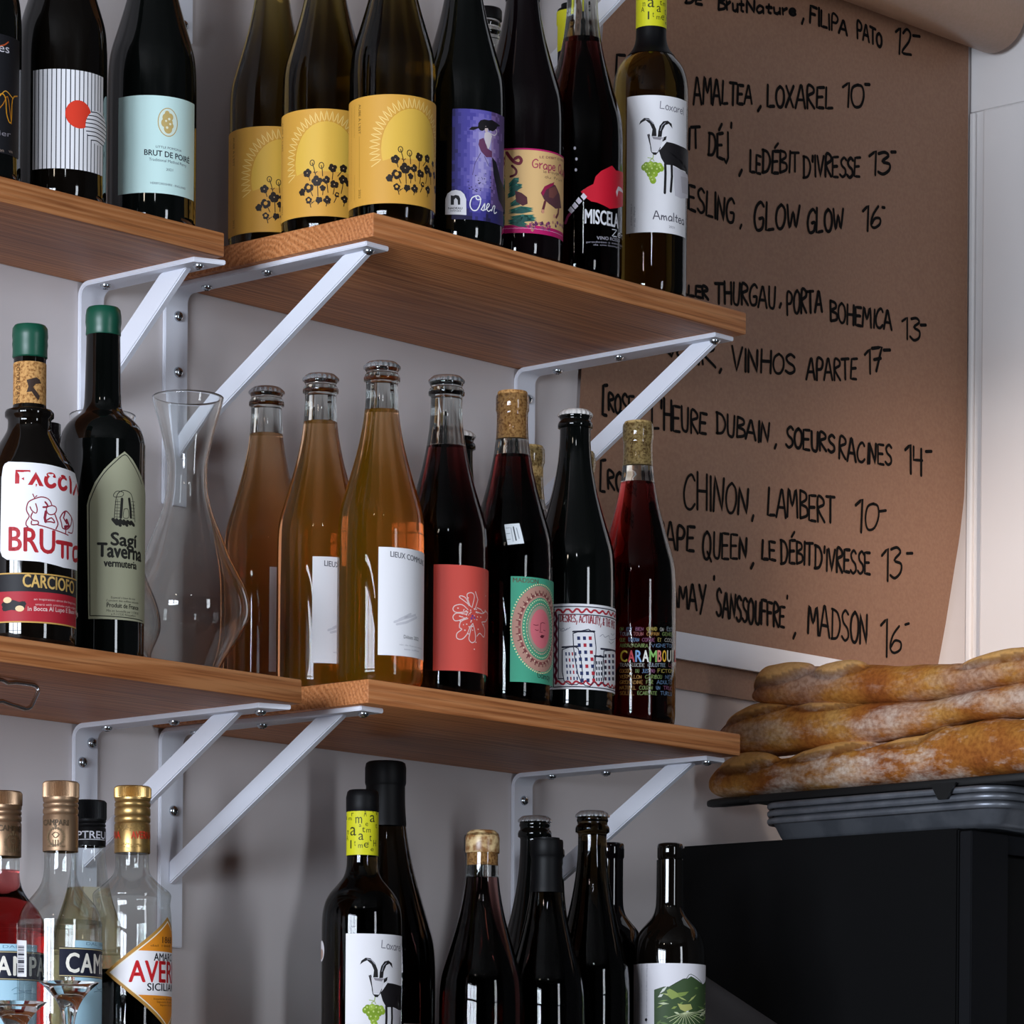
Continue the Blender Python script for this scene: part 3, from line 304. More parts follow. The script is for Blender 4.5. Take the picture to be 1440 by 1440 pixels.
 'grape': [('p','#e8bd80',0,[(-50,25.1),(58,25.1),(58,106.6),(-50,106.6)]),('p','#c31567',1,[(-50,25.1),(58,25.1),(58,32.8),(-50,32.8)]),('p','#c31567',1,[(-50,105),(58,105),(58,106.6),(-50,106.6)]),('l','#f0a0c8',2,0.5,[(-20,29.5),(-18,29.7),(-16,29.5),(-14,29.7),(-12,29.5),(-10,29.7),(-8,29.5),(-6,29.7),(-4,29.5),(-2,29.7),(0,29.5),(2,29.7),(4,29.5),(6,29.7),(8,29.5),(10,29.7),(12,29.5),(14,29.7),(16,29.5),(18,29.7),(20,29.5),(22,29.7),(24,29.5),(26,29.7),(28,29.5),(30,29.7),(32,29.5),(34,29.7),(36,29.5),(38,29.7),(40,29.5),(42,29.7),(44,29.5),(46,29.7),(48,29.5),(50,29.7),(52,29.5),(54,29.7)]),('p','#2f6f62',1,[(-12.45,72.18),(-7.12,77.96),(-1.87,78.07),(-6.23,72.3)]),('p','#2f6f62',1,[(-12.41,68.01),(-5.5,72.69),(1.31,71.83),(-4.61,67.04)]),('p','#2f6f62',1,[(-13.46,61.81),(-8.1,67.56),(-2.83,67.64),(-7.2,61.89)]),('p','#2f6f62',1,[(-11.2,53.31),(-2.76,59.08),(5.6,59.43),(-1.88,53.44)]),('p','#2f6f62',1,[(-12.24,47.11),(-0.09,50.73),(12.11,49.38),(0.79,45.1)]),('p','#2f6f62',1,[(-11.1,40.78),(2.06,42.93),(15.5,40.28),(2.95,37.32)]),('p','#2f6f62',1,[(-8.91,36.49),(2.07,42.41),(13.25,43.21),(2.95,36.8)]),('p','#2f6f62',1,[(-13.26,37.78),(-3.12,38.21),(6.87,33.39),(-2.24,32.57)]),('p','#3f8a78',1,[(-12.43,70.77),(-7.12,77.26),(-1.86,76.66),(-6.22,71.59)]),('p','#3f8a78',1,[(-12.4,66.6),(-5.49,71.99),(1.32,70.42),(-4.6,66.33)]),('p','#3f8a78',1,[(-13.45,60.4),(-8.09,66.86),(-2.82,66.23),(-7.2,61.19)]),('p','#3f8a78',1,[(-11.19,51.9),(-2.76,58.38),(5.62,58.02),(-1.88,52.74)]),('p','#3f8a78',1,[(-12.23,45.7),(-0.08,50.03),(12.12,47.97),(0.8,44.4)]),('p','#3f8a78',1,[(-11.09,39.37),(2.07,42.23),(15.51,38.87),(2.95,36.61)]),('p','#3f8a78',1,[(-8.9,35.08),(2.07,41.71),(13.27,41.8),(2.96,36.09)]),('p','#3f8a78',1,[(-13.24,36.37),(-3.12,37.51),(6.88,31.98),(-2.23,31.87)]),('p','#2a5c54',3,[(-12.42,69.05),(-7.11,76.4),(-1.84,74.94),(-6.22,70.73)]),('p','#2a5c54',3,[(-12.39,64.87),(-5.48,71.13),(1.34,68.7),(-4.6,65.47)]),('p','#2a5c54',3,[(-13.43,58.68),(-8.09,66),(-2.81,64.51),(-7.19,60.33)]),('p','#2a5c54',3,[(-11.18,50.18),(-2.75,57.52),(5.63,56.3),(-1.87,51.87)]),('p','#2a5c54',3,[(-12.21,43.98),(-0.07,49.16),(12.13,46.25),(0.81,43.54)]),('p','#2a5c54',3,[(-11.07,37.65),(2.08,41.37),(15.53,37.15),(2.96,35.75)]),('p','#2a5c54',3,[(-8.89,33.36),(2.08,40.85),(13.28,40.08),(2.96,35.23)]),('p','#2a5c54',3,[(-13.23,34.65),(-3.11,36.65),(6.89,30.26),(-2.23,31)]),('p','#5a2a34',4,[(-5.97,65.61),(0.33,63.47),(5.6,59.43),(6.18,53.19),(1.48,50.96),(-4.83,55.15)]),('l','#7a2438',3,3,[(-14.35,102.6),(-10.48,97.12),(-6.18,92.75),(-1.98,91.63),(-0.12,94.77),(-2.55,97.9),(-6.21,96.41)]),('l','#6a2436',3,2.2,[(-9.13,89.74),(-5.07,85.42),(-5.56,81.25),(-10.34,79.36)]),('p','#5f3840',2,[(19.3,64.72),(23.45,71.53),(31.39,75.95),(37.66,75.07),(45.64,67.36),(49.75,55.71),(37.95,52.6),(28.8,55.62),(22.95,58.92)]),('p','#a01d4c',3,[(19.89,64.79),(23.45,71.53),(35.96,77.87),(34.41,74.42),(25.37,68.68),(21.7,61.89)]),('p','#7e4a44',3,[(28.65,70.24),(37.67,74.02),(41.39,68.51),(34.56,61.88),(28.74,61.89)]),('l','#6b3038',2,2.6,[(24.21,57.01),(22.65,51.56),(21.24,46.67)]),('l','#6b3038',2,2.6,[(43.64,53.8),(42.68,48.87),(39.47,44.52)]),('d','#d9987c',3,36.36,44.95,1.6,2),('d','#d9987c',3,21.84,47.27,1.6,2),('t','#8a3a4a',2,'LE DEBIT D IVRESSE',17.85,97.97,63.95,102.4,2.2,'f'),('t','#b03a5a',2,'Grape Q|ueen',10.38,88.09,49.04,88.63,8.5,'h'),('t','#7a4a40',2,'le rouge tendre',21.5,84.33,65.22,87.97,2.6,'h'),('t','#7a4a40',2,'du fruit',23.38,79.67,50.67,81.15,2.6,'h'),('d','#7b3a6a',2,19.57,35.45,0.97,1.44),('d','#5a2b52',2,21.18,36.37,0.94,1.33),('d','#c08a70',2,10.33,35.06,0.96,1.47),('d','#7b3a6a',2,54.59,38.32,1.48,1.3),('d','#5a2b52',2,59.47,44.11,1.19,1.04),('d','#5a2b52',2,12.03,33.47,1,1.47),('d','#7b3a6a',2,14.53,35.34,1.46,1.52),('d','#a04a70',2,26.52,33.4,1.37,1.82),('d','#5a2b52',2,21.03,34.86,1.6,1.14),('d','#a04a70',2,29.93,34,1.63,1.19),('d','#c08a70',2,60.59,43.82,1.06,1.24),('d','#7b3a6a',2,52.77,39.54,1.66,1.47),('d','#a04a70',2,47.22,39.1,1.49,1.48),('d','#a04a70',2,24.86,30.74,1.37,1.56),('d','#c08a70',2,10.05,30.26,1.18,1.29),('d','#c08a70',2,34.39,38.73,1.26,1.51),('d','#a04a70',2,26.38,35.84,1.03,1.15),('d','#7b3a6a',2,22.23,30.13,1.07,1.3),('d','#c08a70',2,17.83,35.36,1.76,1.18),('d','#c08a70',2,23.16,34.27,1.86,1.05),('d','#5a2b52',2,14.12,34.25,0.91,1.73),('d','#5a2b52',2,14.34,33.88,1.32,1.27),('d','#7b3a6a',2,29.6,30.59,1.36,1.77),('d','#c08a70',2,55.23,38.08,1.3,1.29),('d','#5a2b52',2,25.88,34.34,0.97,1.11),('d','#7b3a6a',2,13.62,33.36,1,1.47),('d','#7b3a6a',2,28.28,30.4,0.97,1.11),('d','#a04a70',2,21.63,31.91,1.5,1.37),('d','#c08a70',2,11.96,32.06,1.38,1.21),('d','#a04a70',2,13,30.1,1.38,1.59),('d','#a04a70',2,27.34,36.09,1.05,1.44),('d','#7b3a6a',2,8.87,31.54,1.6,1.16),('d','#5a2b52',2,21.23,35.52,1.43,1.68),('d','#5a2b52',2,19.8,34.91,1.71,1.72),('d','#c08a70',2,38.2,37.86,1.26,0.93),('d','#a04a70',2,8.88,33.49,1.09,1.51),('d','#a04a70',2,20.4,30.39,1.86,1.26),('d','#5a2b52',2,15.72,34.44,1.24,1.38),('d','#7b3a6a',2,63.14,40.56,1.38,1.55),('d','#7b3a6a',2,41.76,39.71,1.81,1.68),('d','#5a2b52',2,38.81,36.01,1.33,1.54),('d','#c08a70',2,10.98,28.4,1.36,1.64),('d','#5a2b52',2,10.86,34.56,0.93,1.49),('d','#c08a70',2,25.22,32.24,1.56,1.25),('d','#7b3a6a',2,28.75,36.9,1.7,1.63),('d','#5a2b52',2,11.53,29.98,1.33,1.77)],
 'misc': [('p','#d0142e',1,[(-0.15,81.5),(6.74,86.45),(12.18,89.44),(14.36,97.05),(20.14,102.99),(33.61,110.47),(39.67,106.91),(64.13,110.21),(64.11,105.91),(64.1,78.05),(43.27,70.92),(31.06,67.65),(22.91,69.89),(15.72,71.7),(10.12,72.31),(5.23,75.24)]),('p','#e8d6dc',2,[(39.97,86.19),(44.03,92.41),(51.48,92.57),(64.14,89.84),(50.89,88.68),(44.8,88.32),(42.04,81.31)]),('p','#e3dbe6',2,[(-0.32,76.73),(2.52,80.47),(6.07,76.55),(2.89,73.27)]),('p','#e3dbe6',2,[(-5.07,72.54),(-2.23,76.2),(1.31,72.18),(-1.85,68.99)]),('p','#e3dbe6',2,[(-8.81,67.91),(-5.92,71.51),(-2.37,67.4),(-5.54,64.28)]),('p','#e3dbe6',2,[(-12.62,63.89),(-9.67,67.42),(-6.07,63.23),(-9.29,60.19)]),('l','#8d2a55',1,2.5,[(-10.16,60.55),(-12.9,57.54),(-15.11,51.35)]),('t','#ececf0',2,'MISCE|LA',4.03,50.8,31.98,51.11,13.5,'b'),('t','#e0dfe6',2,'Zero',34.43,41.22,64.11,44.83,7,'h'),('t','#b9b5c0',2,'VINO ROSSO',16.03,35.63,48.92,38.24,3.2,'f'),('t','#9c98a4',2,'prodotto e imbottigliato',5.58,31.54,64.13,36.26,1.8,'f'),('t','#9c98a4',2,'da uve biologiche',12.68,29.5,52.39,32.41,1.6,'f'),('d','#c9c4cf',2,-6.34,124.05,1.2,1.6),('d','#c9c4cf',2,-4.65,113.38,1.2,1.6),('d','#c9c4cf',2,-5.1,102.78,1.2,1.6)],
 'goat': [('p','#e9e7ea',0,[(-25.09,61.4),(46,61.4),(46,197.8),(-25.09,197.8)]),('p','#161316',2,[(-11.31,168.54),(-10.05,172.3),(-6.12,175.1),(-1.69,174.7),(2.89,170.31),(5.72,163.78),(6.19,156.92),(1.21,156.79),(1.98,163.68),(-0.54,169.18),(-4.71,172.7),(-8.19,171.08)]),('p','#161316',2,[(23.14,166.35),(22.09,170.88),(17.73,173.31),(12.91,172.25),(9.2,167.41),(7.84,161.82),(7.32,156.29),(11.3,156.55),(12.12,162.81),(15.02,168.6),(18.85,170.42)]),('l','#b9b9c4',3,0.5,[(9.96,162.64),(11.78,168.02),(15,171.07)]),('l','#b9b9c4',3,0.5,[(-4.72,173.94),(-0.57,173.03),(2.9,169.21)]),('p','#4a444a',2,[(-3.21,158.48),(-0.74,159.27),(0.26,155.41),(1.33,141.65),(-0.09,147.15)]),('p','#d9d6da',3,[(-0.72,156.79),(5.78,156.21),(13.64,156.06),(11.07,148.95),(8,141.87),(1.74,141.65),(0.45,148.53)]),('p','#8f8a90',4,[(1.62,156.52),(12.17,155.93),(10.03,153.28),(3.02,154.06)]),('p','#161316',3,[(12.17,155.93),(16.63,157.75),(15.9,154.23),(12.21,151.8)]),('l','#161316',4,0.7,[(-1.54,156.8),(-0.11,149.9),(0.77,143.02),(2.45,140.01),(6.89,140.16),(10.09,146.13)]),('p','#161316',4,[(1.34,140.96),(7.16,140.72),(5.92,138.32),(3.15,138.37)]),('p','#161316',2,[(16.68,152.25),(23.98,151.87),(34.89,150.87),(55.07,150.53),(58.2,144.39),(58.19,123.55),(58.25,128.03),(35.21,127.45),(24.2,129.84),(15.36,129.23),(11.19,135.19),(8.7,142.59),(11.54,145.55)]),('p','#cfcbd2',1,[(24.73,128.55),(35.22,127.04),(51.32,126.25),(58.2,123.56),(58.21,104.12),(35.61,98.8),(27.2,99.98),(26.18,109.47)]),('p','#bdb8bf',2,[(35.3,120.84),(58.22,123.57),(58.22,106.9),(38.06,104.84)]),('l','#161316',3,2.6,[(15.36,130.06),(15.74,120.46),(15.16,101.11)]),('l','#161316',3,2.6,[(22.65,130.29),(23.1,118.64),(21.91,103.3)]),('d','#7f9e26',3,-3.66,127.93,3.1,3.3),('d','#c3d67c',4,-4.36,128.73,0.9,0.9),('d','#a3bf45',3,0.47,128.57,3.1,3.3),('d','#c3d67c',4,-0.23,129.37,0.9,0.9),('d','#7f9e26',3,5.31,127.97,3.1,3.3),('d','#c3d67c',4,4.61,128.77,0.9,0.9),('d','#a3bf45',3,9.53,127.5,3.1,3.3),('d','#c3d67c',4,8.83,128.3,0.9,0.9),('d','#7f9e26',3,-2.24,123.08,3.1,3.3),('d','#c3d67c',4,-2.94,123.88,0.9,0.9),('d','#7f9e26',3,2.57,124.04,3.1,3.3),('d','#c3d67c',4,1.87,124.84,0.9,0.9),('d','#7f9e26',3,7.44,123.66,3.1,3.3),('d','#c3d67c',4,6.74,124.46,0.9,0.9),('d','#7f9e26',3,-0.14,119.34,3.1,3.3),('d','#c3d67c',4,-0.84,120.14,0.9,0.9),('d','#8fae2c',3,4.69,119.42,3.1,3.3),('d','#c3d67c',4,3.99,120.22,0.9,0.9),('d','#a3bf45',3,1.95,115.5,3.1,3.3),('d','#c3d67c',4,1.25,116.3,0.9,0.9),('d','#8fae2c',3,3.08,112.77,3.1,3.3),('d','#c3d67c',4,2.38,113.57,0.9,0.9),('d','#7f9e26',3,-5.72,125.93,3.1,3.3),('d','#c3d67c',4,-6.42,126.73,0.9,0.9),('d','#8fae2c',3,10.98,125.26,3.1,3.3),('d','#c3d67c',4,10.28,126.06,0.9,0.9),('l','#9fb45c',3,0.8,[(3.15,138.24),(2.49,134.78),(-0.25,132.7),(3.21,130.67)]),('l','#a9bb70',3,0.8,[(-2.34,135.47),(2.49,134.78),(3.89,132.06)]),('t','#8b8790',1,'Loxa|rel',9.35,184.63,28.18,183.63,7.5,'h'),('t','#57535e',1,'Amal|tea',3.55,74.57,25.88,73.76,8.5,'h'),('t','#7a7680',1,'2021',20.08,67.14,27.33,66.95,2.2,'f'),('v','#8f8c96',1,'vi blanc natural',-19.58,90.87,69.12,1.6),('v','#8f8c96',1,'ecologic 750 ml',-16.05,87.36,67.7,1.6)],
 'bigwhite': [('p','#e9e7ea',0,[(20,40),(78,40),(78,121.5),(20,121.5)])],
 'stick': [('d','#e4dfe2',0,-53,183,9,10),('d','#b89a8c',1,-53,180,6,5)],
 'sleeve': [('p','#d3cf1c',0,[(-47,273.8),(47,273.8),(47,317.6),(-47,317.6)]),('t','#3a3a12',1,'m',-6.78,303.5,-0.4,303.43,9,'f'),('t','#3a3a12',1,'a',7,304.79,12.87,305.19,10,'f'),('t','#3a3a12',1,'a',-12.68,292.31,-5.94,292.01,12,'f'),('t','#3a3a12',1,'a',-3.67,287.77,1.12,287.79,9,'f'),('t','#3a3a12',1,'e',1.46,280.52,5.79,280.66,7,'f'),('t','#3a3a12',1,'m',-3.89,280.22,0.34,280.22,5,'f'),('t','#3a3a12',1,'A',1.23,309.88,3.78,309.95,7,'f'),('t','#3a3a12',1,'e',2.71,300.97,5.32,301.06,4.5,'f'),('t','#3a3a12',1,'t',-0.33,295.04,2.47,295.09,6,'f'),('t','#3a3a12',1,'m',3.62,294.84,7.85,295.04,5,'f'),('t','#3a3a12',1,'t',6.66,286.86,8.92,286.99,7,'f'),('t','#3a3a12',1,'H',11.11,282.09,15.06,282.4,6,'f'),('t','#3a3a12',1,'e',8.01,277.42,11.55,277.65,4,'f'),('t','#3a3a12',1,'t',-7.86,282.28,-6.29,282.23,6,'f'),('t','#3a3a12',1,'l',-12.53,279.99,-10.95,279.9,8,'f'),('t','#3a3a12',1,'r',-11.28,310.43,-8.77,310.29,5,'f'),('t','#3a3a12',1,'m',-18.18,293.57,-15.02,293.32,6,'f'),('t','#3a3a12',1,'a',-23.5,308.08,-18.51,307.61,5,'f'),('t','#3a3a12',1,'t',13.83,299.67,16.48,299.9,5,'f'),('t','#3a3a12',1,'A',-19.95,288.11,-16.04,287.79,5,'f'),('t','#3a3a12',1,'e',14.63,312.06,16.9,312.27,5,'f'),('t','#3a3a12',1,'a',4.87,283.98,6.07,284.03,3,'f'),('t','#3a3a12',1,'m',-15.22,306.78,-10.86,306.48,4,'f'),('t','#3a3a12',1,'l',-6.26,314.68,-5.65,314.66,3,'f'),('t','#3a3a12',1,'t',9.69,313.91,11.15,314.01,4,'f'),('t','#3a3a12',1,'a',-3.19,300.07,-1.21,300.07,3.5,'f'),('t','#b9b52a',1,'Loxarel',-14.94,323.11,-1.67,322.55,3,'f'),('t','#b9b52a',1,'Loxarel',5.44,322.16,23.5,323.49,3,'f')],
 'faccia_main': [('p','#e9e7ea',0,[(-24.63,153.53),(-23.23,156.47),(-19.78,158.09),(-11.48,157.5),(2.1,157.09),(15.93,156.54),(32.04,155.26),(46.91,154.62),(58.65,154.36),(57.5,70.02),(32.97,69.08),(9.56,71.86),(-5.33,72.35),(-18.68,73.27),(-23.29,76.22),(-25.34,81.09)]),('p','#b3222c',1,[(-11.98,150.34),(1.14,150.16),(1.04,146.5),(-8.08,146.5),(-8.22,138.25),(-12.03,138.16)]),('p','#b3222c',1,[(5.88,148.81),(12.67,136.61),(8.7,136.73),(6.13,142.4),(2.92,137.17),(-0.98,137.24)]),('p','#b3222c',1,[(5.48,138.3),(7.12,138.26),(6.05,135.49)]),('p','#b3222c',1,[(-4.19,143.74),(-4.17,141.03),(-6.69,142.57)]),('l','#b3222c',1,3.6,[(22.86,146.58),(21.57,147.41),(20.09,147.75),(18.56,147.59),(17.14,146.94),(15.95,145.85),(15.1,144.43),(14.66,142.82),(14.68,141.17),(15.14,139.64),(16.01,138.38),(17.22,137.53),(18.65,137.16),(20.18,137.32),(21.66,137.99),(22.93,139.11)]),('l','#b3222c',1,3.6,[(35.57,146.08),(34.3,146.86),(32.86,147.16),(31.41,146.95),(30.07,146.25),(28.96,145.12),(28.18,143.67),(27.78,142.05),(27.8,140.39),(28.23,138.87),(29.04,137.64),(30.16,136.82),(31.52,136.5),(32.98,136.71),(34.41,137.43),(35.66,138.59)]),('l','#b3222c',1,3.4,[(41.97,147.98),(42.14,135.41)]),('l','#b3222c',1,3.2,[(46.94,134.85),(53.44,143.84),(59.42,136.71)]),('t','#b3222c',1,'BRU',-16.91,81.12,23.4,79.35,20,'b'),('l','#b3222c',1,3.8,[(25.88,90.28),(44.37,90.46)]),('l','#b3222c',1,3.4,[(31.53,90.3),(31.66,78.09)]),('l','#b3222c',1,3.2,[(38.1,90.19),(38.25,77.97)]),('l','#b3222c',1,3.6,[(57.73,89.89),(48.1,87.64),(48.28,78.11),(58.12,79.7)]),('l','#8a1c34',1,1,[(4.37,125.39),(10.5,127.44),(16.18,126.55),(19.15,123.79),(20.31,121.2),(23.82,120.23),(24.81,117.63),(23.08,114.38),(19.25,112.95),(16.29,114.03),(15.17,117.31),(16.24,119.44),(19.93,120.82)]),('l','#8a1c34',1,1,[(4.37,125.39),(-0.32,122.51),(-1.96,117.05),(-1.26,113.69),(0.44,110.35),(-1.88,106.23),(-2.19,102.84),(-0.5,101.19),(-2.84,100.46)]),('l','#8a1c34',1,1,[(1.05,118.49),(2.76,115.17),(6.15,113.29),(7.15,116.73),(5.75,121.4)]),('l','#8a1c34',1,1.1,[(3.11,113.49),(1.79,109.72),(3.83,107.09),(7.57,106.6),(7.93,103.92),(2.51,103.32),(2.49,106.36)]),('l','#8a1c34',1,1,[(7.94,103.24),(13.51,102.27),(19.35,101.1),(27.3,99.61),(38.77,97.78)]),('l','#8a1c34',1,2.4,[(14.83,115.25),(13.81,109.75),(14.55,106.42)]),('l','#8a1c34',1,1.2,[(15.61,107.87),(20.02,110.32),(23.15,106.59),(19.3,106.86),(14.9,106.45)]),('l','#8a1c34',1,1.2,[(23.08,114.04),(25.13,109.53),(26.4,105.61),(24.39,101.3)]),('l','#8a1c34',1,1.6,[(14.05,123.32),(16.23,120.8),(15.52,119.38),(12.32,118.77)]),('l','#8a1c34',1,1,[(3.32,129.4),(4.7,126.42),(6.72,128.22)]),('l','#8a1c34',1,1.2,[(28.46,111.3),(31.53,115.78),(35.86,118.1),(40.84,115.79),(43.36,113.47),(42.79,107.93),(37.62,103.05),(31.67,102.89),(30.27,106.78),(28.46,111.3)]),('l','#8a1c34',1,3,[(36.47,110.36),(39.8,106.1),(34.52,104.3)]),('l','#8a1c34',1,1.6,[(34.37,116.86),(32.51,111.84),(36.5,107.65)]),('l','#8a1c34',1,1.2,[(35.54,102.07),(35.08,98.6)]),('l','#8a1c34',1,1,[(43.35,114.15),(46.94,108.59),(44.9,100.76),(38.74,100.49)])],
 'faccia_low': [('p','#17161a',0,[(-52,19.3),(55,19.3),(55,62),(-52,62)]),('p','#a81e2c',1,[(-52,19.9),(55,19.9),(55,46),(-52,46)]),('p','#c59a4e',2,[(-52,60.8),(55,60.8),(55,62),(-52,62)]),('p','#c59a4e',2,[(-52,19.3),(55,19.3),(55,20.5),(-52,20.5)]),('t','#cfa85e',2,'CARCIOFO',-4.49,50.05,49.02,48.72,10.5,'b'),('t','#e8c9c4',2,'In Bocca Al Lupo E Buon Viaggio',-0.17,29.39,66.7,31.91,3.6,'b'),('t','#e0b4b0',2,'an inspiration since the beginning',4.87,38.73,52.8,39.56,1.9,'f'),('t','#e0b4b0',2,'amaro with artichoke made original',6.2,34.28,52.89,35.68,1.9,'f'),('l','#191518',3,5,[(-21.19,34.78),(-16.25,35.39),(-12.87,36.1),(-7.92,34.44),(-3.89,35.27)]),('l','#191518',3,5,[(-20.62,31.54),(-14.52,32.6),(-9.53,32.04),(-4.68,32.85)]),('d','#e6c99a',4,-18.02,38.66,3.8,2.6),('d','#e6c99a',4,-7.08,31.23,3.8,2.6)],
 'sagi': [('p','#a9a88c',0,[(-11.26,37.74),(-13.03,109.61),(-13.5,137.91),(-11.55,145.76),(-6.43,158.12),(1.39,169.54),(10.45,179.09),(20.23,186.83),(28.8,181.17),(37.79,172.37),(47.05,163.73),(59.74,153.49),(59.71,139.82),(59.7,36.87),(59.75,39.06),(13.99,37.87)]),('l','#22221c',1,0.8,[(-9.88,40.54),(-10.9,109.55),(-11.35,136.71),(-9.55,144.58),(-4.15,156.99),(2.53,167.32),(11.65,176.92),(20.52,184.04),(27.29,178.68),(35.82,169.77),(43.14,161.33)]),('l','#22221c',1,0.8,[(-9.88,40.54),(13.97,40.36),(48.31,40.57)]),('l','#1f1e1a',1,0.7,[(10.88,125.93),(12.5,145.3),(16.71,151.34),(23.24,152.06),(29.17,147.18),(32.71,126.11)]),('l','#1f1e1a',1,2.6,[(18.02,144.67),(17.47,135.56),(16.91,128.14)]),('l','#1f1e1a',1,2.6,[(25.42,145.54),(26.98,136.66),(27.5,129.36)]),('l','#1f1e1a',1,0.6,[(10.12,147.94),(13.05,151),(19.25,150.47),(18.01,146.94),(10.72,145.72),(10.12,147.94)]),('l','#1f1e1a',1,0.6,[(20.04,135.82),(19.45,128.4),(24.87,129.02),(24.09,136.3),(20.04,135.82)]),('l','#1f1e1a',1,0.4,[(11.46,141.82),(16.17,142)]),('l','#1f1e1a',1,0.4,[(27.96,143.6),(32.16,143.75)]),('l','#1f1e1a',1,0.4,[(11.48,139.1),(16.19,139.28)]),('l','#1f1e1a',1,0.4,[(27.99,140.66),(32.19,140.8)]),('l','#1f1e1a',1,0.4,[(11.5,136.39),(16.21,136.57)]),('l','#1f1e1a',1,0.4,[(28.03,137.71),(32.22,137.85)]),('l','#1f1e1a',1,0.4,[(11.53,133.68),(16.24,133.85)]),('l','#1f1e1a',1,0.4,[(28.06,134.77),(32.26,134.9)]),('l','#1f1e1a',1,0.4,[(11.55,130.96),(16.26,131.14)]),('l','#1f1e1a',1,0.4,[(28.09,131.82),(32.29,131.96)]),('l','#1f1e1a',1,0.4,[(11.57,128.25),(16.28,128.42)]),('l','#1f1e1a',1,0.4,[(28.12,128.87),(32.33,129.01)]),('l','#1f1e1a',1,0.4,[(13.71,144.27),(13.25,127.25)]),('l','#1f1e1a',1,0.4,[(30,143.89),(30.66,128.09)]),('l','#1f1e1a',1,3.2,[(9.71,125.85),(13.29,122.16)]),('l','#1f1e1a',1,3.2,[(13.02,125.64),(16.47,121.3)]),('l','#1f1e1a',1,3.2,[(16.43,125.49),(19.76,122.77)]),('l','#1f1e1a',1,3.2,[(20,125.4),(23.25,122.02)]),('l','#1f1e1a',1,3.2,[(23.77,125.37),(26.96,123.62)]),('l','#1f1e1a',1,3.2,[(27.85,125.43),(31.05,123.03)]),('t','#1f1e1a',1,'Sagí',8.15,103.35,35.16,103.51,11,'x'),('t','#1f1e1a',1,'Taver|na',-3.65,92.77,29.76,92.55,12,'x'),('t','#1f1e1a',1,'vermut|eria',2.05,84.18,23.89,84.34,6.5,'x'),('t','#1f1e1a',1,'Especial a base de vins',8.53,56.19,33.55,56.93,1.8,'f'),('t','#1f1e1a',1,'Contient des sulfites naturels',4.32,53.39,38.45,54.18,1.8,'f'),('t','#1f1e1a',1,'Produit de France',4.82,48.32,38.53,48.73,4,'b'),('t','#1f1e1a',1,'Mis en bouteille par 11530 B',4.62,44.35,38.59,44.76,2,'f'),('t','#1f1e1a',1,'a F-11530 Roquefort',8.65,41.49,34.64,42.07,2,'f')],
 'lieux': [('p','#e9e7ea',0,[(-1.92,25.9),(93.08,25.9),(93.08,125.9),(-1.92,125.9)]),('t','#6f6e76',1,'LIEUX CO|MMUNS',9.17,117.17,34.27,115.18,5,'b'),('l','#cfcdd3',1,2.2,[(13.46,56.88),(22.98,60.81),(37.59,65.63)]),('l','#cfcdd3',1,2.2,[(15.77,54.88),(25.61,57.4),(39.45,63.71)]),('l','#cfcdd3',1,2.2,[(18.08,59.34),(31.12,65.93)]),('t','#4a4950',1,'Débuts 2022',23.15,42.56,43.45,42.23,3.2,'f'),('t','#b0aeb6',1,'vin de france nature',18.29,35.73,52.53,35.24,1.6,'f'),('t','#b0aeb6',1,'sans sulfites',23.76,31.86,44.53,32.01,1.6,'f')],
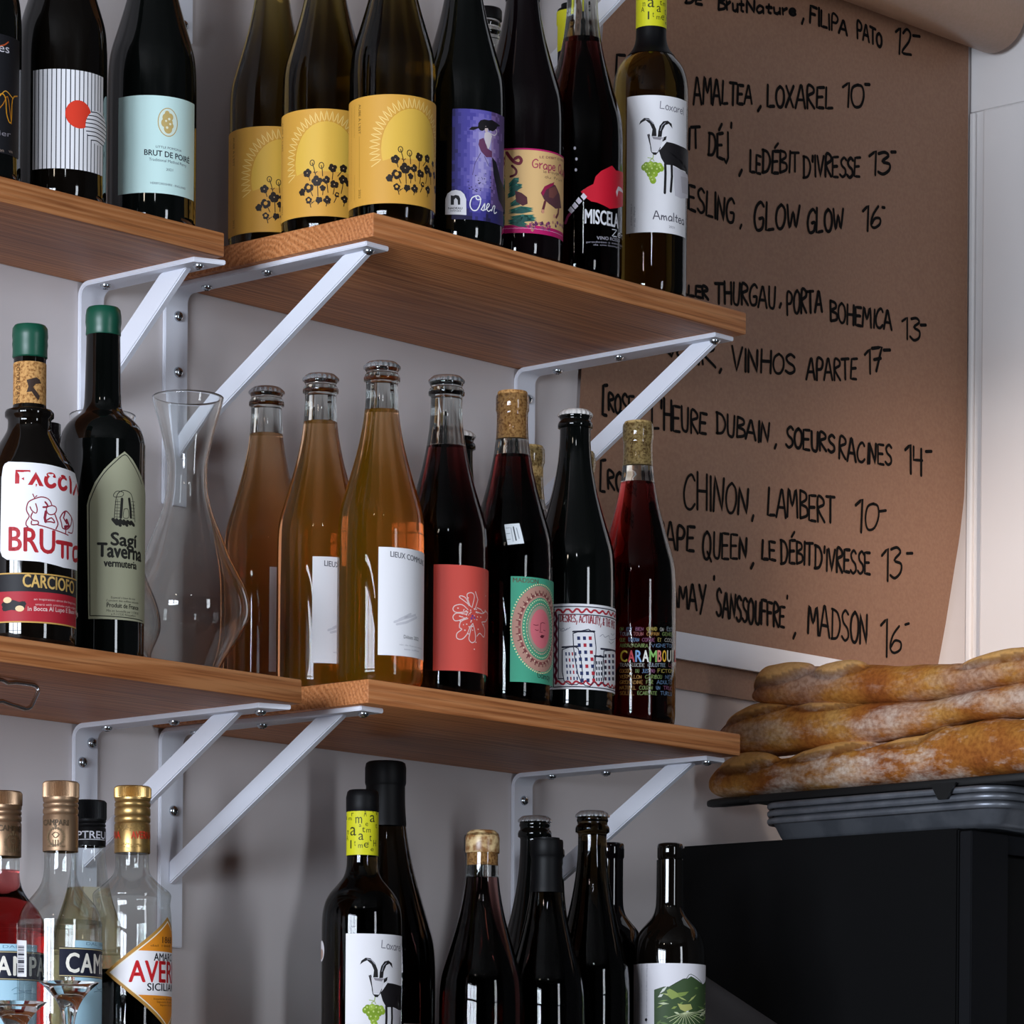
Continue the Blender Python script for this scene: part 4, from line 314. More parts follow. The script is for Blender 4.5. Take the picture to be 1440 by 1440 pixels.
 'coral': [('p','#e2564a',0,[(-10.9,22.8),(74.1,22.8),(74.1,122.9),(-10.9,122.9)]),('l','#f6d9d4',1,0.9,[(26.19,84.5),(18.48,89.43),(13.9,92.38),(15.38,93.87),(20.56,91.93),(23.9,85.22)]),('l','#f6d9d4',1,0.9,[(25.03,85.32),(22.17,92.53),(22.14,96.26),(27.24,97.69),(30.34,94.28),(27.38,83.68)]),('l','#f6d9d4',1,0.9,[(22.84,79.52),(11.57,77.79),(7.71,80.42),(9.58,84.23),(16.46,85.55),(22.82,81.38)]),('l','#f6d9d4',1,0.9,[(21.8,73.83),(13.59,70.44),(9.22,70.22),(7.76,73.89),(11.57,77.33),(21.77,76.62)]),('l','#f6d9d4',1,0.9,[(22.9,72.99),(15.58,69.63),(14.13,63.94),(16.66,62.24),(11.73,58.22),(11.77,53.55),(16.74,52.91),(21.94,57.96),(25.23,64.79),(28.74,68.87)]),('l','#f6d9d4',1,0.9,[(27.54,67.81),(25.28,59.19),(24.2,53.49),(27.71,50.54),(32.09,53.33),(31.34,61.66),(28.99,67.96)]),('l','#f6d9d4',1,0.9,[(31.11,82.21),(35.07,92.02),(31.58,99.09)]),('l','#f6d9d4',1,0.9,[(32.45,80.49),(41.58,79.74),(50.17,82.81),(57.81,80.17),(50.4,73.45),(41.7,71.33),(47.96,65.6),(45.83,57.81),(38.49,60.62),(34.08,57.29)]),('l','#f6d9d4',1,0.9,[(33.76,84.38),(39.8,83.26),(45.43,80.26)]),('d','#f6d9d4',2,28.45,62.41,0.68,0.6),('d','#f6d9d4',2,18.19,80.16,0.53,0.6),('d','#f6d9d4',2,51.07,74.96,0.63,0.6),('d','#f6d9d4',2,30.79,44.61,0.74,0.6),('d','#f6d9d4',2,32.97,82.65,0.82,0.6),('d','#f6d9d4',2,35.74,64.09,0.93,0.6),('d','#f6d9d4',2,14.34,74.47,0.84,0.6),('d','#f6d9d4',2,44.85,69.62,0.8,0.6),('d','#f6d9d4',2,26.8,71.23,0.93,0.6),('d','#f6d9d4',2,14.81,69.98,0.94,0.6),('d','#f6d9d4',2,22.96,92.48,0.7,0.6),('d','#f6d9d4',2,30.54,82.88,0.97,0.6),('d','#f6d9d4',2,30.48,76.5,0.57,0.6),('d','#f6d9d4',2,32.79,51.42,0.72,0.6),('d','#f6d9d4',2,22.37,78.3,0.75,0.6),('d','#f6d9d4',2,21.58,67.45,0.79,0.6),('d','#f6d9d4',2,12.49,81.94,0.84,0.6),('d','#f6d9d4',2,48.4,83.57,1,0.6),('d','#f6d9d4',2,24.96,77.83,0.93,0.6),('d','#f6d9d4',2,56.98,81.5,0.78,0.6),('d','#f6d9d4',2,26.05,79.23,0.92,0.6),('d','#f6d9d4',2,21.24,76.08,0.53,0.6),('d','#f6d9d4',2,49.3,97.57,0.54,0.6),('d','#f6d9d4',2,30.36,82.39,0.58,0.6),('d','#f6d9d4',2,23.6,58.44,0.94,0.6),('d','#f6d9d4',2,41.62,71.7,0.52,0.6),('d','#f6d9d4',2,25.85,81.06,0.94,0.6),('d','#f6d9d4',2,39.63,76.09,1,0.6),('d','#f6d9d4',2,26.22,69.98,0.8,0.6),('d','#f6d9d4',2,33.72,72.93,0.7,0.6),('d','#f6d9d4',2,23.58,76.35,0.52,0.6),('d','#f6d9d4',2,32.98,79.7,0.98,0.6),('d','#f6d9d4',2,34.97,79.47,0.73,0.6),('d','#f6d9d4',2,15.86,74.05,0.8,0.6),('d','#f6d9d4',2,16.82,77,0.97,0.6),('d','#f6d9d4',2,18.66,73.06,0.86,0.6),('d','#f6d9d4',2,28.15,65.99,0.99,0.6),('d','#f6d9d4',2,17.2,74.02,0.51,0.6),('d','#f6d9d4',2,18.15,66.67,0.51,0.6),('d','#f6d9d4',2,18.63,80.98,0.53,0.6),('d','#f6d9d4',2,20.82,79.94,0.84,0.6),('d','#f6d9d4',2,19.71,61.62,0.87,0.6),('d','#f6d9d4',2,30.73,73.32,0.84,0.6),('d','#f6d9d4',2,34.63,75.74,0.73,0.6),('d','#f6d9d4',2,21.23,77.13,0.68,0.6),('d','#f6d9d4',2,24.36,65.25,0.8,0.6),('d','#7a4a9a',3,28.06,75.81,1.1,1.1),('d','#7a4a9a',3,30.56,74.2,1.1,1.1),('d','#7a4a9a',3,26.89,73.36,1.1,1.1)],
 'green': [('p','#46a383',0,[(-0.33,21.9),(61.67,21.9),(61.67,123.2),(-0.33,123.2)]),('d','#b98c7c',1,31.85,74.43,31,41.5),('d','#8a4a48',2,31.85,74.43,25,34.5),('d','#b98c7c',3,31.85,74.43,22.6,32),('d','#4a9a78',4,31.85,74.43,21,30),('d','#9a9078',5,31.85,74.43,17,25),('d','#4a9a78',6,31.85,74.43,16,23.6),('d','#a29482',7,31.85,74.43,15,22.5),('d','#d9707a',8,31.85,74.43,12.6,19),('d','#efe6b0',10,63.85,74.43,0.75,0.75),('d','#efe6b0',10,63.76,77.61,0.75,0.75),('d','#efe6b0',10,63.49,80.78,0.75,0.75),('d','#efe6b0',10,63.05,83.91,0.75,0.75),('d','#efe6b0',10,62.43,86.99,0.75,0.75),('d','#efe6b0',10,61.64,89.99,0.75,0.75),('d','#efe6b0',10,60.68,92.91,0.75,0.75),('d','#efe6b0',10,59.56,95.73,0.75,0.75),('d','#efe6b0',10,58.29,98.43,0.75,0.75),('d','#efe6b0',10,56.87,100.99,0.75,0.75),('d','#efe6b0',10,55.31,103.41,0.75,0.75),('d','#efe6b0',10,53.62,105.66,0.75,0.75),('d','#efe6b0',10,51.8,107.74,0.75,0.75),('d','#efe6b0',10,49.88,109.63,0.75,0.75),('d','#efe6b0',10,47.85,111.32,0.75,0.75),('d','#efe6b0',10,45.73,112.81,0.75,0.75),('d','#efe6b0',10,43.54,114.09,0.75,0.75),('d','#efe6b0',10,41.28,115.14,0.75,0.75),('d','#efe6b0',10,38.97,115.96,0.75,0.75),('d','#efe6b0',10,36.62,116.55,0.75,0.75),('d','#efe6b0',10,34.24,116.91,0.75,0.75),('d','#efe6b0',10,31.85,117.03,0.75,0.75),('d','#efe6b0',10,29.46,116.91,0.75,0.75),('d','#efe6b0',10,27.08,116.55,0.75,0.75),('d','#efe6b0',10,24.73,115.96,0.75,0.75),('d','#efe6b0',10,22.42,115.14,0.75,0.75),('d','#efe6b0',10,20.16,114.09,0.75,0.75),('d','#efe6b0',10,17.97,112.81,0.75,0.75),('d','#efe6b0',10,15.85,111.32,0.75,0.75),('d','#efe6b0',10,13.82,109.63,0.75,0.75),('d','#efe6b0',10,11.9,107.74,0.75,0.75),('d','#efe6b0',10,10.08,105.66,0.75,0.75),('d','#efe6b0',10,8.39,103.41,0.75,0.75),('d','#efe6b0',10,6.83,100.99,0.75,0.75),('d','#efe6b0',10,5.41,98.43,0.75,0.75),('d','#efe6b0',10,4.14,95.73,0.75,0.75),('d','#efe6b0',10,3.02,92.91,0.75,0.75),('d','#efe6b0',10,2.06,89.99,0.75,0.75),('d','#efe6b0',10,1.27,86.99,0.75,0.75),('d','#efe6b0',10,0.65,83.91,0.75,0.75),('d','#efe6b0',10,0.21,80.78,0.75,0.75),('d','#efe6b0',10,-0.06,77.61,0.75,0.75),('d','#efe6b0',10,-0.15,74.43,0.75,0.75),('d','#efe6b0',10,-0.06,71.25,0.75,0.75),('d','#efe6b0',10,0.21,68.08,0.75,0.75),('d','#efe6b0',10,0.65,64.95,0.75,0.75),('d','#efe6b0',10,1.27,61.87,0.75,0.75),('d','#efe6b0',10,2.06,58.87,0.75,0.75),('d','#efe6b0',10,3.02,55.95,0.75,0.75),('d','#efe6b0',10,4.14,53.13,0.75,0.75),('d','#efe6b0',10,5.41,50.43,0.75,0.75),('d','#efe6b0',10,6.83,47.87,0.75,0.75),('d','#efe6b0',10,8.39,45.45,0.75,0.75),('d','#efe6b0',10,10.08,43.2,0.75,0.75),('d','#efe6b0',10,11.9,41.12,0.75,0.75),('d','#efe6b0',10,13.82,39.23,0.75,0.75),('d','#efe6b0',10,15.85,37.54,0.75,0.75),('d','#efe6b0',10,17.97,36.05,0.75,0.75),('d','#efe6b0',10,20.16,34.77,0.75,0.75),('d','#efe6b0',10,22.42,33.72,0.75,0.75),('d','#efe6b0',10,24.73,32.9,0.75,0.75),('d','#efe6b0',10,27.08,32.31,0.75,0.75),('d','#efe6b0',10,29.46,31.95,0.75,0.75),('d','#efe6b0',10,31.85,31.83,0.75,0.75),('d','#efe6b0',10,34.24,31.95,0.75,0.75),('d','#efe6b0',10,36.62,32.31,0.75,0.75),('d','#efe6b0',10,38.97,32.9,0.75,0.75),('d','#efe6b0',10,41.28,33.72,0.75,0.75),('d','#efe6b0',10,43.54,34.77,0.75,0.75),('d','#efe6b0',10,45.73,36.05,0.75,0.75),('d','#efe6b0',10,47.85,37.54,0.75,0.75),('d','#efe6b0',10,49.88,39.23,0.75,0.75),('d','#efe6b0',10,51.8,41.12,0.75,0.75),('d','#efe6b0',10,53.62,43.2,0.75,0.75),('d','#efe6b0',10,55.31,45.45,0.75,0.75),('d','#efe6b0',10,56.87,47.87,0.75,0.75),('d','#efe6b0',10,58.29,50.43,0.75,0.75),('d','#efe6b0',10,59.56,53.13,0.75,0.75),('d','#efe6b0',10,60.68,55.95,0.75,0.75),('d','#efe6b0',10,61.64,58.87,0.75,0.75),('d','#efe6b0',10,62.43,61.87,0.75,0.75),('d','#efe6b0',10,63.05,64.95,0.75,0.75),('d','#efe6b0',10,63.49,68.08,0.75,0.75),('d','#efe6b0',10,63.76,71.25,0.75,0.75),('d','#d9b8a0',10,55.75,74.43,1,1),('d','#d9b8a0',10,55.23,81.35,1,1),('d','#d9b8a0',10,53.68,87.97,1,1),('d','#d9b8a0',10,51.19,94,1,1),('d','#d9b8a0',10,47.84,99.18,1,1),('d','#d9b8a0',10,43.8,103.27,1,1),('d','#d9b8a0',10,39.24,106.1,1,1),('d','#d9b8a0',10,34.35,107.55,1,1),('d','#d9b8a0',10,29.35,107.55,1,1),('d','#d9b8a0',10,24.46,106.1,1,1),('d','#d9b8a0',10,19.9,103.27,1,1),('d','#d9b8a0',10,15.86,99.18,1,1),('d','#d9b8a0',10,12.51,94,1,1),('d','#d9b8a0',10,10.02,87.97,1,1),('d','#d9b8a0',10,8.47,81.35,1,1),('d','#d9b8a0',10,7.95,74.43,1,1),('d','#d9b8a0',10,8.47,67.51,1,1),('d','#d9b8a0',10,10.02,60.89,1,1),('d','#d9b8a0',10,12.51,54.86,1,1),('d','#d9b8a0',10,15.86,49.68,1,1),('d','#d9b8a0',10,19.9,45.59,1,1),('d','#d9b8a0',10,24.46,42.76,1,1),('d','#d9b8a0',10,29.35,41.31,1,1),('d','#d9b8a0',10,34.35,41.31,1,1),('d','#d9b8a0',10,39.24,42.76,1,1),('d','#d9b8a0',10,43.8,45.59,1,1),('d','#d9b8a0',10,47.84,49.68,1,1),('d','#d9b8a0',10,51.19,54.86,1,1),('d','#d9b8a0',10,53.68,60.89,1,1),('d','#d9b8a0',10,55.23,67.51,1,1),('d','#d8f0b8',10,51.35,74.43,0.65,0.65),('d','#d8f0b8',10,51.23,77.57,0.65,0.65),('d','#d8f0b8',10,50.86,80.66,0.65,0.65),('d','#d8f0b8',10,50.26,83.68,0.65,0.65),('d','#d8f0b8',10,49.42,86.58,0.65,0.65),('d','#d8f0b8',10,48.36,89.33,0.65,0.65),('d','#d8f0b8',10,47.1,91.89,0.65,0.65),('d','#d8f0b8',10,45.64,94.23,0.65,0.65),('d','#d8f0b8',10,44.01,96.32,0.65,0.65),('d','#d8f0b8',10,42.22,98.14,0.65,0.65),('d','#d8f0b8',10,40.31,99.66,0.65,0.65),('d','#d8f0b8',10,38.29,100.86,0.65,0.65),('d','#d8f0b8',10,36.19,101.73,0.65,0.65),('d','#d8f0b8',10,34.03,102.25,0.65,0.65),('d','#d8f0b8',10,31.85,102.43,0.65,0.65),('d','#d8f0b8',10,29.67,102.25,0.65,0.65),('d','#d8f0b8',10,27.51,101.73,0.65,0.65),('d','#d8f0b8',10,25.41,100.86,0.65,0.65),('d','#d8f0b8',10,23.39,99.66,0.65,0.65),('d','#d8f0b8',10,21.48,98.14,0.65,0.65),('d','#d8f0b8',10,19.69,96.32,0.65,0.65),('d','#d8f0b8',10,18.06,94.23,0.65,0.65),('d','#d8f0b8',10,16.6,91.89,0.65,0.65),('d','#d8f0b8',10,15.34,89.33,0.65,0.65),('d','#d8f0b8',10,14.28,86.58,0.65,0.65),('d','#d8f0b8',10,13.44,83.68,0.65,0.65),('d','#d8f0b8',10,12.84,80.66,0.65,0.65),('d','#d8f0b8',10,12.47,77.57,0.65,0.65),('d','#d8f0b8',10,12.35,74.43,0.65,0.65),('d','#d8f0b8',10,12.47,71.29,0.65,0.65),('d','#d8f0b8',10,12.84,68.2,0.65,0.65),('d','#d8f0b8',10,13.44,65.18,0.65,0.65),('d','#d8f0b8',10,14.28,62.28,0.65,0.65),('d','#d8f0b8',10,15.34,59.53,0.65,0.65),('d','#d8f0b8',10,16.6,56.97,0.65,0.65),('d','#d8f0b8',10,18.06,54.63,0.65,0.65),('d','#d8f0b8',10,19.69,52.54,0.65,0.65),('d','#d8f0b8',10,21.48,50.72,0.65,0.65),('d','#d8f0b8',10,23.39,49.2,0.65,0.65),('d','#d8f0b8',10,25.41,48,0.65,0.65),('d','#d8f0b8',10,27.51,47.13,0.65,0.65),('d','#d8f0b8',10,29.67,46.61,0.65,0.65),('d','#d8f0b8',10,31.85,46.43,0.65,0.65),('d','#d8f0b8',10,34.03,46.61,0.65,0.65),('d','#d8f0b8',10,36.19,47.13,0.65,0.65),('d','#d8f0b8',10,38.29,48,0.65,0.65),('d','#d8f0b8',10,40.31,49.2,0.65,0.65),('d','#d8f0b8',10,42.22,50.72,0.65,0.65),('d','#d8f0b8',10,44.01,52.54,0.65,0.65),('d','#d8f0b8',10,45.64,54.63,0.65,0.65),('d','#d8f0b8',10,47.1,56.97,0.65,0.65),('d','#d8f0b8',10,48.36,59.53,0.65,0.65),('d','#d8f0b8',10,49.42,62.28,0.65,0.65),('d','#d8f0b8',10,50.26,65.18,0.65,0.65),('d','#d8f0b8',10,50.86,68.2,0.65,0.65),('d','#d8f0b8',10,51.23,71.29,0.65,0.65),('d','#e8e0c0',10,48.25,74.43,0.5,0.5),('d','#e8e0c0',10,48.05,78.22,0.5,0.5),('d','#e8e0c0',10,47.45,81.91,0.5,0.5),('d','#e8e0c0',10,46.46,85.42,0.5,0.5),('d','#e8e0c0',10,45.12,88.65,0.5,0.5),('d','#e8e0c0',10,43.45,91.54,0.5,0.5),('d','#e8e0c0',10,41.49,94.01,0.5,0.5),('d','#e8e0c0',10,39.3,95.99,0.5,0.5),('d','#e8e0c0',10,36.92,97.45,0.5,0.5),('d','#e8e0c0',10,34.42,98.33,0.5,0.5),('d','#e8e0c0',10,31.85,98.63,0.5,0.5),('d','#e8e0c0',10,29.28,98.33,0.5,0.5),('d','#e8e0c0',10,26.78,97.45,0.5,0.5),('d','#e8e0c0',10,24.4,95.99,0.5,0.5),('d','#e8e0c0',10,22.21,94.01,0.5,0.5),('d','#e8e0c0',10,20.25,91.54,0.5,0.5),('d','#e8e0c0',10,18.58,88.65,0.5,0.5),('d','#e8e0c0',10,17.24,85.42,0.5,0.5),('d','#e8e0c0',10,16.25,81.91,0.5,0.5),('d','#e8e0c0',10,15.65,78.22,0.5,0.5),('d','#e8e0c0',10,15.45,74.43,0.5,0.5),('d','#e8e0c0',10,15.65,70.64,0.5,0.5),('d','#e8e0c0',10,16.25,66.95,0.5,0.5),('d','#e8e0c0',10,17.24,63.44,0.5,0.5),('d','#e8e0c0',10,18.58,60.21,0.5,0.5),('d','#e8e0c0',10,20.25,57.32,0.5,0.5),('d','#e8e0c0',10,22.21,54.85,0.5,0.5),('d','#e8e0c0',10,24.4,52.87,0.5,0.5),('d','#e8e0c0',10,26.78,51.41,0.5,0.5),('d','#e8e0c0',10,29.28,50.53,0.5,0.5),('d','#e8e0c0',10,31.85,50.23,0.5,0.5),('d','#e8e0c0',10,34.42,50.53,0.5,0.5),('d','#e8e0c0',10,36.92,51.41,0.5,0.5),('d','#e8e0c0',10,39.3,52.87,0.5,0.5),('d','#e8e0c0',10,41.49,54.85,0.5,0.5),('d','#e8e0c0',10,43.45,57.32,0.5,0.5),('d','#e8e0c0',10,45.12,60.21,0.5,0.5),('d','#e8e0c0',10,46.46,63.44,0.5,0.5),('d','#e8e0c0',10,47.45,66.95,0.5,0.5),('d','#e8e0c0',10,48.05,70.64,0.5,0.5),('l','#6f3236',11,0.8,[(55.45,74.43),(58.85,74.43)]),('l','#6f3236',11,0.8,[(55.05,80.49),(58.39,81.16)]),('l','#6f3236',11,0.8,[(53.86,86.35),(57.03,87.65)]),('l','#6f3236',11,0.8,[(51.92,91.8),(54.81,93.7)]),('l','#6f3236',11,0.8,[(49.29,96.66),(51.8,99.09)]),('l','#6f3236',11,0.8,[(46.07,100.76),(48.12,103.64)]),('l','#6f3236',11,0.8,[(42.37,103.97),(43.88,107.19)]),('l','#6f3236',11,0.8,[(38.31,106.17),(39.24,109.63)]),('l','#6f3236',11,0.8,[(34.03,107.29),(34.34,110.87)]),('l','#6f3236',11,0.8,[(29.67,107.29),(29.36,110.87)]),('l','#6f3236',11,0.8,[(25.39,106.17),(24.46,109.63)]),('l','#6f3236',11,0.8,[(21.33,103.97),(19.82,107.19)]),('l','#6f3236',11,0.8,[(17.63,100.76),(15.58,103.64)]),('l','#6f3236',11,0.8,[(14.41,96.66),(11.9,99.09)]),('l','#6f3236',11,0.8,[(11.78,91.8),(8.89,93.7)]),('l','#6f3236',11,0.8,[(9.84,86.35),(6.67,87.65)]),('l','#6f3236',11,0.8,[(8.65,80.49),(5.31,81.16)]),('l','#6f3236',11,0.8,[(8.25,74.43),(4.85,74.43)]),('l','#6f3236',11,0.8,[(8.65,68.37),(5.31,67.7)]),('l','#6f3236',11,0.8,[(9.84,62.51),(6.67,61.21)]),('l','#6f3236',11,0.8,[(11.78,57.06),(8.89,55.16)]),('l','#6f3236',11,0.8,[(14.41,52.2),(11.9,49.77)]),('l','#6f3236',11,0.8,[(17.63,48.1),(15.58,45.22)]),('l','#6f3236',11,0.8,[(21.33,44.89),(19.82,41.67)]),('l','#6f3236',11,0.8,[(25.39,42.69),(24.46,39.23)]),('l','#6f3236',11,0.8,[(29.67,41.57),(29.36,37.99)]),('l','#6f3236',11,0.8,[(34.03,41.57),(34.34,37.99)]),('l','#6f3236',11,0.8,[(38.31,42.69),(39.24,39.23)]),('l','#6f3236',11,0.8,[(42.37,44.89),(43.88,41.67)]),('l','#6f3236',11,0.8,[(46.07,48.1),(48.12,45.22)]),('l','#6f3236',11,0.8,[(49.29,52.2),(51.8,49.77)]),('l','#6f3236',11,0.8,[(51.92,57.06),(54.81,55.16)]),('l','#6f3236',11,0.8,[(53.86,62.51),(57.03,61.21)]),('l','#6f3236',11,0.8,[(55.05,68.37),(58.39,67.7)]),('l','#7a2038',12,0.6,[(22.6,77.68),(25.03,77.25),(28.1,77.78)]),('l','#7a2038',12,0.6,[(30.86,72.81),(29.78,71.08),(33.19,71.28)]),('l','#7a2038',12,0.6,[(31.35,80.14),(30.83,76.04),(30.86,72.81)]),('l','#7a2038',12,0.6,[(31.35,79.74),(33.68,80.81),(36.83,80.37)]),('l','#7a2038',12,0.6,[(24.58,73),(26.59,72.38),(28.15,72.94)]),('l','#7a2038',12,0.6,[(34.99,73.67),(37.6,73.17)]),('p','#5a1428',12,[(30.37,67.09),(32.63,68.79),(36.72,68.61),(34.46,65.92),(31.85,65.79)]),('t','#6a5a4a',1,'MADSON',1.74,117.53,28.21,117.42,4.2,'b'),('t','#2f4a3e',1,'Gamay',28.09,27.24,47.77,26.58,6.2,'h')],
 'price': [('p','#e4e9ec',0,[(-7.59,173.61),(8.25,175.02),(12.45,155.29),(-3.51,153.25)]),('l','#8d949a',1,0.5,[(-5.82,169.92),(-1.81,170.34)]),('l','#8d949a',1,0.5,[(-5.32,164.22),(-1.31,164.65)]),('l','#8d949a',1,0.5,[(-4.81,158.51),(-0.81,158.95)]),('l','#50565c',1,1.3,[(1.83,171.06),(4.57,158.01)]),('l','#9aa1a8',1,0.9,[(5.04,169.99),(7.44,159.82)]),('l','#a8aeb4',1,0.7,[(-0.67,170.46),(1.71,156.81)])],
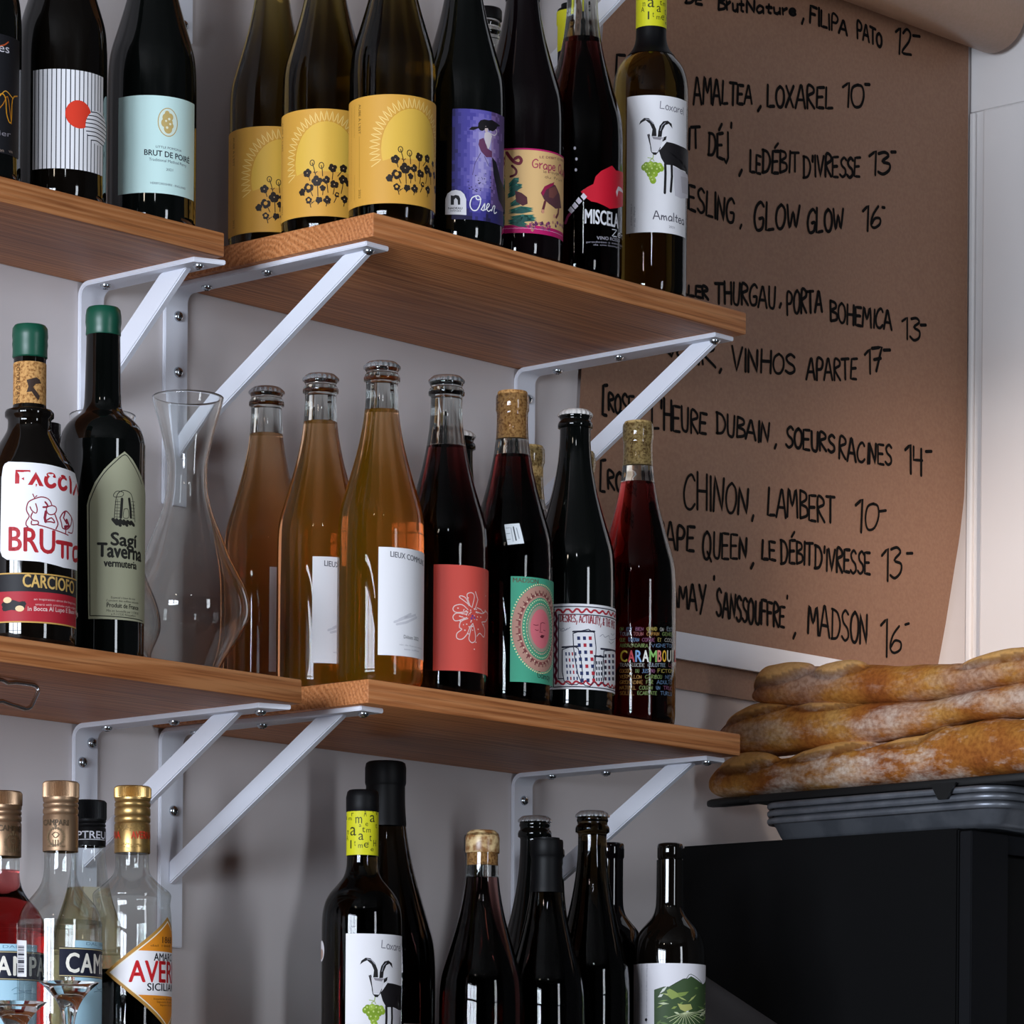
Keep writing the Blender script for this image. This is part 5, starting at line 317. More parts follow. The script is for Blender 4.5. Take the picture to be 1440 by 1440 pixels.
 'city': [('p','#e9e7ea',0,[(-22.41,24.2),(69.59,24.2),(69.59,107.7),(-22.41,107.7)]),('p','#1d1f33',1,[(-20.41,104.4),(67.59,104.4),(67.59,105.4),(-20.41,105.4)]),('p','#1d1f33',1,[(-15.41,96.7),(62.59,96.7),(62.59,97.7),(-15.41,97.7)]),('p','#1d1f33',1,[(-20.41,26),(67.59,26),(67.59,27),(-20.41,27)]),('p','#1d1f33',1,[(-15.41,34),(62.59,34),(62.59,35),(-15.41,35)]),('p','#1d1f33',1,[(-20.41,26),(-19.51,26),(-19.51,105.4),(-20.41,105.4)]),('p','#1d1f33',1,[(-15.41,34),(-14.51,34),(-14.51,97.7),(-15.41,97.7)]),('l','#b32436',2,1.9,[(-17.41,100.96),(-15.81,102.21),(-14.21,101.85),(-12.61,101.13),(-11.01,99.08),(-9.41,99.94),(-7.81,101.87),(-6.21,102.06),(-4.61,101.93),(-3.01,100.43),(-1.41,99.04),(0.19,100.2),(1.79,102.09),(3.39,102.43),(4.99,101.68),(6.59,99.59),(8.19,99.31),(9.79,100.39),(11.39,102.23),(12.99,102.75),(14.59,101.08),(16.19,99.93),(17.79,99.68),(19.39,101.5),(20.99,102.03),(22.59,101.84),(24.19,100.69),(25.79,99.74),(27.39,100.06),(28.99,101.29),(30.59,102.27),(32.19,101.37),(33.79,99.88),(35.39,99.83),(36.99,100.26),(38.59,102.46),(40.19,102.8),(41.79,100.77),(43.39,99.65),(44.99,99.67),(46.59,100.55),(48.19,102.27),(49.79,102.6),(51.39,100.35),(52.99,99.66),(54.59,99.58),(56.19,101.57),(57.79,102.88),(59.39,101.56),(60.99,99.8),(62.59,99.08),(64.19,100.39),(65.79,101.43),(67.39,102.06)]),('l','#b32436',2,1.9,[(-17.41,30.5),(-15.81,32.26),(-14.21,31.63),(-12.61,30.16),(-11.01,29.21),(-9.41,29.04),(-7.81,31.05),(-6.21,31.65),(-4.61,31.49),(-3.01,30.27),(-1.41,28.55),(0.19,29.88),(1.79,31.49),(3.39,31.63),(4.99,30.72),(6.59,29.93),(8.19,29.57),(9.79,29.9),(11.39,31.93),(12.99,32.28),(14.59,30.22),(16.19,29.27),(17.79,28.84),(19.39,30.62),(20.99,32.11),(22.59,31.64),(24.19,30.29),(25.79,28.6),(27.39,29.48),(28.99,31.56),(30.59,32.08),(32.19,31.11),(33.79,29.5),(35.39,29.51),(36.99,30.13),(38.59,31.1),(40.19,32.22),(41.79,30.54),(43.39,29.21),(44.99,28.89),(46.59,30.47),(48.19,31.67),(49.79,31.29),(51.39,30.37),(52.99,28.67),(54.59,29.74),(56.19,30.52),(57.79,32.27),(59.39,31.66),(60.99,29.79),(62.59,29.21),(64.19,29.6),(65.79,31.65),(67.39,31.9)]),('l','#6a1c34',2,2.6,[(-17.61,30),(-16.84,32.1),(-17.2,34.2),(-18.16,36.3),(-18.32,38.4),(-17.44,40.5),(-16.81,42.6),(-17.35,44.7),(-18.27,46.8),(-18.22,48.9),(-17.27,51),(-16.82,53.1),(-17.52,55.2),(-18.35,57.3),(-18.09,59.4),(-17.13,61.5),(-16.87,63.6),(-17.7,65.7),(-18.4,67.8),(-17.95,69.9),(-17,72),(-16.95,74.1),(-17.87,76.2),(-18.41,78.3),(-17.78,80.4),(-16.9,82.5),(-17.06,84.6),(-18.02,86.7),(-18.38,88.8),(-17.61,90.9),(-16.84,93),(-17.2,95.1),(-18.16,97.2),(-18.32,99.3)]),('t','#9c3a46',2,'DESIRES, ACTUALITY, & |THE PAST',-13.49,90.31,34.8,88.22,7.2,'h'),('p','#e9e7ea',2,[(-0.6,78.48),(21.08,79.85),(20.41,31.95),(7.54,31.31),(1.03,56.28)]),('l','#1d1f33',3,0.9,[(-0.6,78.48),(21.08,79.85),(20.41,31.95),(7.54,31.31),(1.03,56.28),(-0.6,78.48)]),('l','#1d1f33',3,1.8,[(-0.61,80.22),(21.07,81.3)]),('p','#e9e7ea',2,[(32.94,63.51),(64.41,64.18),(64.4,32.97),(33.31,31.11)]),('l','#1d1f33',3,0.9,[(32.94,63.51),(64.41,64.18),(64.4,32.97),(33.31,31.11),(32.94,63.51)]),('l','#1d1f33',3,1.8,[(28.92,65.05),(64.41,66.62)]),('p','#e9e7ea',2,[(21.64,56.2),(31.9,57.11),(32.73,32.99),(20.41,32.43)]),('l','#1d1f33',3,0.9,[(21.64,56.2),(31.9,57.11),(32.73,32.99),(20.41,32.43),(21.64,56.2)]),('l','#1d1f33',3,1.8,[(21.29,57.34),(33.01,57.42)]),('p','#e9e7ea',2,[(-11.03,62.69),(4.35,64.06),(8.03,31.81),(-8.99,32.21)]),('l','#1d1f33',3,0.9,[(-11.03,62.69),(4.35,64.06),(8.03,31.81),(-8.99,32.21),(-11.03,62.69)]),('l','#1d1f33',3,1.8,[(-11.05,65.11),(4.82,66)]),('p','#23305f',4,[(3.29,75.62),(6.21,75.69),(6.43,72.22),(3.51,72.15)]),('p','#23305f',4,[(3.93,68.78),(6.85,68.85),(7.07,65.38),(4.15,65.31)]),('p','#23305f',4,[(4.56,61.94),(7.49,62.01),(7.72,58.55),(4.79,58.47)]),('p','#23305f',4,[(5.2,55.1),(8.14,55.18),(8.36,51.71),(5.42,51.63)]),('p','#23305f',4,[(5.84,48.26),(8.79,48.34),(9.01,44.88),(6.06,44.79)]),('p','#23305f',4,[(6.48,41.42),(9.44,41.51),(9.66,38.04),(6.71,37.95)]),('p','#23305f',4,[(7.12,34.58),(10.09,34.68),(10.32,31.21),(7.35,31.11)]),('p','#23305f',4,[(8.96,75.78),(11.95,75.9),(12.18,72.44),(9.18,72.31)]),('p','#b32436',4,[(9.61,68.94),(12.62,69.08),(12.85,65.61),(9.84,65.48)]),('p','#23305f',4,[(10.26,62.11),(13.28,62.25),(13.52,58.78),(10.49,58.65)]),('p','#23305f',4,[(10.92,55.28),(13.95,55.43),(14.19,51.96),(11.15,51.82)]),('p','#b32436',4,[(11.58,48.45),(14.63,48.6),(14.87,45.14),(11.81,44.99)]),('p','#23305f',4,[(12.24,41.63),(15.31,41.78),(15.55,38.32),(12.47,38.16)]),('p','#23305f',4,[(12.9,34.8),(15.99,34.96),(16.23,31.49),(13.14,31.33)]),('p','#b32436',4,[(14.81,76.05),(17.96,76.24),(18.2,72.78),(15.05,72.58)]),('p','#23305f',4,[(15.49,69.23),(18.66,69.43),(18.91,65.96),(15.73,65.76)]),('p','#b32436',4,[(16.17,62.41),(19.37,62.61),(19.62,59.15),(16.41,58.94)]),('p','#b32436',4,[(16.86,55.59),(20.09,55.8),(20.34,52.34),(17.11,52.13)]),('p','#23305f',4,[(17.56,48.77),(20.81,48.99),(21.06,45.53),(17.8,45.31)]),('p','#b32436',4,[(18.26,41.95),(21.54,42.18),(21.8,38.72),(18.51,38.49)]),('p','#b32436',4,[(18.97,35.14),(22.28,35.37),(22.54,31.91),(19.21,31.67)]),('p','#23305f',4,[(-8.04,60.2),(-6.66,60.17),(-6.44,56.89),(-7.81,56.91)]),('p','#23305f',4,[(-7.59,54.2),(-6.22,54.18),(-6,50.89),(-7.37,50.91)]),('p','#23305f',4,[(-7.15,48.21),(-5.78,48.19),(-5.56,44.9),(-6.93,44.92)]),('p','#23305f',4,[(-6.71,42.21),(-5.35,42.19),(-5.13,38.91),(-6.49,38.93)]),('p','#23305f',4,[(-6.27,36.22),(-4.91,36.2),(-4.69,32.92),(-6.05,32.93)]),('p','#23305f',4,[(-4.91,60.15),(-3.55,60.14),(-3.33,56.85),(-4.69,56.86)]),('p','#b32436',4,[(-4.47,54.16),(-3.11,54.15),(-2.89,50.86),(-4.25,50.87)]),('p','#23305f',4,[(-4.03,48.17),(-2.68,48.16),(-2.46,44.88),(-3.81,44.88)]),('p','#23305f',4,[(-3.6,42.18),(-2.24,42.17),(-2.02,38.89),(-3.38,38.89)]),('p','#b32436',4,[(-3.16,36.19),(-1.81,36.19),(-1.59,32.9),(-2.94,32.91)]),('p','#b32436',4,[(-1.81,60.13),(-0.45,60.13),(-0.23,56.85),(-1.59,56.85)]),('p','#23305f',4,[(-1.37,54.15),(-0.02,54.15),(0.2,50.87),(-1.15,50.86)]),('p','#b32436',4,[(-0.94,48.16),(0.41,48.17),(0.63,44.89),(-0.72,44.88)]),('p','#b32436',4,[(-0.5,42.18),(0.85,42.18),(1.07,38.9),(-0.28,38.89)]),('p','#23305f',4,[(-0.07,36.19),(1.28,36.2),(1.5,32.92),(0.15,32.91)]),('p','#23305f',4,[(1.28,60.15),(2.64,60.16),(2.86,56.88),(1.5,56.87)]),('p','#23305f',4,[(1.72,54.17),(3.07,54.18),(3.29,50.91),(1.94,50.89)]),('p','#23305f',4,[(2.15,48.19),(3.51,48.21),(3.73,44.93),(2.37,44.91)]),('p','#23305f',4,[(2.59,42.21),(3.94,42.23),(4.16,38.95),(2.81,38.93)]),('p','#23305f',4,[(3.02,36.23),(4.38,36.25),(4.6,32.97),(3.24,32.95)]),('p','#1d1f33',4,[(23.03,52.44),(24.42,52.55),(24.68,49.29),(23.29,49.18)]),('p','#1d1f33',4,[(23.08,47.03),(24.47,47.14),(24.74,43.88),(23.34,43.76)]),('p','#1d1f33',4,[(23.13,41.62),(24.52,41.73),(24.79,38.46),(23.39,38.35)]),('p','#1d1f33',4,[(23.18,36.21),(24.57,36.32),(24.84,33.05),(23.44,32.94)]),('p','#1d1f33',4,[(25.84,52.67),(27.29,52.8),(27.58,49.54),(26.11,49.41)]),('p','#1d1f33',4,[(25.89,47.26),(27.35,47.39),(27.63,44.12),(26.16,43.99)]),('p','#1d1f33',4,[(25.94,41.85),(27.4,41.97),(27.69,38.71),(26.22,38.58)]),('p','#1d1f33',4,[(26,36.44),(27.46,36.56),(27.74,33.3),(26.27,33.17)]),('p','#1d1f33',4,[(28.79,52.94),(30.34,53.09),(30.64,49.82),(29.08,49.67)]),('p','#1d1f33',4,[(28.85,47.52),(30.4,47.67),(30.7,44.41),(29.14,44.26)]),('p','#1d1f33',4,[(28.91,42.11),(30.46,42.25),(30.76,38.99),(29.2,38.85)]),('p','#1d1f33',4,[(28.96,36.7),(30.52,36.84),(30.82,33.58),(29.25,33.43)]),('p','#1d1f33',4,[(33.68,60.2),(36.65,60.53),(37,57.27),(34.01,56.94)]),('p','#5a2438',4,[(33.75,54.59),(36.72,54.91),(37.07,51.66),(34.07,51.33)]),('p','#1d1f33',4,[(33.81,48.98),(36.79,49.3),(37.15,46.04),(34.14,45.72)]),('p','#1d1f33',4,[(33.88,43.37),(36.86,43.69),(37.22,40.43),(34.2,40.11)]),('p','#5a2438',4,[(33.94,37.76),(36.94,38.07),(37.29,34.82),(34.27,34.5)]),('p','#5a2438',4,[(39.57,60.86),(43.23,61.3),(43.68,58.06),(39.96,57.61)]),('p','#23305f',4,[(39.65,55.25),(43.32,55.69),(43.77,52.44),(40.04,52)]),('p','#5a2438',4,[(39.73,49.63),(43.41,50.07),(43.86,46.83),(40.12,46.38)]),('p','#5a2438',4,[(39.81,44.02),(43.5,44.45),(43.96,41.21),(40.2,40.77)]),('p','#23305f',4,[(39.89,38.4),(43.59,38.84),(44.05,35.59),(40.28,35.15)]),('p','#23305f',4,[(47.1,61.8),(52.73,62.54),(53.55,59.35),(47.65,58.56)]),('p','#1d1f33',4,[(47.21,56.18),(52.89,56.92),(53.72,53.73),(47.76,52.95)]),('p','#23305f',4,[(47.32,50.56),(53.05,51.31),(53.89,48.11),(47.87,47.33)]),('p','#23305f',4,[(47.43,44.94),(53.22,45.69),(54.07,42.49),(47.99,41.71)]),('p','#1d1f33',4,[(47.54,39.32),(53.39,40.07),(54.25,36.87),(48.1,36.09)]),('p','#1d1f33',4,[(64.45,64.17),(64.43,64.18),(64.43,60.86),(64.45,60.85)]),('p','#5a2438',4,[(64.45,58.51),(64.43,58.52),(64.43,55.2),(64.45,55.2)]),('p','#1d1f33',4,[(64.45,52.86),(64.43,52.86),(64.43,49.55),(64.45,49.54)]),('p','#1d1f33',4,[(64.45,47.2),(64.43,47.21),(64.42,43.89),(64.44,43.88)]),('p','#5a2438',4,[(64.45,41.54),(64.43,41.55),(64.42,38.23),(64.44,38.23)]),('l','#8b8b9a',2,0.5,[(-14.47,84.56),(-12.41,82.54),(-9.91,83.91),(-8.41,81.94),(-5.97,83.82)]),('l','#8b8b9a',2,0.5,[(-13.42,81.61),(-10.39,81.02),(-6.45,82.38),(-3.55,84.28)]),('l','#8b8b9a',2,0.5,[(27.54,77.01),(31.39,79.33),(34.2,76.72),(40.52,79.4),(42.41,75.76),(51.99,77.03),(64.45,81.72)]),('l','#8b8b9a',2,0.5,[(40.61,73.59),(44.47,71.65),(52.04,75.09)]),('l','#8b8b9a',2,0.5,[(44.3,81.82),(48.97,80.5),(53.57,83.08)])],
 'words': [('t','#7a8f52',1,'ON',-17.17,92.71,-13.45,92.32,3.5,'h'),('t','#64809f',1,'EST',-10.1,92.39,-4.35,92.06,3.5,'h'),('t','#84506e',1,'BIEN',-1.15,92.24,6.75,92.15,3.5,'h'),('t','#a8964a',1,'QUAND',10.01,92.46,20.96,92.9,3.5,'h'),('t','#b0aca4',1,'ON',24.78,93.41,29.24,92.85,3.5,'h'),('t','#8f9ba6',1,'EST',33.82,94.32,44.17,94.6,3.5,'h'),('t','#8f9ba6',1,'TOUIN',-17.13,87.79,-6.54,87.18,3.5,'h'),('t','#9c5a5a',1,'TOUIN',-3.32,87.33,6.79,87.24,3.5,'h'),('t','#a87c3a',1,'COPAIN',10.05,87.54,23.63,88.19,3.5,'h'),('t','#7a8f52',1,'GENRE',27.64,88.75,44.26,89.67,3.5,'h'),('t','#7a8f52',1,'QUE',-17.07,81.88,-11.03,81.41,3.5,'h'),('t','#64809f',1,'DURAN',-7.75,81.51,2.38,81.25,3.5,'h'),('t','#84506e',1,'COPINE',5.59,81.5,18.53,81.9,3.5,'h'),('t','#a8964a',1,'ET',22.21,82.37,26.43,82.53,3.5,'h'),('t','#b0aca4',1,'COOL',30.71,83.14,44.37,83.76,3.5,'h'),('t','#7a8f52',1,'ABRACADABRA',-17.02,75.97,11.43,75.61,3.5,'h'),('t','#64809f',1,'VIGNETOI',15.24,75.99,42.67,78.4,3.5,'h'),('t','#b0aca4',1,'TRANSLUCIDE',-16.85,56.78,8.03,56.31,3.5,'h'),('t','#8f9ba6',1,'CULOTTEE',11.41,56.63,32.12,57.96,3.5,'h'),('t','#9c5a5a',1,'LU',37.29,58.71,44.42,58.57,3.5,'h'),('t','#a87c3a',1,'COCODE',-16.8,50.87,-4.02,50.28,3.5,'h'),('t','#7a8f52',1,'DU',-0.82,50.46,2.63,50.29,3.5,'h'),('t','#64809f',1,'JUS',5.84,50.54,11.64,50.54,3.5,'h'),('t','#84506e',1,'NO',15.02,50.9,18.81,50.93,3.5,'h'),('t','#a8964a',1,'FICTION',22.5,51.39,44.93,53.49,3.5,'h'),('t','#a87c3a',1,'VERMILLON',-16.75,44.97,5.28,44.44,3.5,'h'),('t','#7a8f52',1,'CARIBOU',8.82,44.73,27.43,45.69,3.5,'h'),('t','#64809f',1,'NEZ',32.23,46.34,43.72,46.63,3.5,'h'),('t','#a87c3a',1,'GRENADINE',-16.7,39.55,6.36,39.06,3.5,'h'),('t','#7a8f52',1,'FOR',10.03,39.37,17.34,39.52,3.5,'h'),('t','#64809f',1,'ADULTS',21.42,39.99,43.3,41.93,3.5,'h'),('t','#a87c3a',1,'NATUREL',-16.66,34.14,-0.37,33.56,3.5,'h'),('t','#7a8f52',1,'COUZIN',3,33.78,16.91,34.09,3.5,'h'),('t','#64809f',1,'UN',20.71,34.53,25.28,34.67,3.5,'h'),('t','#84506e',1,'TRUC',29.7,35.25,44.39,35.84,3.5,'h'),('t','#a87c3a',1,'SOLEIL',-16.61,28.73,-2.1,28.15,3.5,'h'),('t','#7a8f52',1,'ECARLATE',1.38,28.36,21.44,28.97,3.5,'h'),('t','#64809f',1,'TURLU',25.65,29.48,44.01,30.36,3.5,'h'),('t','#e8c84a',1,'C',-15.93,61.75,-9.29,61.29,11.2,'b'),('t','#e0505a',1,'A',-8.18,61.46,-1.84,61.18,11.2,'b'),('t','#8fb8e8',1,'R',-0.76,61.37,5.06,61.24,11.2,'b'),('t','#f0ede4',1,'A',6.15,61.46,12.32,61.49,11.2,'b'),('t','#8fc46a',1,'M',13.46,61.74,20.96,62,11.2,'b'),('t','#e58a80',1,'B',22.22,62.29,26.7,62.46,11.2,'b'),('t','#ecb83a',1,'O',28.11,62.79,33.23,63.1,11.2,'b'),('t','#efe9d8',1,'U',34.89,63.47,41.31,64.01,11.2,'b'),('t','#d8d2c4',1,'I',43.59,64.49,47.23,64.76,11.2,'b'),('t','#e07a7a',1,'L',50.54,65.39,62.13,66.77,11.2,'b'),('t','#8fb8e8',1,'L',62.12,66.97,62.11,66.78,11.2,'b'),('t','#a9c86a',1,'E',62.09,66.98,62.11,66.78,11.2,'b')],
 'mtn': [('p','#e6e3e8',0,[(-49.69,100),(75.31,100),(75.31,191.8),(-49.69,191.8)]),('p','#3c5230',1,[(-15.49,164.81),(-5.47,168.01),(0.55,168.02),(6.55,171.99),(14.03,175.75),(19.38,176.52),(23.69,179.09),(37.28,173.72),(44.17,171.69),(57.45,177.94),(57.43,177.95),(57.42,72.01),(-14.67,70.47)]),('l','#2c3a2a',2,0.6,[(0.55,168.02),(14.03,175.75),(18,176.48),(23.3,181.18),(37.26,174.93),(44.17,171.69),(57.45,177.94)]),('p','#dfe2d6',2,[(-6.23,112.67),(-2.09,111.91),(2,112.79),(-2.12,113.53)]),('p','#a8b46a',3,[(29.64,127.23),(34.33,127.39),(39.54,128.78),(33.92,128.56)]),('p','#6f8a4c',4,[(40.8,134.31),(57.47,137.5),(57.44,142.17),(51.11,139.46)]),('p','#8fa052',2,[(-12.51,88.67),(-6.49,86.66),(-0.36,87.06),(-6.19,89.02)]),('p','#8fa052',3,[(44.06,125.69),(57.46,124.48),(57.41,125.66),(57.46,127.5)]),('p','#c8d0a8',4,[(-6.68,102.7),(-1.3,106.09),(2.66,111.04),(-2.69,107.63)]),('p','#5f7a40',2,[(24.07,135.71),(30.2,138.31),(35.28,142.53),(28.26,139.86)]),('p','#c8d0a8',3,[(-11.29,151.14),(-5.53,149.63),(0.19,150.62),(-5.44,152.09)]),('p','#a8b46a',4,[(48.58,162.75),(57.45,162.82),(57.41,164.34),(57.45,164.77)]),('p','#dfe2d6',2,[(40.34,98.28),(53.53,98.98),(57.45,101.3),(49.35,100.78)]),('p','#6f8a4c',3,[(1.47,128.72),(6.89,131.06),(11.65,134.72),(6.11,132.35)]),('p','#5f7a40',4,[(50.82,129.48),(57.44,129.46),(57.41,131.73),(57.45,132.06)]),('p','#6f8a4c',2,[(14.7,141.88),(16.38,139.75),(19.39,139.89),(17.63,142.01)]),('p','#8fa052',3,[(3.3,94.19),(7.98,95.31),(12.02,98.09),(7.23,96.94)]),('p','#8fa052',4,[(-5.89,94.46),(-2.36,96.22),(0.21,99.19),(-3.3,97.41)]),('p','#6f8a4c',2,[(21.15,96.75),(24.56,93.84),(30.11,93.81),(26.26,96.7)]),('p','#5f7a40',3,[(16.14,97.84),(20.36,97.88),(24.45,99.58),(19.93,99.51)]),('p','#a8b46a',4,[(-6.76,161.1),(-1.57,158.82),(4.05,158.65),(-1.11,160.89)]),('p','#8fa052',2,[(-12.46,146.42),(-8.59,147.52),(-5.56,149.99),(-9.35,148.87)]),('p','#8fa052',3,[(34.8,117.03),(40.17,117.88),(42.75,120.62),(36.76,119.74)]),('p','#5f7a40',4,[(-1.58,91.68),(3.75,91.96),(8.94,93.52),(3.53,93.2)]),('p','#dfe2d6',2,[(37.18,139.04),(45.77,140.68),(57.48,144.61),(41.15,142.54)]),('p','#6f8a4c',3,[(15.59,100.47),(20.45,101.79),(24.73,104.67),(19.52,103.31)]),('p','#6f8a4c',4,[(-14.47,113.07),(-13.12,111.19),(-10.77,111.42),(-12.09,113.3)]),('p','#5f7a40',2,[(-1.71,91.93),(3.53,92.26),(8,95.13),(2.7,94.77)]),('p','#5f7a40',3,[(-8.24,159.12),(-6.11,159.7),(-5.45,161.78),(-7.58,161.19)]),('p','#dfe2d6',4,[(-11.49,157.26),(-7.78,157.49),(-5.65,160.38),(-9.3,160.13)]),('p','#6f8a4c',2,[(10.42,149.52),(13.27,150.49),(14.88,152.95),(11.99,151.97)]),('p','#8fa052',3,[(25.39,107.95),(31.44,107.07),(38.68,108.91),(31.19,109.7)]),('p','#5f7a40',4,[(27.95,166.63),(31.41,166.02),(34.14,167.97),(30.38,168.56)]),('p','#5f7a40',2,[(33.01,149.22),(39.85,146.3),(57.47,146.35),(42.48,148.81)]),('p','#c8d0a8',3,[(5,142.42),(7.68,140.3),(11.19,140.25),(8.45,142.35)]),('p','#a8b46a',4,[(10.45,121.93),(12.8,121.1),(14.84,122.6),(12.44,123.42)]),('p','#8fa052',2,[(45.19,143.79),(57.46,142.95),(57.42,143.77),(57.46,145.24)]),('p','#dfe2d6',3,[(17.23,141.4),(20.02,141.7),(21.2,143.97),(18.35,143.66)]),('p','#dfe2d6',4,[(-9.62,160.59),(-4.6,163.72),(-1.6,168.74),(-6.54,165.59)]),('p','#c8d0a8',2,[(11.49,92.75),(17.05,91.55),(23.2,92.49),(17.16,93.65)]),('p','#5f7a40',3,[(5.08,135.23),(7.37,135.54),(8.52,137.53),(6.22,137.22)]),('p','#dfe2d6',4,[(-0.62,120.51),(3.47,120.52),(6.67,123.11),(2.55,123.09)]),('p','#dfe2d6',2,[(4.93,128.57),(11.54,128.1),(18.55,129.06),(11.51,129.46)]),('p','#6f8a4c',3,[(-6.02,137.39),(-3.1,136.51),(-0.33,137.71),(-3.23,138.57)]),('p','#5f7a40',4,[(26.28,114.94),(32.93,112.44),(43.61,112.54),(34.13,114.89)]),('p','#6f8a4c',2,[(9.93,127.72),(13.87,128.47),(16.85,131.19),(12.78,130.42)]),('p','#5f7a40',3,[(48.49,167.81),(57.46,168.95),(57.44,171.32),(57.47,170.71)]),('p','#6f8a4c',4,[(-10.45,152.85),(-5.46,152.68),(-0.9,154.43),(-5.8,154.57)]),('p','#a8b46a',2,[(8.68,158.18),(13.27,155.35),(18.84,154.03),(13.98,156.82)]),('p','#c8d0a8',3,[(4.3,121.16),(6.45,121.99),(7.86,123.81),(5.69,122.99)]),('p','#c8d0a8',4,[(-1.55,100.53),(2.86,103.16),(6.28,107.03),(1.84,104.38)]),('p','#dfe2d6',2,[(21.77,111.03),(26.16,112.72),(29.23,115.92),(24.53,114.21)]),('p','#5f7a40',3,[(17.24,144.92),(21.18,146.59),(24.06,149.6),(19.92,147.91)]),('p','#a8b46a',4,[(46.31,151.3),(57.45,152.52),(57.42,155.81),(57.46,155.18)]),('p','#5f7a40',2,[(-14.11,127.45),(-9.82,130.09),(-7.61,134.46),(-11.82,131.8)]),('p','#a8b46a',3,[(51.88,94.51),(57.43,98.33),(57.4,103.13),(57.44,99.54)]),('p','#c8d0a8',4,[(36.7,138.68),(51.01,142.01),(57.46,147.1),(44.1,143.77)]),('p','#c8d0a8',2,[(31.98,143.27),(43.86,144.93),(57.45,148.35),(42.46,146.45)]),('p','#c8d0a8',3,[(29.53,101.33),(38.58,98.76),(57.47,97.77),(39.55,99.94)]),('p','#5f7a40',4,[(-11.22,132.52),(-5.05,129.58),(1.62,129.08),(-4.41,131.96)]),('p','#6f8a4c',2,[(-11.69,102.9),(-6.7,102.07),(-1.96,103.37),(-6.83,104.18)]),('p','#8fa052',3,[(2.36,145.48),(5.83,145.69),(8.35,148.11),(4.85,147.89)]),('p','#a8b46a',4,[(20.16,152.38),(26.14,155.91),(31.07,160.81),(24.42,157.21)]),('p','#8fa052',6,[(-2.42,164.1),(0.56,165.92),(4.18,164.15),(9.09,161.23),(10.36,158.25),(3.05,155.13),(-0.58,158.11)]),('p','#b3b568',6,[(8.56,151.01),(14.25,149.93),(23.23,150.82),(25.57,146.09),(16.95,142.8),(11.73,145.07)]),('p','#7f9448',6,[(9.09,161.83),(20.91,163.36),(16.8,159.62),(9.13,157.02)]),('l','#cfd6a6',7,0.5,[(16.96,142.2),(52.43,143.75)]),('l','#cfd6a6',7,0.5,[(16.96,142.2),(49.17,139.7)]),('l','#cfd6a6',7,0.5,[(16.96,142.2),(43.24,135.76)]),('l','#cfd6a6',7,0.5,[(16.96,142.2),(36.93,132.29)]),('l','#cfd6a6',7,0.5,[(16.96,142.2),(30.64,129.52)]),('l','#cfd6a6',7,0.5,[(16.96,142.2),(24.52,127.61)]),('l','#cfd6a6',7,0.5,[(16.96,142.2),(18.68,126.67)]),('l','#cfd6a6',7,0.5,[(16.96,142.2),(13.23,126.74)]),('l','#cfd6a6',7,0.5,[(16.96,142.2),(8.3,127.81)]),('l','#cfd6a6',7,0.5,[(16.96,142.2),(4.02,129.79)]),('l','#cfd6a6',7,0.5,[(16.96,142.2),(0.57,132.57)]),('l','#cfd6a6',7,0.5,[(16.96,142.2),(-1.9,135.94)]),('v','#8a8894',1,'vino bianco nato in montagna da uve raccolte a mano senza filtrazione',-24.56,191.5,131.33,1.5),('v','#8a8894',1,'vino bianco nato in montagna da uve raccolte a mano senza filtrazione',-31.7,191.79,131.54,0.9),('v','#8a8894',1,'vino bianco nato in montagna da uve raccolte a mano senza filtrazione',-37.96,192.1,131.75,0.9),('v','#8a8894',1,'vino bianco nato in montagna da uve raccolte a mano senza filtrazione',-44.26,192.44,132,0.9),('d','#26242c',2,-24.76,134.66,1.6,1.6)],
 'spirit': [('p','#a9cfe0',0,[(13.44,82),(59.44,82),(59.44,178),(13.44,178)]),('p','#15192c',1,[(-0.28,145.8),(94.72,145.8),(94.72,171.8),(-0.28,171.8)]),('p','#c9b98a',2,[(-0.28,170.4),(94.72,170.4),(94.72,171.1),(-0.28,171.1)]),('p','#c9b98a',2,[(-0.28,146.5),(94.72,146.5),(94.72,147.2),(-0.28,147.2)]),('t','#f1ecdf',2,'CA|MPARI',5.81,149.95,31.91,150.24,16.5,'s'),('t','#6d8fa4',1,'DAL 1860',24.66,174.21,58.17,174.74,2.6,'f'),('l','#5a7f96',1,0.5,[(32.94,137.03),(37.77,139.54),(41.32,136.36),(52.75,137.58)]),('l','#5a7f96',1,0.5,[(34.83,133.75),(44.12,135.39),(58.2,134.51)])],
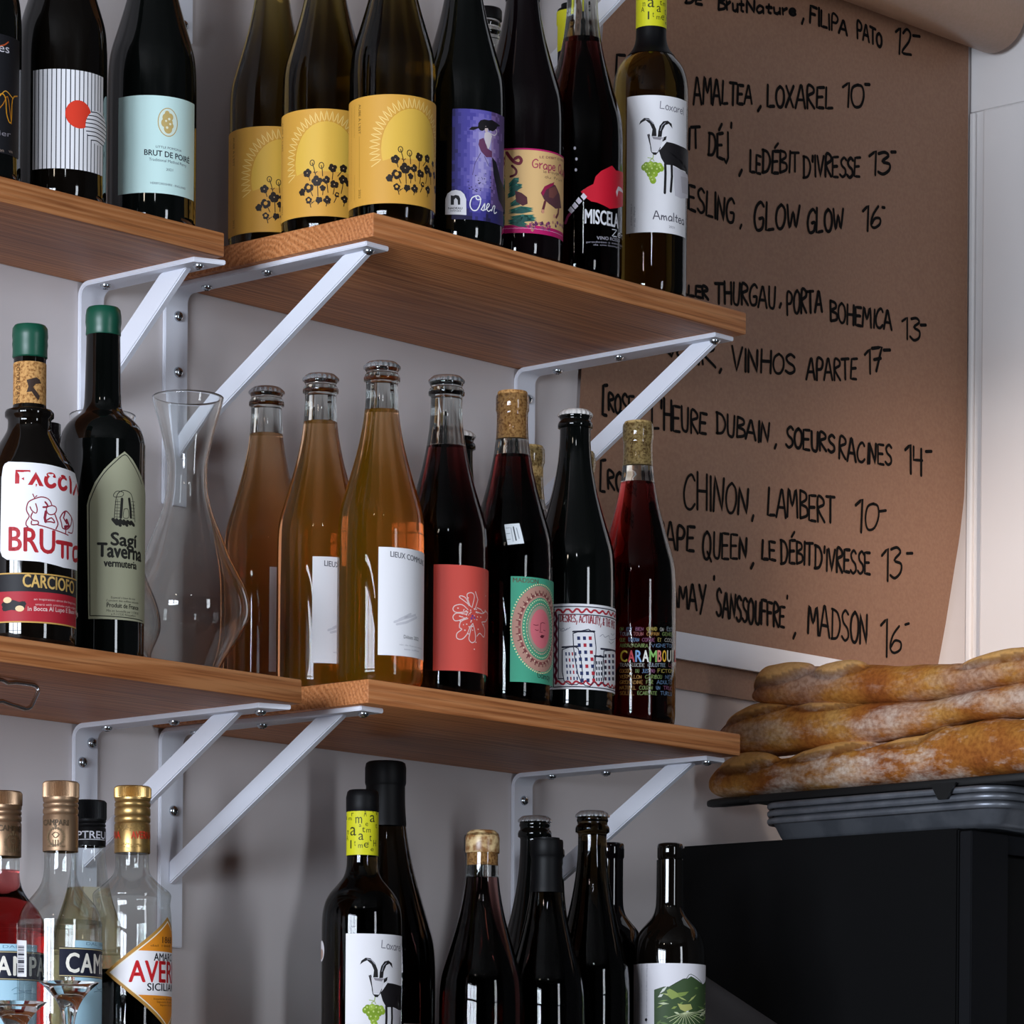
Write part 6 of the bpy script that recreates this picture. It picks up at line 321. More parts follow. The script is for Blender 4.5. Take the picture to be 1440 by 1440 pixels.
 'barcode': [('p','#e6e8ec',0,[(-53.77,179.45),(-32.68,177.72),(-32.29,146.06),(-52.02,147.2)]),('p','#3a3c46',1,[(-49.18,174.09),(-35.97,173.26),(-35.96,172.59),(-49.16,173.41)]),('p','#3a3c46',1,[(-49.15,172.95),(-35.95,172.13),(-35.94,171.11),(-49.11,171.92)]),('p','#3a3c46',1,[(-49.09,171.07),(-35.93,170.26),(-35.92,169.69),(-49.07,170.5)]),('p','#3a3c46',1,[(-49.06,170.04),(-35.91,169.23),(-35.91,168.61),(-49.04,169.42)]),('p','#3a3c46',1,[(-49,168.42),(-35.89,167.62),(-35.89,167.22),(-48.99,168.02)]),('p','#3a3c46',1,[(-48.97,167.43),(-35.88,166.64),(-35.86,165.31),(-48.93,166.1)]),('p','#3a3c46',1,[(-48.94,166.28),(-35.86,165.49),(-35.85,164.75),(-48.91,165.54)]),('p','#3a3c46',1,[(-48.88,164.36),(-35.84,163.58),(-35.83,163.18),(-48.86,163.97)]),('p','#3a3c46',1,[(-48.84,163.25),(-35.82,162.47),(-35.81,161.78),(-48.82,162.55)]),('p','#3a3c46',1,[(-48.79,161.69),(-35.8,160.92),(-35.78,159.63),(-48.75,160.39)]),('p','#3a3c46',1,[(-48.75,160.32),(-35.78,159.56),(-35.76,158.22),(-48.71,158.98)]),('p','#3a3c46',1,[(-48.71,158.96),(-35.76,158.2),(-35.76,157.85),(-48.7,158.61)]),('p','#3a3c46',1,[(-48.67,157.55),(-35.74,156.8),(-35.74,156.3),(-48.65,157.05)]),('p','#3a3c46',1,[(-48.63,156.46),(-35.73,155.71),(-35.72,154.96),(-48.61,155.7)]),('p','#3a3c46',1,[(-48.58,154.71),(-35.71,153.97),(-35.69,153.06),(-48.55,153.8)]),('p','#3a3c46',1,[(-48.55,153.72),(-35.69,152.98),(-35.68,152.13),(-48.53,152.87)]),('p','#3a3c46',1,[(-48.52,152.58),(-35.68,151.84),(-35.66,150.62),(-48.48,151.35)]),('p','#3a3c46',1,[(-48.49,151.65),(-35.66,150.92),(-35.65,149.98),(-48.46,150.71)]),('p','#3a3c46',1,[(-48.45,150.48),(-35.65,149.75),(-35.64,149.35),(-48.44,150.08)])],
 'pricetag': [('p','#dde2e4',2,[(-10.4,139.7),(5.88,140.66),(6.52,130.93),(-9.4,129.96)]),('l','#9aa3a8',3,0.5,[(-8.66,137.46),(-8.27,131.86)]),('l','#9aa3a8',3,0.5,[(-0.24,137.52),(0.14,131.93)]),('l','#9aa3a8',3,0.5,[(3.1,137.58),(3.48,131.99)]),('l','#4a5056',3,0.9,[(-2.47,138.05),(-1.53,131.35)])],
 'capA': [('t','#4f3f2c',0,'CAMPARI',-18.34,280.25,6.87,279.68,5,'b'),('d','#6a573e',0,3,269.87,1,1.2),('d','#6a573e',0,2.63,272.19,1,1.2),('d','#6a573e',0,1.57,274.28,1,1.2),('d','#6a573e',0,-0.09,275.94,1,1.2),('d','#6a573e',0,-2.18,277,1,1.2),('d','#6a573e',0,-4.5,277.37,1,1.2),('d','#6a573e',0,-6.82,277,1,1.2),('d','#6a573e',0,-8.91,275.94,1,1.2),('d','#6a573e',0,-10.57,274.28,1,1.2),('d','#6a573e',0,-11.63,272.19,1,1.2),('d','#6a573e',0,-12,269.87,1,1.2),('d','#6a573e',0,-11.63,267.55,1,1.2),('d','#6a573e',0,-10.57,265.46,1,1.2),('d','#6a573e',0,-8.91,263.8,1,1.2),('d','#6a573e',0,-6.82,262.74,1,1.2),('d','#6a573e',0,-4.5,262.37,1,1.2),('d','#6a573e',0,-2.18,262.74,1,1.2),('d','#6a573e',0,-0.09,263.8,1,1.2),('d','#6a573e',0,1.57,265.46,1,1.2),('d','#6a573e',0,2.63,267.55,1,1.2),('l','#6a573e',0,0.8,[(-7.5,271.87),(-4.5,273.87),(-1.5,271.87),(-4.5,268.87),(-7.5,271.87)]),('l','#6a573e',0,0.9,[(-6.7,266.87),(-6.7,263.37)]),('l','#6a573e',0,0.9,[(-4.5,266.87),(-4.5,263.37)]),('l','#6a573e',0,0.9,[(-2.3,266.87),(-2.3,263.37)]),('d','#6a573e',0,-4.5,279.37,1.3,1.3),('t','#6a573e',0,'MILANO 1860',-12.18,260.76,4.2,260.68,1.7,'f')],
 'capB': [('t','#c23a22',0,'AVE|RNA',-0.95,273.87,9.4,274.27,6.4,'b'),('t','#c23a22',0,'RNA',-25.51,275.64,-11.53,274.07,6.4,'b'),('d','#8a6a34',0,-2.16,282.87,0.45,0.45),('d','#8a6a34',0,3.87,285.64,0.45,0.45),('d','#8a6a34',0,-25.53,285.62,0.45,0.45),('d','#8a6a34',0,-8.86,282.19,0.45,0.45),('d','#8a6a34',0,4.67,283.32,0.45,0.45),('d','#8a6a34',0,0.47,282.88,0.45,0.45),('d','#8a6a34',0,-14.22,284.35,0.45,0.45),('d','#8a6a34',0,-13.39,281.91,0.45,0.45),('d','#8a6a34',0,-19.57,282.8,0.45,0.45),('d','#8a6a34',0,-18.33,283.38,0.45,0.45),('d','#8a6a34',0,-6.65,284.21,0.45,0.45),('d','#8a6a34',0,9.95,286.61,0.45,0.45),('d','#8a6a34',0,-19.39,282.29,0.45,0.45),('d','#8a6a34',0,-1.1,285.78,0.45,0.45),('d','#8a6a34',0,16.72,282.39,0.45,0.45),('d','#8a6a34',0,-15.94,284.55,0.45,0.45),('d','#8a6a34',0,-14.74,285.04,0.45,0.45),('d','#8a6a34',0,2.44,285.48,0.45,0.45),('d','#8a6a34',0,4.85,286.15,0.45,0.45),('d','#8a6a34',0,-12.98,282.35,0.45,0.45),('d','#8a6a34',0,-4.54,284.1,0.45,0.45),('d','#8a6a34',0,1.64,283.85,0.45,0.45),('d','#8a6a34',0,-5.08,286.1,0.45,0.45),('d','#8a6a34',0,5.87,281.5,0.45,0.45),('d','#8a6a34',0,16.06,283.79,0.45,0.45),('d','#8a6a34',0,-6,284.41,0.45,0.45),('d','#8a6a34',0,4.66,282.95,0.45,0.45),('d','#8a6a34',0,-15.88,285.52,0.45,0.45),('d','#8a6a34',0,-5.76,283.64,0.45,0.45),('d','#8a6a34',0,8.77,284.06,0.45,0.45),('d','#8a6a34',0,-23.6,283.14,0.45,0.45),('d','#8a6a34',0,-3.58,283.58,0.45,0.45),('d','#8a6a34',0,-10.85,284.24,0.45,0.45),('d','#8a6a34',0,-4.92,282.29,0.45,0.45),('d','#8a6a34',0,-16.5,283.94,0.45,0.45),('d','#8a6a34',0,-12.69,282.95,0.45,0.45),('d','#8a6a34',0,-22.07,285.81,0.45,0.45),('d','#8a6a34',0,-6.4,283.01,0.45,0.45),('d','#8a6a34',0,-20.24,284.71,0.45,0.45),('d','#8a6a34',0,-11.4,285.01,0.45,0.45),('d','#8a6a34',0,-2.09,281.32,0.45,0.45),('d','#8a6a34',0,-1.94,281.34,0.45,0.45),('d','#8a6a34',0,-13.14,281.8,0.45,0.45),('d','#8a6a34',0,-5.75,285.29,0.45,0.45),('d','#8a6a34',0,6.62,281.82,0.45,0.45),('d','#8a6a34',0,-25.53,286.16,0.45,0.45),('d','#8a6a34',0,7.36,284.79,0.45,0.45),('d','#8a6a34',0,-10.11,286.35,0.45,0.45),('d','#8a6a34',0,-21.57,284,0.45,0.45),('d','#8a6a34',0,16.52,282.11,0.45,0.45),('d','#8a6a34',0,-1.27,286.12,0.45,0.45),('d','#8a6a34',0,-7.14,282.26,0.45,0.45),('d','#8a6a34',0,9.59,283.4,0.45,0.45),('d','#8a6a34',0,-10.56,283.71,0.45,0.45),('d','#8a6a34',0,-2.07,283.03,0.45,0.45),('d','#8a6a34',0,-9.27,281.51,0.45,0.45),('d','#8a6a34',0,12.05,286.03,0.45,0.45),('d','#8a6a34',0,-8.23,281.85,0.45,0.45),('d','#8a6a34',0,-8.69,281.5,0.45,0.45),('d','#8a6a34',0,-0.88,282.68,0.45,0.45),('d','#8a6a34',0,5.25,269.37,0.45,0.45),('d','#8a6a34',0,-8.34,269.05,0.45,0.45),('d','#8a6a34',0,4.57,266.88,0.45,0.45),('d','#8a6a34',0,-14.67,266.11,0.45,0.45),('d','#8a6a34',0,-3.78,269.04,0.45,0.45),('d','#8a6a34',0,-3.27,265.26,0.45,0.45),('d','#8a6a34',0,0.64,267.11,0.45,0.45),('d','#8a6a34',0,13.41,266.04,0.45,0.45),('d','#8a6a34',0,7.14,268.42,0.45,0.45),('d','#8a6a34',0,1.55,265.71,0.45,0.45),('d','#8a6a34',0,8.16,267.64,0.45,0.45),('d','#8a6a34',0,-6.16,268.42,0.45,0.45),('d','#8a6a34',0,6.31,267.62,0.45,0.45),('d','#8a6a34',0,-25.53,267.87,0.45,0.45),('d','#8a6a34',0,12.67,266.83,0.45,0.45),('d','#8a6a34',0,12.4,266.23,0.45,0.45),('d','#8a6a34',0,-0.13,266.25,0.45,0.45),('d','#8a6a34',0,-5.11,269.79,0.45,0.45),('d','#8a6a34',0,-5.98,268.7,0.45,0.45),('d','#8a6a34',0,14.06,267.49,0.45,0.45),('d','#8a6a34',0,0.07,267.11,0.45,0.45),('d','#8a6a34',0,-15.05,267.94,0.45,0.45),('d','#8a6a34',0,5.12,268.44,0.45,0.45),('d','#8a6a34',0,-9.78,268.32,0.45,0.45),('d','#8a6a34',0,-6.96,266.81,0.45,0.45),('d','#8a6a34',0,-14.22,270.17,0.45,0.45),('d','#8a6a34',0,-7.35,266.76,0.45,0.45),('d','#8a6a34',0,7.12,267.17,0.45,0.45),('d','#8a6a34',0,14.07,269.16,0.45,0.45),('d','#8a6a34',0,-22.53,268.75,0.45,0.45),('d','#8a6a34',0,-3.03,269.36,0.45,0.45),('d','#8a6a34',0,4.04,268.66,0.45,0.45),('d','#8a6a34',0,-10.07,268.74,0.45,0.45),('d','#8a6a34',0,14.5,271.03,0.45,0.45),('d','#8a6a34',0,-5.74,268.87,0.45,0.45),('d','#8a6a34',0,-11.54,268.27,0.45,0.45),('d','#8a6a34',0,-10.74,265.74,0.45,0.45),('d','#8a6a34',0,-1.2,266.71,0.45,0.45),('d','#8a6a34',0,-13.23,268.19,0.45,0.45),('d','#8a6a34',0,2.12,266.03,0.45,0.45),('d','#8a6a34',0,-9.62,268.05,0.45,0.45),('d','#8a6a34',0,10.63,266.51,0.45,0.45),('d','#8a6a34',0,-10.48,267.68,0.45,0.45),('d','#8a6a34',0,7.17,268.53,0.45,0.45),('d','#8a6a34',0,4.24,267.02,0.45,0.45),('d','#8a6a34',0,16.06,268.35,0.45,0.45),('d','#8a6a34',0,4.47,268.63,0.45,0.45),('d','#8a6a34',0,6.17,268.85,0.45,0.45),('d','#8a6a34',0,-1.25,268.43,0.45,0.45),('d','#8a6a34',0,-7.56,269.64,0.45,0.45),('d','#8a6a34',0,-10.55,267.65,0.45,0.45),('d','#8a6a34',0,-9.57,270.17,0.45,0.45),('d','#8a6a34',0,8.67,269.18,0.45,0.45),('d','#8a6a34',0,14.15,267.96,0.45,0.45),('d','#8a6a34',0,-4.76,265.81,0.45,0.45),('d','#8a6a34',0,12.36,269.25,0.45,0.45),('d','#8a6a34',0,-14.99,267.39,0.45,0.45),('d','#8a6a34',0,10.15,267.62,0.45,0.45),('d','#8a6a34',0,7.98,268.49,0.45,0.45),('d','#8a6a34',0,2.45,269.01,0.45,0.45)],
 'capC': [('t','#dcdce4',0,'PTRE|UIL',-11.12,285.88,11.11,286.14,6.6,'b'),('l','#d0d0d8',0,0.7,[(-13.2,284.88),(17.75,285.19)])],
 'diamond': [('p','#b5853c',0,[(-24.57,153.65),(38.93,204.59),(102.43,153.65),(38.93,102.71)]),('p','#f2ead6',1,[(-20.12,153.65),(38.93,201.02),(97.98,153.65),(38.93,106.28)]),('p','#e08a1c',2,[(-18.54,153.65),(38.93,199.75),(96.4,153.65),(38.93,107.55)]),('p','#ece8ea',3,[(6.11,133.88),(71.75,133.88),(96.4,153.65),(72.14,173.11),(5.72,173.11),(-18.54,153.65)]),('t','#1b1b22',4,'AMA|RO',20.88,164.69,38.37,165.09,6.6,'b'),('t','#c4161f',4,'AVE|RNA',-1.9,145.26,35.34,145.93,18.5,'b'),('t','#1b1b22',4,'SICIL|IANO',14.41,137.89,36.51,138.45,6.4,'b'),('t','#6a3f10',4,'1868',30.56,180.84,47.46,181.49,5.4,'b'),('t','#7a4a14',4,'dal 1868',17.21,177.06,43.67,177.79,1.8,'f'),('t','#7a4a14',4,'liquore di erbe',20.93,129.94,49.27,130.68,1.7,'f'),('t','#7a4a14',4,'liquore di erbe',24.49,127.35,49.38,127.93,1.7,'f'),('t','#7a4a14',4,'liquore di erbe',28.36,124.79,49.49,125.19,1.7,'f')],
 'corkg': [('v','#5a3a1a',0,'RACINETTE',4.77,301.06,270.21,3.6),('v','#6a4a26',0,'VIN 22',-7.75,291.02,270.4,3)],
 'corke': [('v','#4a2c12',0,'MADSON MADSON',-20.84,304.52,260.8,4.4)],
 'corkf': [('v','#5a3c20',0,"POIVRE D'ANE",-12.85,247.17,213.62,3.8),('p','#33221a',0,[(-2.68,232.87),(2.67,234.58),(5.87,235.64),(8.88,233.72),(10.08,230.83),(5.09,229.87),(2.73,226.9),(9.02,219.92),(7.76,215.9),(3.57,220.06),(1.68,223),(-2.6,222.43),(-1.1,227.5)])],
 'corkr': [('v','#5a3a1a',0,'2021 MOT',0.93,276.64,261.35,3.4)],
}
HAND = [('DE',0.7814,0.7284,0.809,0.7326,0.0111,0.0112),('Brut',0.8364,0.7336,0.8807,0.7409,0.0164,0.0133),('Nature',0.886,0.7414,0.9757,0.7582,0.0133,0.0115),(',',0.9866,0.7553,0.992,0.7558,0.0121,0.0122),('FILIPA',1.0013,0.7552,1.0693,0.7566,0.0209,0.0158),('PATO',1.0884,0.7574,1.1354,0.7567,0.0206,0.0155),('12',1.1641,0.7574,1.1947,0.7612,0.0298,0.0279),('-',1.1979,0.7826,1.2119,0.7846,0.0035,0.0035),('[',0.6637,0.6207,0.6814,0.6232,0.0256,0.0257),('AMALTEA',0.7965,0.6195,0.8978,0.6406,0.0314,0.02),(',',0.9085,0.6385,0.9169,0.6399,0.012,0.012),('LOXAREL',0.9254,0.6437,1.0438,0.6662,0.0247,0.0252),('10',1.0632,0.673,1.1029,0.6799,0.028,0.0282),('-',1.1043,0.705,1.1128,0.7065,0.0028,0.0027),('IT',0.7875,0.5684,0.8074,0.5731,0.0229,0.0223),('DÉJ',0.8224,0.5681,0.8567,0.568,0.0237,0.0331),("'",0.8606,0.592,0.8647,0.5925,0.0199,0.0199),(',',0.8767,0.5603,0.884,0.5618,0.012,0.0119),('LE',0.8961,0.5641,0.9147,0.5661,0.024,0.02),('DÉBIT',0.9179,0.5667,0.9834,0.5819,0.0261,0.0216),("D'IVRESSE",0.9921,0.5769,1.095,0.597,0.0243,0.024),('13',1.1153,0.6044,1.1539,0.6154,0.0282,0.025),('-',1.1559,0.6367,1.1651,0.6385,0.0027,0.0028),('RIESLING',0.7689,0.5032,0.868,0.4995,0.0294,0.0265),(',',0.8785,0.5001,0.8838,0.5004,0.01,0.01),('GLOW',0.9049,0.4997,0.9853,0.518,0.032,0.0256),('GLOW',0.9995,0.5132,1.065,0.5321,0.0298,0.0233),('16',1.1032,0.5344,1.1353,0.548,0.031,0.0242),('-',1.1396,0.5686,1.1442,0.5691,0.0027,0.0027),('ULLER',0.7661,0.4063,0.8249,0.4076,0.0098,0.0132),('THURGAU',0.8368,0.407,0.9433,0.4187,0.0231,0.0241),(',',0.9518,0.4235,0.9561,0.4243,0.0094,0.0094),('PORTA',0.9649,0.415,1.0275,0.429,0.0256,0.0238),('BOHEMICA',1.0426,0.4203,1.1598,0.4297,0.0225,0.0215),('13',1.1841,0.425,1.2155,0.4267,0.0251,0.0267),('-',1.2176,0.444,1.2281,0.4457,0.0028,0.0028),('NOIR',0.7407,0.3345,0.8388,0.3339,0.0069,0.0282),(',',0.846,0.3323,0.8504,0.333,0.0077,0.0077),('VINHOS',0.8666,0.337,0.9802,0.3494,0.0275,0.0223),('APARTE',1.0006,0.3469,1.0921,0.3606,0.0224,0.0242),('17',1.11,0.3701,1.1421,0.3797,0.0294,0.0266),('-',1.1454,0.4024,1.1582,0.4045,0.003,0.003),('[',0.6472,0.2509,0.6555,0.2521,0.0324,0.0325),('ROSE',0.6575,0.2603,0.6991,0.2563,0.0178,0.0241),("L'HEURE",0.7294,0.2495,0.8232,0.2582,0.036,0.0232),('DUBAIN',0.8413,0.2616,0.9352,0.2649,0.0226,0.0214),(',',0.945,0.2627,0.9496,0.2634,0.0086,0.0086),('SOEURS',0.9645,0.2641,1.0521,0.2704,0.023,0.0211),('RACINES',1.0605,0.2643,1.1618,0.2707,0.0255,0.0222),('14',1.1915,0.2675,1.2238,0.2698,0.032,0.0314),('-',1.2297,0.2961,1.241,0.2978,0.003,0.003),('[',0.6436,0.168,0.6534,0.1694,0.0341,0.0341),('ROUGE',0.6575,0.1747,0.724,0.1742,0.0192,0.0208),('CHINON',0.7843,0.1685,0.8994,0.1798,0.0426,0.0299),(',',0.9063,0.1761,0.9108,0.1767,0.0121,0.0121),('LAMBERT',0.9334,0.1822,1.0532,0.1902,0.0315,0.0284),('10',1.0944,0.1846,1.1372,0.1932,0.036,0.0295),('-',1.1406,0.2129,1.1528,0.2153,0.0037,0.0037),('GRAPE',0.7193,0.1165,0.8029,0.1254,0.0311,0.0252),('QUEEN',0.8188,0.1187,0.8972,0.1289,0.0337,0.0235),(',',0.9047,0.1227,0.9114,0.1236,0.0107,0.0107),('LE',0.9238,0.1319,0.9484,0.1325,0.0229,0.0215),('DÉBIT',0.9582,0.1308,1.0138,0.1371,0.0259,0.0239),("D'IVRESSE",1.0185,0.1319,1.1222,0.1381,0.0268,0.025),('13',1.1477,0.1345,1.1832,0.1448,0.0363,0.0313),('-',1.194,0.1708,1.2051,0.1722,0.003,0.003),('GAMAY',0.7468,0.0592,0.824,0.0595,0.0208,0.0281),("'",0.8391,0.0877,0.8435,0.0875,0.0141,0.0141),('SANSSOUFFRE',0.845,0.0573,0.9649,0.0579,0.0304,0.0237),("'",0.9691,0.0836,0.9726,0.0836,0.0108,0.0108),(',',0.98,0.0513,0.9869,0.0521,0.0122,0.0122),('MADSON',1.0072,0.058,1.1184,0.055,0.0325,0.0353),('16',1.1465,0.0462,1.1832,0.0554,0.0429,0.0313),('-',1.1914,0.0862,1.1988,0.0881,0.0029,0.003)]
POS = {'squig': (-0.3338,-0.125,0.2873,-39.95), 'stripe': (-0.2291,-0.122,0.2873,-41.17), 'poire': (-0.1157,-0.118,0.2873,-42.42), 'yA': (0.0715,-0.083,0.3036,-44.09), 'yB': (0.0619,-0.1655,0.3036,-44.84), 'yC': (0.0693,-0.248,0.3036,-45.79), 'oser': (0.1706,-0.243,0.3036,-46.78), 'grape': (0.2545,-0.243,0.3036,-47.62), 'misc': (0.3419,-0.243,0.3036,-48.46), 'amal': (0.4441,-0.245,0.3036,-49.43), 'bk1': (0.399,-0.06,0.3036,-47.1), 'bk2': (0.5095,-0.08,0.3036,-48.31), 'faccia': (-0.3449,-0.215,-0.1311,-40.75), 'sagi': (-0.2379,-0.19,-0.1311,-41.77), 'dec': (-0.1301,-0.185,-0.1311,-42.95), 'dec2': (-0.1238,-0.062,-0.1311,-41.76), 'shade': (-0.2185,-0.09,-0.1311,-40.96), 'a': (0.0681,-0.083,-0.1244,-44.06), 'b': (0.0595,-0.1655,-0.1244,-44.82), 'c': (0.058,-0.248,-0.1244,-45.68), 'd': (0.1565,-0.238,-0.1244,-46.59), 'e': (0.2498,-0.238,-0.1244,-47.52), 'f': (0.3419,-0.238,-0.1244,-48.4), 'g': (0.4371,-0.238,-0.1244,-49.29), 'bd': (0.3474,-0.075,-0.1244,-46.76), 'be': (0.4263,-0.1,-0.1244,-47.75), 'bf': (0.5173,-0.09,-0.1244,-48.48), 'goat': (0.0855,-0.2,-0.55,-45.45), 'burg': (0.2191,-0.1,-0.55,-45.77), 'rose': (0.2314,-0.22,-0.55,-47.14), 'rb': (0.3245,-0.13,-0.55,-47.11), 'crown': (0.4175,-0.12,-0.55,-47.88), 'caps': (0.3191,-0.225,-0.55,-48.05), 'sm': (0.5205,-0.05,-0.55,-48.11), 'brown': (0.4155,-0.2,-0.55,-48.69), 'bordb': (0.5116,-0.14,-0.55,-48.94), 'mtn': (0.5134,-0.22,-0.55,-49.79), 'camr': (-0.2848,-0.115,-0.557,-40.44), 'camc': (-0.2881,-0.195,-0.557,-41.22), 'treu': (-0.1483,-0.075,-0.557,-41.62), 'aver': (-0.2076,-0.2,-0.557,-42.22), 'glass': (-0.3383,-0.265,-0.557,-41.36), 'glassb': (-0.4067,-0.275,-0.557,-40.62)}

# ------------------------------------------------------------------ materials
def wood_mat():
    m = mat('oiled_oak', '#a9794e', 0.5, spec=0.3); nt, N, L, b = nodes(m)
    tc = N.new('ShaderNodeTexCoord')
    mp = N.new('ShaderNodeMapping'); mp.inputs['Location'].default_value = (0, 0.11, 0.055); mp.inputs['Scale'].default_value = (0.07, 1, 1)
    L.new(tc.outputs['Object'], mp.inputs[0])
    nz = N.new('ShaderNodeTexNoise'); nz.inputs['Scale'].default_value = 9; nz.inputs['Detail'].default_value = 3; L.new(mp.outputs[0], nz.inputs['Vector'])
    mix = N.new('ShaderNodeMixRGB'); mix.inputs[0].default_value = 0.06; L.new(mp.outputs[0], mix.inputs[1]); L.new(nz.outputs['Color'], mix.inputs[2])
    wv = N.new('ShaderNodeTexWave'); wv.wave_type = 'RINGS'; wv.rings_direction = 'X'; wv.inputs['Scale'].default_value = 62; wv.inputs['Distortion'].default_value = 1.6; wv.inputs['Detail'].default_value = 3; wv.inputs['Detail Scale'].default_value = 1.4
    L.new(mix.outputs[0], wv.inputs['Vector'])
    mp2 = N.new('ShaderNodeMapping'); mp2.inputs['Scale'].default_value = (9, 420, 420); L.new(tc.outputs['Object'], mp2.inputs[0])
    fi = N.new('ShaderNodeTexNoise'); fi.inputs['Scale'].default_value = 1; fi.inputs['Detail'].default_value = 4; L.new(mp2.outputs[0], fi.inputs['Vector'])
    r1 = ramp(N, [(0.0, '#c17b48'), (0.5, '#ce8752'), (1.0, '#d89560')]); L.new(wv.outputs['Fac'], r1.inputs[0])
    r2 = ramp(N, [(0.32, '#94704e'), (0.52, '#ffffff')]); L.new(fi.outputs['Fac'], r2.inputs[0])
    mu = N.new('ShaderNodeMixRGB'); mu.blend_type = 'MULTIPLY'; mu.inputs[0].default_value = 0.6; L.new(r1.outputs[0], mu.inputs[1]); L.new(r2.outputs[0], mu.inputs[2])
    big = N.new('ShaderNodeTexNoise'); big.inputs['Scale'].default_value = 7; L.new(mp.outputs[0], big.inputs['Vector'])
    r3 = ramp(N, [(0.3, '#d9c9ba'), (0.7, '#ffffff')]); L.new(big.outputs['Fac'], r3.inputs[0])
    m2 = N.new('ShaderNodeMixRGB'); m2.blend_type = 'MULTIPLY'; m2.inputs[0].default_value = 1; L.new(mu.outputs[0], m2.inputs[1]); L.new(r3.outputs[0], m2.inputs[2])
    L.new(m2.outputs[0], b.inputs['Base Color'])
    bp = N.new('ShaderNodeBump'); bp.inputs['Strength'].default_value = 0.15; bp.inputs['Distance'].default_value = 0.001; L.new(fi.outputs['Fac'], bp.inputs['Height']); L.new(bp.outputs[0], b.inputs['Normal'])
    return m
WOOD = wood_mat()
def speckle(m, scale, c0, c1, lo=0.4, hi=0.6, detail=4, bump=0.0, dist=0.001):
    nt, N, L, b = nodes(m); tc = N.new('ShaderNodeTexCoord'); n = N.new('ShaderNodeTexNoise'); n.inputs['Scale'].default_value = scale; n.inputs['Detail'].default_value = detail
    L.new(tc.outputs['Object'], n.inputs['Vector']); r = ramp(N, [(lo, c0), (hi, c1)]); L.new(n.outputs['Fac'], r.inputs[0]); L.new(r.outputs[0], b.inputs['Base Color'])
    if bump:
        bp = N.new('ShaderNodeBump'); bp.inputs['Strength'].default_value = bump; bp.inputs['Distance'].default_value = dist; L.new(n.outputs['Fac'], bp.inputs['Height']); L.new(bp.outputs[0], b.inputs['Normal'])
    return m
WALL = speckle(mat('wall_paint', '#cbc4c4', 0.75, spec=0.2), 3, '#c8c1c1', '#cfc8c8', bump=0.0)
WALLR = speckle(mat('white_gloss_paint', '#e4e0de', 0.45, spec=0.3), 4, '#e1dddc', '#e7e3e1')
DARKWALL = speckle(mat('dark_plaster', '#3a3836', 0.8), 2, '#1c1b1c', '#242324')
CEIL = speckle(mat('ceiling_paint', '#8d8a86', 0.8), 2, '#4a4846', '#545250')
FLOORM = speckle(mat('dark_floor', '#4a3526', 0.6), 6, '#17110e', '#1f1712')
METW = mat('white_powder_coat', '#dfe1ea', 0.38, spec=0.45)
ZINC = mat('zinc_screw', '#b9c0c6', 0.22, 1.0)
ZINCD = mat('screw_recess_shade', '#1c1f22', 0.5, 0.6)  # dark colour stands in for the shade inside the cross recess
STEEL = mat('wire_steel', '#c9ccd0', 0.18, 1.0)
TRAYM = speckle(mat('sheet_pan_aluminium', '#9a9ea6', 0.42, 0.75), 30, '#7a7e86', '#8e929a', bump=0.05)
BLACKM = mat('black_enamel', '#060607', 0.55, spec=0.15)
BLACK2 = mat('black_panel', '#0b0c10', 0.5, spec=0.25)
GRID = mat('blackened_steel', '#0e0d0d', 0.5, spec=0.4)
KRAFT = speckle(mat('kraft_paper', '#86614b', 0.5, spec=0.4), 260, '#825d47', '#8b664f', 0.35, 0.65, bump=0.05)
KRAFTR = speckle(mat('kraft_paper_lit', '#967058', 0.36, spec=0.6), 260, '#927054', '#9a755d', 0.35, 0.65)  # same paper toned lighter, for the light falling on the roll
MARKER = mat('marker_ink', '#0b0909', 0.8, spec=0.1)
CORK = speckle(mat('cork', '#b9864c', 0.8, spec=0.2), 420, '#8a5c30', '#c8975c', 0.36, 0.56, bump=0.3)
CORKD = speckle(mat('cork_pale', '#a98c58', 0.8, spec=0.2), 420, '#7e6236', '#bfa16a', 0.36, 0.56, bump=0.3)
WAXG = mat('green_wax', '#0b4a37', 0.36, spec=0.5)
WAXT = speckle(mat('amber_wax', '#a9804e', 0.3, spec=0.5), 130, '#8a5f36', '#d8bc8a', 0.42, 0.62)
CAPS = mat('black_foil', '#08080a', 0.5, spec=0.18)
CAPM = mat('crown_steel', '#d6d8da', 0.24, 0.85)
CAPW = mat('crown_white', '#e6e2de', 0.3, 0.2)
GOLDA = mat('bronze_foil', '#9a7d62', 0.42, 0.8)
GOLDB = mat('gold_foil', '#b5935c', 0.36, 0.9)
def glassy(name, color, ior=1.45, rough=0.01, trans=1.0):
    return mat(name, color, rough, spec=0.5, IOR=ior, Transmission_Weight=trans)
